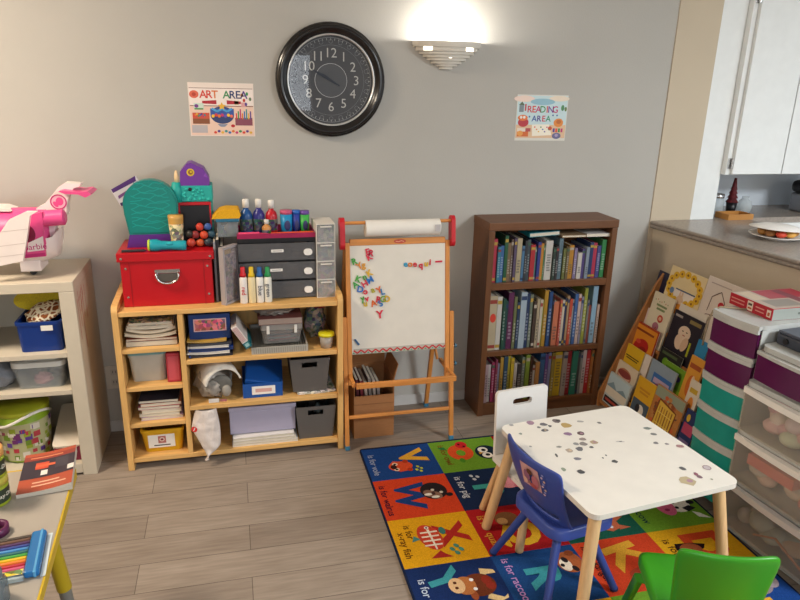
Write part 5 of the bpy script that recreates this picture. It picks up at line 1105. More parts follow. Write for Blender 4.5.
# W walrus
word(0, 1, [('is for walrus', .52, .09, .042)], '#1a1730'); letter(0, 1, 'W', .46, .39, .15, '#22407c', -.15)
a = Art(0, 1, .12, -.01); a.e(.3, .75, .055, .052, '#2b2427').e(.36, .68, .026, .02, '#8a6a5a', .6).e(.42, .76, .026, .02, '#8a6a5a', .6).e(.38, .66, .008, .016, '#e8e4da').e(.46, .74, .008, .016, '#e8e4da').e(.28, .74, .007, .007, '#d8d0c4').e(.36, .84, .007, .007, '#d8d0c4').e(.37, .73, .01, .008, '#4a3330').e(.14, .8, .01, .014, '#2b2427').e(.44, .93, .012, .014, '#2b2427')
# X x-ray fish
word(0, 2, [('is for', .3, .2, .04), ('x-ray fish', .56, .1, .04)], '#5a2f12'); letter(0, 2, 'X', .44, .68, .14, '#b02f28', .1)
a = Art(0, 2); a.e(.46, .43, .07, .04, '#c8452f', .2).p([(.75, .48), (.88, .34), (.9, .6), (.82, .52)], '#a82f2a')
for k in range(4): a.p([(.34+.09*k, .33), (.37+.09*k, .33), (.37+.09*k, .54), (.34+.09*k, .54)], '#ede4d4')
a.p([(.3, .42), (.72, .44), (.72, .46), (.3, .45)], '#ede4d4').e(.26, .43, .008, .008, '#ede4d4').e(.26, .43, .004, .004, '#222').p([(.4, .24), (.52, .2), (.48, .31)], '#4f8a86').e(.36, .6, .02, .012, '#3f7a72')
for u, v in ((.7, .68), (.78, .72), (.76, .62), (.84, .66)): a.e(u, v, .011, .008, '#4f8f7a', .5)
# Y yak
word(0, 3, [('is for yak', .5, .13, .042)], '#b9c6d8'); letter(0, 3, 'Y', .3, .36, .14, '#3f96a0', .2)
a = Art(0, 3); a.p([(.18, .8), (.24, .95), (.3, .96), (.3, .86), (.34, .78)], '#e3c58e').p([(.62, .78), (.72, .92), (.68, .97), (.74, .96), (.78, .86), (.7, .74)], '#e3c58e').e(.46, .72, .05, .055, '#6a3420').e(.36, .6, .012, .02, '#9a5030', .5).e(.62, .62, .02, .012, '#9a5030').e(.44, .57, .04, .035, '#b5703f').e(.42, .48, .034, .026, '#e0b98a').e(.37, .47, .006, .006, '#5a3020').e(.46, .47, .006, .006, '#5a3020').e(.36, .66, .007, .007, '#eee').e(.52, .66, .007, .007, '#eee').e(.4, .82, .02, .016, '#8a2f22').e(.5, .84, .018, .016, '#8a2f22')
# O owl
word(1, 0, [('is for owl', .45, .16, .045)], '#7a3b1a'); 
a = Art(1, 0); a.e(.42, .4, .062, .055, '#d9532a').e(.44, .4, .024, .02, '#6d9a2e').e(.18, .47, .028, .026, '#c8262c').p([(.2, .1), (.28, .14), (.3, .22), (.2, .2)], '#2f7a3a').e(.16, .44, .006, .006, '#3a1214').e(.24, .5, .006, .006, '#3a1214').e(.68, .36, .018, .012, '#4f8a2a').e(.5, .78, .055, .05, '#1d2a38').e(.42, .74, .022, .022, '#eee8dc').e(.6, .76, .022, .022, '#eee8dc').e(.43, .75, .01, .01, '#222').e(.59, .77, .01, .01, '#222').p([(.48, .66), (.55, .66), (.51, .72)], '#e0a93a')
# P pig
word(1, 1, [('is for pig', .42, .14, .045)], '#c8ccd4'); letter(1, 1, 'P', .55, .45, .15, '#3f9a94')
a = Art(1, 1); a.e(.42, .78, .045, .045, '#d98a94').e(.42, .7, .02, .016, '#c46a78').e(.3, .88, .012, .014, '#c46a78').e(.55, .88, .012, .014, '#c46a78')
for u, v in ((.16, .34), (.2, .42), (.26, .36)): a.e(u, v, .009, .007, '#c8ccd4', .5)
# Q quail
word(1, 2, [('is for quail', .5, .14, .045)], '#d8a03a'); letter(1, 2, 'Q', .62, .5, .17, '#e0b030')
a = Art(1, 2); a.e(.3, .45, .04, .045, '#7a5234').e(.34, .38, .02, .02, '#b58a5a').e(.7, .9, .04, .02, '#4a5a2a')
# R raccoon
word(1, 3, [('is for raccoon', .5, .13, .042)], '#b98ac0'); letter(1, 3, 'R', .48, .45, .15, '#3f96a0')
a = Art(1, 3); a.e(.32, .84, .05, .045, '#a85a34').e(.36, .78, .03, .02, '#e8d8c4').e(.27, .8, .014, .01, '#2a2224', .3).e(.45, .86, .014, .01, '#2a2224', .3).e(.36, .74, .008, .007, '#2a2224').e(.16, .9, .014, .016, '#8a4426')
# S, L, Z and further rows
for (c, r, ch, w, lc, tc) in ((0, 4, 'Z', 'is for zebra', '#e0a93a', '#e8d8c4'), (1, 4, 'S', 'is for snake', '#22407c', '#5a2f12'), (2, 4, 'L', 'is for lion', '#cf4426', '#1f3a1a'), (2, 0, 'H', 'is for hen', '#e0b030', '#e8d8c4'), (2, 1, 'I', 'is for iguana', '#22407c', '#5a2f12'), (3, 0, 'A', 'is for ant', '#b02f28', '#5a2f12'), (3, 1, 'B', 'is for bear', '#e0a93a', '#c8ccd4'), (0, 5, 'T', '', '#cf4426', '#111'), (1, 5, 'M', '', '#e0a93a', '#111'), (2, 5, 'F', '', '#cf4426', '#111'), (3, 5, 'G', '', '#1f4486', '#111')):
    if w: word(c, r, [(w, .5, .13, .042)], tc)
    letter(c, r, ch, .45, .5, .15, lc)
# J jackal
word(2, 2, [('is for jackal', .5, .13, .042)], '#12302a'); letter(2, 2, 'J', .3, .45, .15, '#e0a93a')
a = Art(2, 2); a.p([(.55, .62), (.62, .5), (.8, .5), (.88, .62), (.82, .76), (.62, .76)], '#c86a4a').p([(.56, .72), (.6, .88), (.68, .76)], '#c86a4a').p([(.86, .72), (.84, .88), (.76, .76)], '#c86a4a').p([(.64, .5), (.78, .5), (.74, .42), (.68, .42)], '#e8d0bc').e(.71, .43, .009, .008, '#2a1a1a').e(.64, .64, .008, .008, '#eee').e(.78, .64, .008, .008, '#eee')
# K kangaroo
word(2, 3, [('is for kangaroo', .5, .12, .042)], '#241416'); letter(2, 3, 'K', .34, .5, .17, '#e0a336', .2)
a = Art(2, 3); a.e(.72, .6, .03, .06, '#a8402a').e(.66, .84, .03, .025, '#b85a34')
# C cow
word(3, 2, [('is for cow', .5, .13, .045)], '#1f3d3a'); letter(3, 2, 'C', .26, .38, .15, '#1f3a5a', .2)
a = Art(3, 2); a.e(.5, .72, .05, .05, '#ece6dc').p([(.34, .7), (.44, .72), (.42, .9), (.32, .86)], '#26242a').p([(.6, .74), (.7, .78), (.64, .92), (.56, .86)], '#26242a').e(.52, .54, .055, .036, '#d9688f').e(.44, .53, .008, .01, '#9a3a5f').e(.6, .53, .008, .01, '#9a3a5f').e(.46, .68, .008, .008, '#222').e(.58, .68, .008, .008, '#222').p([(.26, .8), (.36, .78), (.3, .94)], '#ece6dc').p([(.7, .82), (.84, .84), (.9, .98), (.76, .9)], '#ece6dc').e(.5, .92, .012, .016, '#26242a')
# D dog
word(3, 3, [('is for dog', .5, .13, .045)], '#5a2f12'); letter(3, 3, 'D', .4, .55, .19, '#cf4a26', 0)
a = Art(3, 3); a.p([(.3, .2), (.42, .16), (.5, .3), (.46, .5), (.38, .56), (.32, .4)], '#241416').e(.44, .34, .03, .04, '#9a5030')
# E elephant
word(3, 4, [('is for elephant', .5, .12, .042)], '#c8ccd4'); letter(3, 4, 'E', .55, .45, .15, '#e0a93a')
a = Art(3, 4); a.e(.18, .66, .05, .055, '#8f8288').e(.16, .84, .036, .03, '#a3949a').e(.28, .6, .016, .05, '#8f8288', .5).e(.16, .62, .006, .006, '#222')
tag(O('alphabet_rug', bt), 'colourful alphabet rug with letters, animals and words in coloured squares', 'rug')

# ------------------------------------------------------------------ children's table
ZTAB = .42; tr = R(6.5); tcx, tcy = 1.114, -1.258
t = T('kids_table', 'low white square table with beech legs and scattered stickers', 'table', (tcx, tcy, .0135), tr)
TW, TD = .516, .522; zt = ZTAB-.0135
WT = mat('#e9e4da', .4)
b = MB(); b.prism(rrect(TW, TD, .03, 6), zt-.016, zt, WT, mat('#dcd6cc', .45))
inv = (Matrix.Translation((tcx, tcy, 0)) @ Matrix.Rotation(tr, 4, 'Z')).inverted()
STK = [(156, 132, 9, 4, '#9a6a8a'), (196, 137, 9, 3, '#4a4650'), (236, 126, 10, 4, '#5a4a4a'), (264, 140, 12, 5, '#c79a3f'), (199, 155, 8, 3, '#3a3840'), (181, 146, 4, 2, '#6a6a6a'), (215, 142, 4, 2, '#2f2f35'), (270, 166, 10, 3, '#8a5a8a'), (310, 165, 9, 4, '#4a2a2a'), (316, 182, 8, 3, '#8f7a70'), (350, 192, 9, 4, '#bfa070'), (318, 197, 9, 4, '#7a6f6a'), (296, 197, 6, 3, '#8a8a88'), (306, 212, 9, 4, '#4a4a50'), (275, 217, 9, 4, '#bfa890'), (300, 242, 8, 3, '#6a6a7a'), (243, 206, 6, 2, '#8a8a80'), (235, 232, 3, 4, '#3a3a3a'), (257, 275, 5, 4, '#8a9a7a'), (311, 283, 8, 4.5, '#26262a'), (415, 251, 7, 3, '#2a2a2a'), (388, 232, 2, 1.5, '#3a3a3a'), (378, 240, 2, 1.5, '#3a3a3a'), (367, 132, 5, 2, '#4a4a4a'), (308, 128, 7, 2, '#b0aaa4'), (515, 149, 9, 2.5, '#5a6a62'), (534, 167, 7, 2.5, '#6a6a66'), (541, 194, 6, 2.5, '#6f6a6a'), (574, 197, 5, 2, '#8a8080'), (616, 204, 8, 3, '#a86a6a'), (623, 273, 7, 3.5, '#3f3f40'), (698, 270, 9, 5, '#d8c8cc'), (665, 290, 5, 3, '#8a2f4a'), (675, 298, 6, 3, '#6a3a4a'), (641, 312, 18, 8, '#c8b07a'), (713, 306, 3, 1.5, '#8a8a6a'), (155, 205, 3, 1.5, '#8a8a8a'), (343, 207, 5, 2, '#3a3a3a'), (125, 166, 4, 2, '#7a8a7a'), (97, 139, 5, 2, '#9a9a9a'), (430, 190, 10, 1.5, '#d3cdc4')]
SX = 3.077
for i, (u, v, ru, rv, c) in enumerate(STK):
    P0 = inv @ AZ(ZTAB, 480+u/SX, 380+v/SX); P1 = inv @ AZ(ZTAB, 480+(u+ru)/SX, 380+v/SX); P2 = inv @ AZ(ZTAB, 480+u/SX, 380+(v-rv)/SX)
    ra = (P1-P0).length*1.5; rb = (P2-P0).length*1.6; an = math.atan2((P1-P0).y, (P1-P0).x)
    random.seed(100+i); c = '#%02x%02x%02x' % tuple(int(int(c[q:q+2], 16)*.62+.38*170) for q in (1, 3, 5)); n = 9; pts = []
    for k in range(n):
        q = 2*PI*k/n; f = random.uniform(.75, 1.1); x = ra*f*math.cos(q); y = rb*f*math.sin(q); pts.append((P0.x+x*math.cos(an)-y*math.sin(an), P0.y+x*math.sin(an)+y*math.cos(an)))
    b.poly(pts, zt+.0003+.00001*i, mat(c, .5))
    if ru >= 8 and i % 2 == 0: b.ell(P0.x+.2*ra, P0.y, ra*.35, rb*.35, zt+.0009, mat(random.choice(['#d8c0a0', '#b08a9a', '#4a4a4a']), .5))
b.ring((inv @ AZ(ZTAB, 480+698/SX, 380+270/SX)).x, (inv @ AZ(ZTAB, 480+698/SX, 380+270/SX)).y, .0125, .0105, zt+.001, C('#8a5a6a'))
O('tabletop', b, t)
for sx in (-1, 1):
    for sy in (-1, 1):
        b = MB(); b.cyl((sx*(TW/2-.042), sy*(TD/2-.042), zt-.0162), (sx*(TW/2+.012), sy*(TD/2+.012), .006), .0185, .0165, BEECH, 18); b.cyl((sx*(TW/2+.0115), sy*(TD/2+.0115), .008), (sx*(TW/2+.0122), sy*(TD/2+.0122), .0), .0165, .0155, mat('#c9a67a', .6), 18); O('leg', b, t)

# ------------------------------------------------------------------ white wooden chair (faces the table)
t = T('kids_chair', 'white wooden chair with beech legs and hand slot at the far side of the table', 'chair', (.982, -1.022, .0135), R(8))
zs_ = .245; WC = mat('#e2dfda', .4)
vs, fs = plate([(-.105, 0)]+[(.105, 0)]+[(.09+.014*math.cos(R(a)), .225+.014*math.sin(R(a))) for a in range(0, 91, 15)]+[(-.09+.014*math.cos(R(a)), .225+.014*math.sin(R(a))) for a in range(90, 181, 15)], [rrect(.078, .024, .0119, 6, 0, .192)], .014)
b = MB(); b.M = Matrix.Translation((0, .11, zs_-.0096)) @ Matrix.Rotation(R(-4), 4, 'X') @ Matrix.Rotation(PI/2, 4, 'X'); b.add(vs, fs, WC); O('backrest', b, t)
b = MB(); b.prism(rrect(.23, .235, .02, 5, 0, 0), zs_-.0096-.0165, zs_-.0096-.0005, WC); O('seat', b, t)
for sx in (-1, 1):
    for sy in (-1, 1):
        b = MB(); b.cyl((sx*.082, sy*.085, zs_-.0264), (sx*.122, sy*(.13 if sy > 0 else .122), .004), .0155, .0145, BEECH, 16); b.cyl((sx*.1222, sy*(.1302 if sy > 0 else .1222), .006), (sx*.1225, sy*(.1306 if sy > 0 else .1226), 0), .0145, .0135, mat('#c9a67a', .6), 16); O('leg', b, t)

# ------------------------------------------------------------------ moulded plastic chairs
def shell_back(w_bot, w_top, z0, z1, curve, lean, m, dy=0, slot=None, nu=16, nv=12, sweep=0):
    """curved back panel: local x across, y backwards (+), z up"""
    b = MB(); vs = {}; b2 = []
    idx = {}
    for j in range(nv+1):
        v = j/nv; 
        for i in range(nu+1):
            u = 2*i/nu-1; w = (w_bot+(w_top-w_bot)*v)/2
            k = 1-max(0, (v-.85)/.15)**2*.06
            zz = z0+(z1-z0)*v-(.006*abs(u)**10 if v > .9 else 0)
            x = w*u*k; y = dy+lean*v+curve*(1-u*u)-sweep*(1-v)**2; idx[(i, j)] = len(b2); b2.append((x, y, zz))
    fs = []
    for j in range(nv):
        for i in range(nu):
            u = (2*(i+.5)/nu-1); v = (j+.5)/nv
            if slot and abs(u) < slot[0] and slot[1] < v < slot[2]: continue
            fs.append((idx[(i, j)], idx[(i+1, j)], idx[(i+1, j+1)], idx[(i, j+1)]))
    b.add(b2, fs, m, True); return b
BLU = mat('#384c98', .4); BLUL = mat('#33468c', .42)
# blue chair: local -y is the front
bm = Vector((.829, -1.292)); fdir = Vector((.982, .18)); ang = math.atan2(fdir.y, fdir.x)+PI/2
base = bm+fdir*.115
t = T('kids_chair', 'blue plastic chair with a sticker on its back, left of the table', 'chair', (base.x, base.y, .0135), ang)
o = O('backrest', shell_back(.23, .285, .228, .465, .034, .03, BLU, .085, (.8, .14, .29), sweep=.06), t); mod(o, 'SOLIDIFY', thickness=.011, offset=0); mod(o, 'SUBSURF', levels=1, render_levels=1)
BSH = -.02
# sticker sits on the outer (rear) face of the backrest
b = MB()
SB = [(-.05, .365), (.03, .36), (.035, .435), (-.045, .44)]
def bk(x, z): 
    x += BSH; v = (z-.228)/.237; w = (.23+.055*v)/2; u = x/w; return (x, .085+.03*v+.034*(1-u*u)-.06*(1-v)**2+.0092, z)
def bpoly(pts, m, off=0):
    b.add([Vector(bk(x, z))+Vector((0, off, 0)) for x, z in pts], [tuple(reversed(range(len(pts))))], m)
bpoly(SB, C('#c99a9a'))
for k, (x, z, rx, rz, c) in enumerate(((-.03, .395, .014, .022, '#b56a78'), (.005, .4, .014, .02, '#8a5a7a'), (-.01, .42, .012, .01, '#5a3326'), (.015, .38, .012, .01, '#d8b0a0'), (-.02, .375, .016, .009, '#a84a52'))):
    bpoly([(x+rx*math.cos(2*PI*q/12), z+rz*math.sin(2*PI*q/12)) for q in range(12)], C(c), .0006+.0002*k)
for q in range(8): xx = -.058-.004*(q % 3); zz = .365+.01*q; bpoly([(xx+.004*math.cos(2*PI*a/8), zz+.004*math.sin(2*PI*a/8)) for a in range(8)], C(['#c8b0c0', '#8a90c8', '#c8a890'][q % 3]), .0006)
O('sticker', b, t)
b = MB(); n = 18; vs = []
for j, (k, z) in enumerate(((1.0, .215), (1.0, .245), (.93, .252), (.85, .246), (.5, .24), (0.02, .239))):
    for p in rrect(.24*k, .24*k, .05*k, 5, 0, -.02): vs.append((p[0], p[1], z-.003*(p[1] < -.05)))
m_ = len(vs)//6
b.add(vs, [(j*m_+i, j*m_+(i+1) % m_, (j+1)*m_+(i+1) % m_, (j+1)*m_+i) for j in range(5) for i in range(m_)]+[tuple(range(5*m_, 6*m_))], BLU, True); b.add(vs[:m_], [tuple(reversed(range(m_)))], BLU); O('seat', b, t)
b = MB(); b.box(-.085, .085, -.1, .07, .2, .2145, BLUL, .005); O('seat_frame', b, t)
for sx in (-1, 1):
    for sy in (-1, 1):
        b = MB(); b.cyl((sx*.07, sy*.05, .212), (sx*.146, sy*.13, .004), .0135, .012, BLUL, 14); b.cyl((sx*.1455, sy*.1295, .006), (sx*.1465, sy*.1305, 0), .0135, .013, mat('#232a4a', .6), 14); O('leg', b, t)
# green chair
GRN = mat('#37921e', .35); gm = Vector((1.09, -1.8)); fd = Vector((.34, .94)).normalized(); ang = math.atan2(fd.y, fd.x)+PI/2
base = gm+fd*.125
t = T('kids_chair', 'bright green plastic children chair at the near right corner of the rug', 'chair', (base.x, base.y, .0135), ang)
o = O('backrest', shell_back(.2, .243, .235, .468, .022, .03, GRN, .1, (.7, .03, .27)), t); mod(o, 'SOLIDIFY', thickness=.014, offset=0); mod(o, 'SUBSURF', levels=1, render_levels=1)
b = MB(); vs = []
for j, (k, z) in enumerate(((1.0, .225), (1.0, .247), (.95, .252), (.86, .248), (.5, .24), (0.02, .239))):
    for p in rrect(.25*k, .25*k, .03*k, 5, 0, -.005): vs.append((p[0], p[1], z))
m_ = len(vs)//6
b.add(vs, [(j*m_+i, j*m_+(i+1) % m_, (j+1)*m_+(i+1) % m_, (j+1)*m_+i) for j in range(5) for i in range(m_)]+[tuple(range(5*m_, 6*m_))], GRN, True); b.add(vs[:m_], [tuple(reversed(range(m_)))], GRN); O('seat', b, t)
for sx in (-1, 1):
    for sy in (-1, 1):      # splayed channel-section legs joined under the seat side
        b = MB(); top = Vector((sx*.112, sy*.045, .2245)); mid = Vector((sx*.126, sy*.078, .2)); ft = Vector((sx*.15, sy*.135, .0))
        ax = Vector((0, 1, 0)); 
        secs = []
        for c_, wy, wx in ((top, .022, .016), (mid, .02, .016), (ft, .016, .014)): secs.append([(c_.x-wx/2*1, c_.y-wy, c_.z), (c_.x+wx/2, c_.y-wy, c_.z), (c_.x+wx/2, c_.y+wy, c_.z), (c_.x-wx/2, c_.y+wy, c_.z)])
        V = sum(secs, []); b.add(V, [(j*4+i, j*4+(i+1) % 4, (j+1)*4+(i+1) % 4, (j+1)*4+i) for j in range(2) for i in range(4)]+[(3, 2, 1, 0), (8, 9, 10, 11)], GRN)
        b.add([(v[0]+sx*.004*1, v[1], v[2]) for v in V], [(0, 1, 2, 3)], GRN) if 0 else None
        o = O('leg', b, t); mod(o, 'BEVEL', width=.004, segments=2)
# ------------------------------------------------------------------ slanted book display by the right wall
DSP = mat('#a9713f', .5, kind='wood_z'); DSPY = mat('#a9713f', .5, kind='wood_x')
RY0, RY1 = -.9, -.198
t = T('book_display', 'tiered wooden book display full of picture books between bookcase and drawers', 'display', (1.72, RY1, 0))
def dl(x, z): return (x-1.72, z)
SIDE = [dl(1.715, 0), dl(2.005, 0), dl(2.005, .67), dl(1.985, .675), dl(1.95, .62), dl(1.715, .07)]
for y in (0, RY0-RY1+.014):
    b = MB(); b.M = FR((0, y, 0), (1, 0, 0), (0, 0, 1)); b.prism(SIDE, .0, .014, DSP); o = O('side_panel', b, t); mod(o, 'BEVEL', width=.003, segments=2)
TIER = [(1.735, .03), (1.775, .10), (1.812, .18), (1.85, .265), (1.888, .35), (1.924, .435)]     # x, z of each ledge's lip; books lean back by SL
SL = .2; LW = RY1-RY0-.0284
for i, (x, z) in enumerate(TIER):
    b = MB(); x1 = TIER[i+1][0] if i < 5 else 1.98
    b.M = Matrix.Translation((-1.72, -LW-.0142, 0)); b.box(x-.004, x1+.0, 0, LW, z-.012, z-.004, DSPY); b.box(x-.01, x-.004, 0, LW, z-.012, z+.004, DSPY)
    zb = z-.012; zt_ = (TIER[i+1][1]-.0125) if i < 5 else .66
    b.add([(x1-.002, 0, zb), (x1-.002, LW, zb), (x1+SL*(zt_-zb)*.12, LW, zt_), (x1+SL*(zt_-zb)*.12, 0, zt_)], [(0, 1, 2, 3)], DSPY)
    O('tier', b, t)
def tp(k, px_, off=0):
    x, z = TIER[k]; n = Vector((-1, 0, SL)).normalized(); return onp(Vector((x, 0, z))-n*off, n, *px_)
def dbook(k, label, TL, TR, BL, c, art=None, off=.0, ext=None, th=.008, ttl=None):
    """picture book leaning on tier k; corner pixels measured on the photo give its real place and size"""
    n = Vector((-1, 0, SL)).normalized(); upv = Vector((SL, 0, 1)).normalized()
    a = tp(k, TL, off); bq = tp(k, TR, off); d = tp(k, BL, off)
    w = max(.03, a.y-bq.y); yc = (a.y+bq.y)/2; top = (a-Vector((TIER[k][0], a.y, TIER[k][1]))).dot(upv); h = top if ext else (a-d).length
    h = max(.05, min(top-.001, h if not ext else top)); bot = max(.0015, top-h)
    if bot > .03: bot = .0015; h = top-bot
    o0 = Vector((TIER[k][0], yc, TIER[k][1]))+upv*bot+(-n)*off
    b = MB(); cov = mat(c, .4); b.box(-w/2, w/2, 0, h, -.0012, 0, cov); b.box(-w/2, w/2, 0, h, -th, -th+.0012, cov); b.box(-w/2, -w/2+.001, 0, h, -th+.0012, -.0012, cov)
    if art: art(b, w, h)
    o = O('picture_book', b); o.matrix_world = FR(o0, (0, -1, 0), upv)
    tag(o, label, 'book', 'picture books on the slanted display')
    O('pages', MB().box(-w/2+.001, w/2-.0015, .0015, h-.0015, -th+.0012, -.0012, PAGES), o)
def A_title(b, w, h, c, v=.86, s=.1, wd=.7): 
    for i in range(2): b.rect(-w*wd/2+.05*w*i, h*(v-.07*i), w*wd/2-.05*w*i, h*(v-.07*i+.04), .0004, C(c))
def art_sun(b, w, h):
    random.seed(4); b.rect(-w*.36, h*.02, w*.36, h*.68, .0004, C('#e9e0d6'))
    for i in range(16): q = 2*PI*i/16; b.ell(w*.43*math.cos(q)*(1), h*.72+h*.22*math.sin(q), w*.08, w*.07, .0006+.00005*i, C('#e0b22f')); b.ell(w*.43*math.cos(q), h*.72+h*.22*math.sin(q), w*.025, w*.022, .0018, C('#8a5a1f'))
    b.ell(-.02*w, h*.52, w*.1, h*.1, .002, C('#d9b99a')); b.ell(.06*w, h*.4, w*.2, h*.09, .0021, C('#d88a2a')); b.ell(-.05*w, h*.63, w*.02, h*.05, .0022, C('#d9b99a')); b.ell(.02*w, h*.63, w*.02, h*.05, .0022, C('#d9b99a')); b.ell(-w*.3, h*.64, w*.06, w*.06, .0022, C('#6a86a8')); b.rect(-w*.2, h*.68, w*.34, h*.7, .002, C('#4a5a78'))
def art_ballet(b, w, h):
    b.line([(-w*.3, h*.55), (-w*.28, h*.75), (-w*.1, h*.85), (w*.05, h*.72), (-w*.02, h*.55), (-w*.2, h*.5)], .004, .0006, C('#5a4038')); b.ell(-w*.02, h*.68, w*.07, w*.06, .0008, C('#c2303a')); b.line([(-w*.42, h*.3), (-w*.3, h*.5), (-w*.12, h*.52)], .003, .0006, C('#7a5a48')); b.rect(-w*.4, h*.92, w*.1, h*.935, .0006, C('#b8a8a0'))
def art_trike(b, w, h):
    b.ell(.1*w, h*.55, w*.13, w*.12, .0006, C('#c2452f')); b.ell(.1*w, h*.55, w*.07, w*.06, .0008, C('#e0b090')); b.ell(.0, h*.38, w*.15, h*.08, .0007, C('#a86a7a')); b.ring(-.12*w, h*.22, w*.12, w*.07, .0009, C('#2a2a2e'), 18); b.ring(.16*w, h*.2, w*.1, w*.06, .0009, C('#2a2a2e'), 18); b.line([(-.12*w, h*.22), (.04*w, h*.38), (.16*w, h*.2)], .004, .001, C('#8a4a3a'))
    for i in range(7): b.ell((-.35+.1*i)*w, h*(.86+.02*math.sin(i*2)), w*.02, w*.02, .0006, C(['#6a8a3a', '#b86a3a'][i % 2]))
    A_title(b, w, h, '#7a8a5a', .76, wd=.5)
def art_face(b, w, h):
    b.ell(0, h*.62, w*.2, h*.15, .0006, C('#ddc6ae')); b.ell(-.09*w, h*.4, w*.13, h*.16, .0007, C('#dcc2a8'), .3); b.ell(.1*w, h*.4, w*.1, h*.16, .0008, C('#cfae92'), -.3); b.ell(-.06*w, h*.65, w*.03, h*.012, .0009, C('#3a2a22')); b.ell(.07*w, h*.65, w*.03, h*.012, .0009, C('#3a2a22')); b.ell(0, h*.57, w*.05, h*.012, .0009, C('#a85a4a')); b.rect(.24*w, h*.2, .3*w, h*.5, .0006, C('#a8b02a')); b.rect(.05*w, h*.86, .42*w, h*.94, .0006, C('#8a7a4a')); b.rect(-.44*w, h*.88, -.2*w, h*.93, .0006, C('#a8a098'))
def art_red(b, w, h):
    b.rect(-w*.44, h*.02, w*.46, h*.95, .0003, C('#d88a26')); b.ell(0, h*.38, w*.3, h*.22, .0006, C('#b0241f'), .3); b.ell(.1*w, h*.3, w*.16, h*.12, .0008, C('#8a1c1a')); b.ell(-.14*w, h*.5, w*.1, h*.06, .0009, C('#cc4a3a')); b.rect(-w*.34, h*.78, w*.36, h*.84, .0006, C('#8a3a1a'))
def art_yel(b, w, h): A_title(b, w, h, '#5a4a1a', .62); b.ell(.12*w, h*.22, w*.16, h*.14, .0006, C('#2f3a2a')); b.ell(-.16*w, h*.24, w*.1, h*.1, .0006, C('#e8e0c8'))
def art_round(b, w, h): b.ell(-.02*w, h*.6, w*.32, h*.24, .0005, C('#b87a5a')); b.ell(-.02*w, h*.58, w*.26, h*.18, .0007, C('#d8a890')); b.ell(-.02*w, h*.66, w*.3, h*.12, .0008, C('#8a3f3a')); b.rect(-.4*w, h*.12, .2*w, h*.2, .0006, C('#a89a8a'))
def art_land(b, w, h): b.rect(-w*.46, h*.55, w*.46, h*.95, .0004, C('#b8cdd6')); b.rect(-w*.46, h*.3, w*.46, h*.55, .0004, C('#d9d2c2')); b.poly([(-w*.46, h*.55), (-w*.2, h*.75), (0, h*.56), (w*.25, h*.7), (w*.46, h*.55)], .0006, C('#7f98a4')); b.rect(-w*.4, h*.04, w*.3, h*.24, .0006, C('#26242a')); b.rect(-w*.34, h*.1, w*.24, h*.18, .0008, C('#a8463a'))
def art_photo(b, w, h): b.rect(-w*.46, h*.08, w*.46, h*.55, .0004, C('#4a5a6a')); b.rect(-w*.46, h*.08, w*.46, h*.22, .0006, C('#c8b8a0')); b.ell(.05*w, h*.36, w*.2, h*.12, .0007, C('#e2ddd4')); b.ell(-.1*w, h*.38, w*.12, h*.09, .0008, C('#2a2c34')); A_title(b, w, h, '#c2882a', .76, wd=.6)
def art_big(b, w, h):
    random.seed(8); b.rect(-w*.49, h*.02, w*.49, h*.98, .0003, C('#b5793f')); b.rect(-w*.49, h*.8, w*.49, h*.985, .0004, C('#8f9a86'))
    for i in range(40): q = random.random()*2*PI; b.ell(w*.4*math.cos(q)*random.uniform(.85, 1.08), h*.45+h*.4*math.sin(q)*random.uniform(.85, 1.08), w*.06, w*.05, .0006+.00002*i, C(random.choice(['#8a4a2a', '#c8623a', '#a85a3a', '#6a4a3a', '#b8824a'])))
    b.prism([(-w*.33, h*.2), (w*.3, h*.14), (w*.34, h*.72), (-w*.28, h*.8)], .0, .0018, C('#7a3f1f')); b.poly([(-w*.3, h*.225), (w*.27, h*.17), (w*.31, h*.7), (-w*.25, h*.77)], .002, C('#dcb84a'))
    for i in range(6): b.rect(-w*.22+i*w*.085, h*.25, -w*.185+i*w*.085, h*.68, .0022+.00001*i, C('#8a5a2a' if i % 2 else '#b8862f'))
    for k in range(2): b.rect(-w*.24, h*(.36+.2*k), w*.26, h*(.375+.2*k), .0024, C('#e6cc6a'))
def art_bp(b, w, h): b.rect(-w*.3, h*.35, w*.44, h*.8, .0004, C('#3a6aa8')); b.ell(0, h*.5, w*.2, h*.14, .0006, C('#8a4a7a')); b.rect(-w*.24, h*.62, w*.38, h*.72, .0006, C('#b8a0b8')); b.rect(-w*.44, h*.06, w*.44, h*.3, .0005, C('#7a8a98'))
def art_green(b, w, h): b.ell(.1*w, h*.72, w*.12, h*.08, .0006, C('#4a3a6a')); b.ell(-.12*w, h*.66, w*.1, h*.07, .0006, C('#3a5a2a')); b.rect(-.02*w, h*.06, w*.42, h*.46, .0005, C('#8fb02a')); b.ell(.2*w, h*.24, w*.11, h*.1, .0008, C('#cfc0a0')); b.ring(.2*w, h*.24, w*.12, w*.1, .0009, C('#3a3a2a'), 16); b.rect(-.4*w, h*.84, .2*w, h*.9, .0006, C('#4f7a1f'))
def art_oran(b, w, h): b.ell(.0, h*.52, w*.26, h*.18, .0006, C('#c86a2a')); b.ell(.1*w, h*.6, w*.12, h*.1, .0008, C('#e8c8a0')); b.rect(-w*.4, h*.8, w*.4, h*.88, .0006, C('#a8522a')); b.rect(-w*.45, h*.04, w*.45, h*.2, .0005, C('#5a2a2a'))
def art_blue(b, w, h): b.ell(.05*w, h*.35, w*.28, h*.2, .0006, C('#e2e0dc')); b.rect(-w*.2, h*.28, w*.3, h*.36, .0008, C('#3a4a5a'))
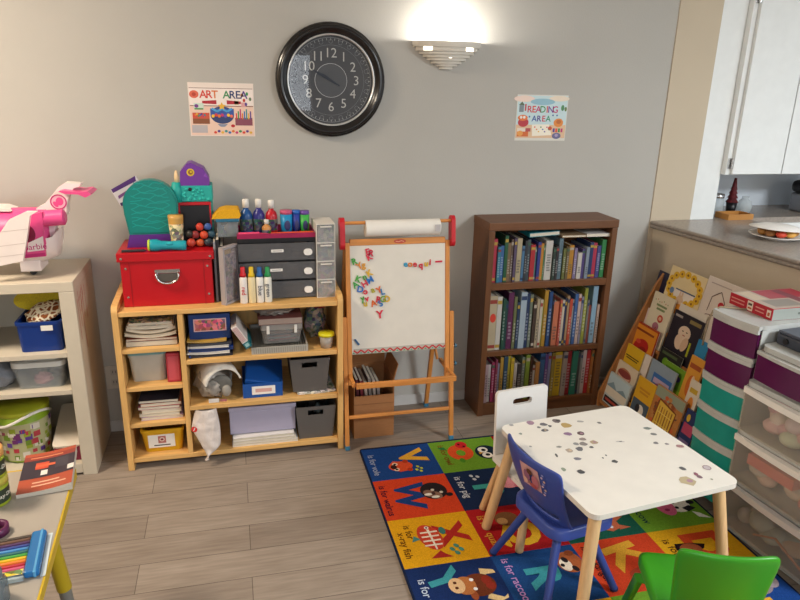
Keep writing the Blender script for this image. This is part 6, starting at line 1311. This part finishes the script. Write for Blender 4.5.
def art_cat(b, w, h): b.ell(-.15*w, h*.55, w*.14, h*.16, .0006, C('#6a9a2a')); b.ell(.1*w, h*.5, w*.12, h*.14, .0006, C('#a8b83a')); b.ell(.28*w, h*.52, w*.1, h*.12, .0006, C('#c85a2a')); b.rect(-w*.4, h*.8, w*.3, h*.9, .0005, C('#4a5a3a'))
def art_wbo(b, w, h): b.rect(-w*.46, h*.04, w*.46, h*.3, .0005, C('#2f6aa8')); b.ell(0, h*.6, w*.24, h*.14, .0006, C('#d88a3a')); b.rect(-w*.36, h*.8, w*.3, h*.88, .0006, C('#c8a83a'))
def art_navy(b, w, h): b.rect(-w*.4, h*.55, w*.4, h*.75, .0005, C('#b8486a')); b.rect(-w*.4, h*.2, w*.4, h*.45, .0005, C('#7a6a9a')); b.ell(-w*.2, h*.85, w*.14, h*.07, .0006, C('#d8b23a'))
dbook(5, 'navy book at the top far corner of the slanted display', (660, 270), (671, 275), (655, 320), '#23203a', None, .012, True)
dbook(5, 'yellow sunflower picture book at the top of the slanted display', (673, 265), (709, 277), (668, 300), '#e3cfa0', art_sun, .0, True)
dbook(5, 'white picture book with a looping line drawing at the top near end of the display', (710, 275.5), (752, 291), (707, 330), '#dfd3c8', art_ballet, .0, True)
dbook(4, 'cream book showing a child on a tricycle, second row of the display', (655.7, 290.7), (676, 300), (648, 325), '#ddd3b8', art_trike, .0, True)
dbook(4, 'small pale pink book at the far end of the second row', (645.5, 306), (653.5, 309.5), (640, 330), '#d8c4be', None, .004, True)
dbook(4, 'plain white book sticking up behind the black face book', (681, 303), (708, 316), (676, 340), '#ddd5c8', None, .012, True)
dbook(4, 'black book with a pale face on its cover in the middle of the display', (676, 309), (706, 323), (662, 348), '#26222c', art_face, .0, True)
dbook(3, 'orange book with a big red shape, third row of the display', (636, 319), (660.7, 330), (630.7, 346.7), '#a83a1f', art_red, .0, True)
dbook(3, 'black book with green and orange creatures below the face book', (662, 346), (684, 355.5), (658, 365), '#22221f', art_cat, .0, True)
dbook(3, 'bright blue book beside the purple drawers', (699, 339), (709.5, 344.5), (696, 358), '#2f86b8', art_blue, .0, True)
dbook(2, 'yellow book with a dark round animal at the far end of the display', (627, 341.7), (645.7, 351.2), (621.7, 358), '#d8ae2a', art_yel, .0, True)
dbook(2, 'white slim book between the yellow book and the blue picture book', (646, 354), (652, 357), (643, 372), '#ddd2c6', None, .003, True)
dbook(2, 'green book with a small round face near the middle of the display', (665, 359), (692, 374), (656, 385), '#6f9a2a', art_green, .01, True)
dbook(2, 'yellow-orange book beside the purple drawer tower', (692.5, 354.5), (706, 361.5), (688, 372), '#d89a3a', art_oran, .0, True)
dbook(1, 'cream book with a round brown face at the low far end of the display', (618, 358), (639, 372), (613, 383), '#d8c8ae', art_round, .0, True)
dbook(1, 'blue book with purple picture in front of the green book', (653, 358.5), (677.5, 373.5), (651.7, 373), '#8a9aa8', art_bp, .0, True)
dbook(1, 'white book with a blue foot and orange spot beside the teal drawers', (692, 379), (703, 385.5), (690, 397), '#ddd4c4', art_wbo, .0, True)
dbook(0, 'pale blue landscape book at the front far corner of the display', (610, 370), (632, 386), (607, 390), '#b9c4c4', art_land, .0, True)
dbook(0, 'yellow book with a seaside photo in the front row of the display', (640, 375), (657.5, 385.5), (635, 402), '#d8a62a', art_photo, .0, True)
dbook(0, 'large yellow and brown book in the front row of the display', (658.5, 383.5), (687, 402.5), (648, 417), '#b5793f', art_big, .0, True)
dbook(0, 'navy and pink book in the front row beside the teal drawers', (688, 408), (700, 416), (680, 430), '#2a3a6a', art_navy, .0, True)

# ------------------------------------------------------------------ drawer towers
FRO = mat('#cfd0cc', .3, kind='tint', alpha=.78); PURP = mat('#5a0f4a', .3, kind='tint', alpha=.9); TEA = mat('#1f9f94', .3, kind='tint', alpha=.86)
def drawer(t, w, d, z0, z1, m, lip=FRO, bow=.012, cut=False):
    """bow-fronted drawer: front faces -x locally, y across"""
    n = 8; b = MB(); out = [(-bow*(1-(2*i/n-1)**2), -w/2+w*i/n) for i in range(n+1)]
    vs = [(x, y, z) for z in (z0, z1) for x, y in out]
    b.add(vs, [(i, i+1, n+2+i, n+1+i) for i in range(n)], m, True)
    vs = [(x+.003, y, z) for z in (z0, z1) for x, y in out]; b.add(vs, [(n+1+i, n+2+i, i+1, i) for i in range(n)], m, True)
    b.box(.003, d, -w/2, -w/2+.002, z0, z1, m); b.box(.003, d, w/2-.002, w/2, z0, z1, m); b.box(.003, d, -w/2+.002, w/2-.002, z0, z0+.002, m); b.box(d-.002, d, -w/2+.002, w/2-.002, z0, z1, m)
    dr = O('drawer', b, t)
    return dr
def lipbar(w, z0, z1, m, bow, y0=0, out=.004):
    n = 8; b = MB(); pts = [(-out-bow*(1-(2*i/n-1)**2), -w/2+w*i/n) for i in range(n+1)]+[(.006, w/2), (.006, -w/2)]
    return b.prism(list(reversed(pts)), z0, z1, m)
# narrow tower: two purple drawers over four teal ones
w1 = .2; zt1 = .7455; nd = 6; p1 = .1185; zb1 = .05
t = T('drawer_tower', 'narrow tower with two purple drawers above four teal drawers beside the display', 'drawers', (1.676, -1.048, .0), R(6))
b = MB(); DPT = .3
for i in range(nd+1):
    z = zb1+i*p1; b.prism(rrect(DPT-.01, w1+.006, .02, 4, DPT/2+.006, 0), z-.014, z, FRO)
    if i: n_ = 8; b.prism(list(reversed([(-.0035-.012*(1-(2*q/n_-1)**2), -w1/2-.001+(w1+.002)*q/n_) for q in range(n_+1)]+[(.0108, w1/2+.001), (.0108, -w1/2-.001)])), z-.0143, z-.0003, FRO)
for y in (-w1/2-.003, w1/2+.0005): b.box(.012, DPT, y, y+.0025, zb1, zb1+nd*p1-.0145, FRO)
for sx in (.03, DPT-.02):
    for sy in (-1, 1): b.cyl((sx, sy*.08, 0), (sx, sy*.08, zb1-.0145), .012, .016, FRO, 12)
O('frame', b, t)
for i in range(nd):
    z0 = zb1+.001+i*p1; m = TEA if i < 4 else PURP
    d = drawer(t, w1-.004, DPT-.02, z0+.0002, z0+p1-.0315, m)
    d['label'] = 'teal drawer' if i < 4 else 'purple drawer'
    O('handle_lip', lipbar(w1-.002, z0+p1-.031, z0+p1-.0158, FRO, .012), d, label='frosted white lip')
    random.seed(200+i); b = MB()
    for k in range(4): y = -w1/2+.03+.04*k; b.box(.01+.01*(k % 2), .2, y-.016, y+.016, z0+.004, z0+random.uniform(.03, .07), C(random.choice(['#c8a8a0', '#8a6a7a', '#d8d0c0', '#5a7a7a', '#b8705a'])))
    O('contents', b, d)
zt1 = zb1+nd*p1
# wide tower: three clear drawers, purple drawer unit on top
ang = math.atan2(-(1.712-1.672), .38)        # turned a little from the wall
w2 = .44
t = T('drawer_tower', 'wide frosted tower of three big clear drawers at the right edge', 'drawers', (1.683, -1.378, 0), R(6))
b = MB(); D2 = .3; ZS = [.0, .0, .0]
LV = [.022, .208, .394, .574]
for z in LV: b.prism(rrect(D2, w2+.008, .02, 4, D2/2+.008, 0), z-.018, z, FRO)
for y in (-w2/2-.004, w2/2+.0012): b.box(.014, D2, y, y+.0028, .02, LV[-1]-.018, FRO)
b.box(D2, D2+.003, -w2/2, w2/2, .02, LV[-1]-.018, FRO); O('frame', b, t)
CLR = mat('#f0ece4', .25, kind='tint', alpha=.13); LIPW = mat('#f0ece6', .35)
CONT = [['#a8b0a0', '#b8b0a6', '#8a9488', '#c0a080', '#98a098', '#aab0a4'], ['#c8a898', '#d0786a', '#c8b4a8', '#b8b0a6', '#a8a8a0', '#c8b8a4'], ['#e8c8c0', '#ead4cc', '#dcc8cc', '#e0b4b4', '#c8d0b8', '#d8a8b0']]
for i in range(3):
    z0 = LV[i]+.001; z1 = LV[i+1]-.019
    d = drawer(t, w2-.006, D2-.02, z0+.001, z1-.022, CLR, bow=.014)
    O('handle_lip', lipbar(w2-.004, z1-.021, z1, LIPW, .014), d, label='white lip')
    random.seed(300+i); b = MB()
    for k in range(26):
        y = -w2/2+.05+(w2-.1)*random.random(); rz_ = random.uniform(.018, .034); xx = random.uniform(.045, .16); zz = z0+.006+rz_+random.random()*max(0, (z1-z0-.05-2*rz_))*(.95 if i == 2 else .6); b.ellipsoid((xx, y, zz), random.uniform(.025, .042), random.uniform(.025, .048), rz_, C(CONT[i][k % 6], .7), 12, 8)
    if i == 1: b.box(.008, .06, -.02, .16, z0+.08, z0+.118, C('#d06a5c'))
    if i == 0: b.tube([(.012, -.12, z0+.02), (.012, 0, z0+.07), (.012, .08, z0+.03)], .004, C('#c07a4a'), 6)
    O('contents', b, d)
b = MB(); b.ellipsoid((-.014, .085, LV[3]-.042), .004, .007, .004, DARK); O('latch', b, t) if 0 else None
# small purple unit on the wide tower
t = T('drawer_unit', 'single purple drawer unit standing on the wide clear drawer tower', 'drawers', (1.697, -1.322, LV[-1]+.0005), R(6))
w3 = .32; b = MB(); b.prism(rrect(.26, w3, .03, 5, .13+.006, 0), .112, .13, FRO); b.prism(rrect(.26, w3, .03, 5, .136, 0), 0, .008, FRO)
for y in (-w3/2, w3/2-.0025): b.box(.02, .26, y, y+.0025, .008, .112, FRO)
O('frame', b, t); d = drawer(t, w3-.006, .23, .0095, .098, PURP, bow=.012); d['label'] = 'purple drawer'; O('handle_lip', lipbar(w3-.004, .099, .111, FRO, .012), d, label='frosted white lip')
zc2 = LV[-1]+.131
b = MB(); b.M = Matrix.Translation((1.73, -1.375, zc2)); b.tube([(.0+.02*math.cos(a)*(1+.1*math.sin(3*a)), .03*math.sin(a), .005+.003*math.sin(2*a)) for a in [2*PI*k/24 for k in range(25)]], .004, C('#b39a6a'), 6)
b.tube([(.005+.014*math.cos(a), .02*math.sin(a), .012) for a in [2*PI*k/20 for k in range(21)]], .004, C('#c8b080'), 6)
tag(O('twine_loop', b), 'coil of beige twine on top of the single purple drawer unit', 'twine')
t = T('dark_device', 'dark grey flat device lying behind the single purple drawer', 'device', (1.85, -1.255, zc2+.0005), R(6))
b = MB(); b.M = Matrix.Translation((0, 0, 0)); b.box(-.1, .1, -.12, .1, 0, .04, mat('#3a3f4a', .45), .008); O('device_body', b, t)
b = MB(); b.box(-.098, .098, -.118, .098, .0402, .05, mat('#4b515e', .4), .003); O('lid', b, t); b = MB(); b.cyl((-.1005, .06, .02), (-.105, .06, .02), .01, .01, BLACK, 12); O('knob', b, t)

# board game box on the narrow tower
ZG = zt1+.0006
A = onp((0, 0, ZG), (0, 0, 1), 729, 303); Bq = onp((0, 0, ZG), (0, 0, 1), 771, 321)
rz = math.atan2(Bq.y-A.y, Bq.x-A.x); L_ = (Bq-A).length
t = T('game_box', 'red board game box lying on the narrow drawer tower', 'box', (A.x, A.y, ZG), rz)
REDB = mat('#b3202f', .35); gd = .27; gh = .042
b = MB(); b.box(0, L_, 0, gd, 0, gh, REDB, .001); b.rect(.002, .002, L_-.002, gd-.002, gh+.0004, mat('#b5a292', .35)); b.rect(.0, .0, L_, gd*.13, gh+.0005, C('#5a4a4a', .4)) if 0 else None
b.rect(.004, gd*.3, L_*.5, gd-.004, gh+.0006, mat('#a02236', .35)); b.rect(L_*.55, .03, L_*.9, gd*.55, gh+.0006, mat('#8a8076', .35)); b.rect(.01, .015, L_*.5, gd*.25, gh+.0006, mat('#c8b49a', .35)); b.rect(.01, gd*.6, L_*.9, gd*.75, gh+.0007, mat('#7a2a3a', .35))
b.M = FR((0, 0, 0), (1, 0, 0), (0, 0, 1))
b.rect(L_*.43, gh*.1, L_*.56, gh*.92, .0005, C('#e2d2c0')); b.rect(L_*.45, gh*.25, L_*.54, gh*.4, .0008, C('#b8582f')); b.rect(L_*.45, gh*.55, L_*.54, gh*.75, .0008, C('#5a4a3a')); b.rect(L_*.88, gh*.2, L_*.97, gh*.8, .0005, C('#e2d2c0')); b.rect(L_*.9, gh*.3, L_*.95, gh*.6, .0008, C('#b8582f')); 
for k in range(2): b.rect(L_*.04, gh*(.3+.3*k), L_*.36, gh*(.4+.3*k), .0005, C('#d8988a')); b.rect(L_*.62, gh*(.3+.3*k), L_*.82, gh*(.4+.3*k), .0005, C('#d8988a'))
b.M = FR((L_, 0, 0), (0, 1, 0), (0, 0, 1)); b.rect(.002, .001, gd-.002, gh-.001, .0005, mat('#9aa09a', .4)); b.rect(gd*.4, gh*.4, gd*.6, gh*.6, .0008, C('#6a706a')); O('box_body', b, t)
tt = MB(); tt.tube([(1.78, -1.0, ZG+.004), (1.735, -.975, ZG+.0045), (1.69, -.948, ZG+.004), (1.668, -.94, ZG-.012), (1.66, -.936, ZG-.05), (1.657, -.932, ZG-.1), (1.659, -.928, ZG-.15)], .0033, C('#9a8a70'), 8)
tag(O('cord', tt), 'thin beige cord hanging over the far corner of the purple drawer tower', 'cord')

# ------------------------------------------------------------------ activity table at the lower left
ZA = .52
t = T('activity_table', 'white activity table with a yellow rim and yellow legs at the lower left corner', 'table', (-.75, -1.5, 0))
def tl(p): return (p[0]+.75, p[1]+1.5)
TOPP = [(-1.1, -1.2), (-.47, -1.165), (-.447, -1.172), (-.434, -1.195), (-.4, -1.85), (-.41, -1.875), (-.43, -1.885), (-1.1, -1.92)]
P = [tl(p) for p in TOPP]
b = MB(); cxq = sum(p[0] for p in P)/8; cyq = sum(p[1] for p in P)/8
b.prism(list(reversed(P)), ZA-.024, ZA-.0006, mat('#c9a81e', .4)); O('rim', b, t, label='yellow rim')
b = MB(); Q = [(cxq+(p[0]-cxq)*.976, cyq+(p[1]-cyq)*.98) for p in P]; b.prism(list(reversed(Q)), ZA-.0005, ZA, mat('#a39b90', .45)); O('tabletop', b, t)
YL = mat('#b39a1c', .4)
for (px_, py_, sx, sy) in ((-.478, -1.36, .6, 1), (-.455, -1.8, .6, -1), (-1.03, -1.28, -1, 1), (-1.03, -1.84, -1, -1)):
    x, y = tl((px_, py_)); dx, dy = sx*.05, sy*.03; h1 = ZA-.0245; hb_ = .43
    b = MB(); b.cyl((x, y, h1), (x+dx*.55, y+dy*.55, .27), .018, .018, YL, 16); l = O('leg', b, t); b = MB(); b.cyl((x+dx*.55, y+dy*.55, .27), (x+dx, y+dy, 0), .015, .015, mat('#77756f', .45), 14); O('leg_sleeve', b, l, label='grey lower tube')
# book on it
zk = ZA+.0006
c4 = [AZ(ZA+.012, *q) for q in ((17.5, 496), (75, 484), (74, 449), (24, 455))]
ctr = (c4[0]+c4[1]+c4[2]+c4[3])/4; wv = ((c4[1]-c4[0])+(c4[2]-c4[3]))/2; hv = ((c4[3]-c4[0])+(c4[2]-c4[1]))/2
w = wv.length; h = hv.length; rz = math.atan2(wv.y, wv.x)
t = T('softcover_book', 'dark and orange softcover book lying on the activity table', 'book', (ctr.x, ctr.y, zk), rz)
def curlz(u): return .004+.016*max(0, u-.2)**2
n = 8; b = MB(); OR = mat('#a8482a', .35)
cv = [(-w/2+w*i/n, curlz(i/n)) for i in range(n+1)]
def strip(b, y0, y1, dz, m, i0=0, i1=8):
    vs = [(cv[i][0], y, cv[i][1]+dz) for i in range(i0, i1+1) for y in (y0, y1)]; b.add(vs, [(2*k, 2*k+2, 2*k+3, 2*k+1) for k in range(i1-i0)], m)
strip(b, -h/2, h/2, .0075, OR); strip(b, -h*.17, h*.3, .0078, mat('#2c2430', .35)); strip(b, h*.3, h*.42, .0078, mat('#8a3426', .35)); strip(b, h*.05, h*.22, .0081, C('#c8482a', .35), 2, 4); strip(b, h*.0, h*.26, .0082, C('#3a3640', .35), 5, 7); strip(b, -h*.12, h*.0, .0084, C('#ded6cf', .35), 3, 4); strip(b, -h*.12, h*.0, .0084, C('#ded6cf', .35), 7, 8); strip(b, h*.1, h*.16, .0085, C('#d8603a', .35), 2, 5)
strip(b, -h*.3, -h*.27, .0079, C('#dcae94'), 2, 6); strip(b, -h*.38, -h*.35, .0079, C('#dcae94'), 2, 7); strip(b, h*.35, h*.38, .0081, C('#d0805a'), 1, 6)
O('cover', b, t)
b = MB(); pts = [(x, 0.0005) for x, z in cv]+[(x, z+.007) for x, z in reversed(cv)]; b.M = FR((0, 0, 0), (1, 0, 0), (0, 0, 1)); b.prism(pts, -h/2+.001, h/2-.001, mat('#cfc5b6', .9, kind='pages')); O('pages', b, t)
# two dough tubs
for k in range(2):
    r = .036; hh = .072; z = ZA+.0005+k*(hh+.0004)
    pr = AZ(ZA, 11, 500); 
    t = T('dough_tub', ('lower dough tub with green label on the activity table', 'upper dough tub with an orange lid stacked on another tub')[k], 'tub', (pr.x-r, pr.y+.0, z), group='dough tubs')
    b = MB(); b.lathe([(0, 0), (r*.97, 0), (r, .003), (r, hh*.74), (0, hh*.74)], mat('#93a023', .4), 28); O('tub_body', b, t)
    b = MB(); b.lathe([(0, hh*.742), (r*1.03, hh*.742), (r*1.03, hh*.96), (r*.97, hh), (0, hh)], mat('#d8a05a' if k else '#b8b04a', .4), 28); O('lid', b, t)
    b = MB(); 
    for i in range(8):
        a = -PI/2+.05+.16*i; 
    b.lathe([(r*1.004, hh*.12), (r*1.004, hh*.6)], mat('#2f3a2a', .5), 12, a0=-1.25, a1=.25)
    for ch, a in zip('Play-Doh', [-1.15+.18*i for i in range(8)]):
        tv = Vector((-math.sin(a), math.cos(a), 0)); rr = r*1.012; b.M = FR((rr*math.cos(a), rr*math.sin(a), hh*.36), tv, (0, 0, 1)); b.text(ch, 0, 0, .014, 0, C('#e6e0cf'), .01)
    b.M = Matrix(); O('label_band', b, t)
# tape ring
pr = AZ(ZA, 8.5, 535); t0 = MB(); t0.lathe([(.019, 0), (.027, 0), (.027, .018), (.019, .018), (.019, 0)], mat('#5a1f4a', .4), 28)
tag(O('tape_ring', t0, loc=(pr.x-.028, pr.y+.012, ZA+.0004)), 'dark purple ring on the activity table in front of the dough tubs', 'ring')
# pack of coloured pencils in a clear pouch
pA = AZ(ZA, 48, 534); pB = AZ(ZA, 40, 577); dv = (pB-pA); wl = dv.length; dn = dv.normalized(); rgt = Vector((-dn.y, dn.x, 0)); rz = math.atan2(rgt.y, rgt.x)
t = T('pencil_pack', 'clear pouch with a blue end holding coloured pencils on the activity table', 'pouch', (pA.x+dv.x/2, pA.y+dv.y/2, ZA+.0005), rz)
b = MB(); b.box(-.03, .0, -wl/2, wl/2, 0, .016, mat('#1f6aa8', .25), .006, 3); b.box(-.012, -.006, -wl/2-.001, wl/2+.001, .001, .0165, mat('#58a0d0', .25), .002); O('pouch_end', b, t, label='blue pouch end')
b = MB(); b.box(-.22, -.0302, -wl/2-.002, wl/2+.002, 0, .0012, mat('#b8c8d0', .2)); b.box(.0002, .01, -wl/2, wl/2, 0, .001, mat('#c9d4d8', .2)); b.rect(-.22, -wl/2-.002, -.0302, -wl/2+.014, .0176, mat('#c8b02a', .4, kind='motley')); O('pouch', b, t)
PC = [('#e0d8d0', 'white'), ('#c8527a', 'pink'), ('#b8283a', 'red'), ('#dc7a2a', 'orange'), ('#e0b822', 'yellow'), ('#3f9a3a', 'green'), ('#2a6a6a', 'teal'), ('#3f86c0', 'light blue'), ('#2a3f8a', 'dark blue'), ('#4a2a5a', 'violet'), ('#6a4a3a', 'brown'), ('#4a4038', 'dark brown')]
n = len(PC); st = (wl-.018)/n; rr = st*.47
for i, (c, cn) in enumerate(PC):
    b = MB(); y = -wl/2+.015+st*(i+.5)-.0; b.cyl((-.215, 0, 0), (-.031, 0, 0), rr, rr, C(c, .4), 8)
    M_ = Matrix.Translation((pA.x+dv.x/2, pA.y+dv.y/2, ZA+.0005)) @ Matrix.Rotation(rz, 4, 'Z') @ Matrix.Translation((0, y, .0014+rr))
    o = O('coloured_pencil', b); o.matrix_world = M_; tag(o, f'{cn} coloured pencil in the clear pouch on the activity table', 'pencil', 'coloured pencils in the pouch')
# glass jar at the frame's corner
t = T('small_jar', 'small grey glass jar at the bottom left corner on the activity table', 'jar', (AZ(ZA, -9, 604).x, AZ(ZA, -9, 604).y, ZA+.0005))
O('jar_body', MB().lathe([(0, 0), (.03, 0), (.034, .006), (.034, .045), (.026, .055), (.026, .06)], mat('#7f8a90', .15, kind='tint', alpha=.5), 22), t); O('lid', MB().lathe([(.028, .06), (.028, .07), (0, .072)], mat('#8f9aa0', .3, .6), 22), t)
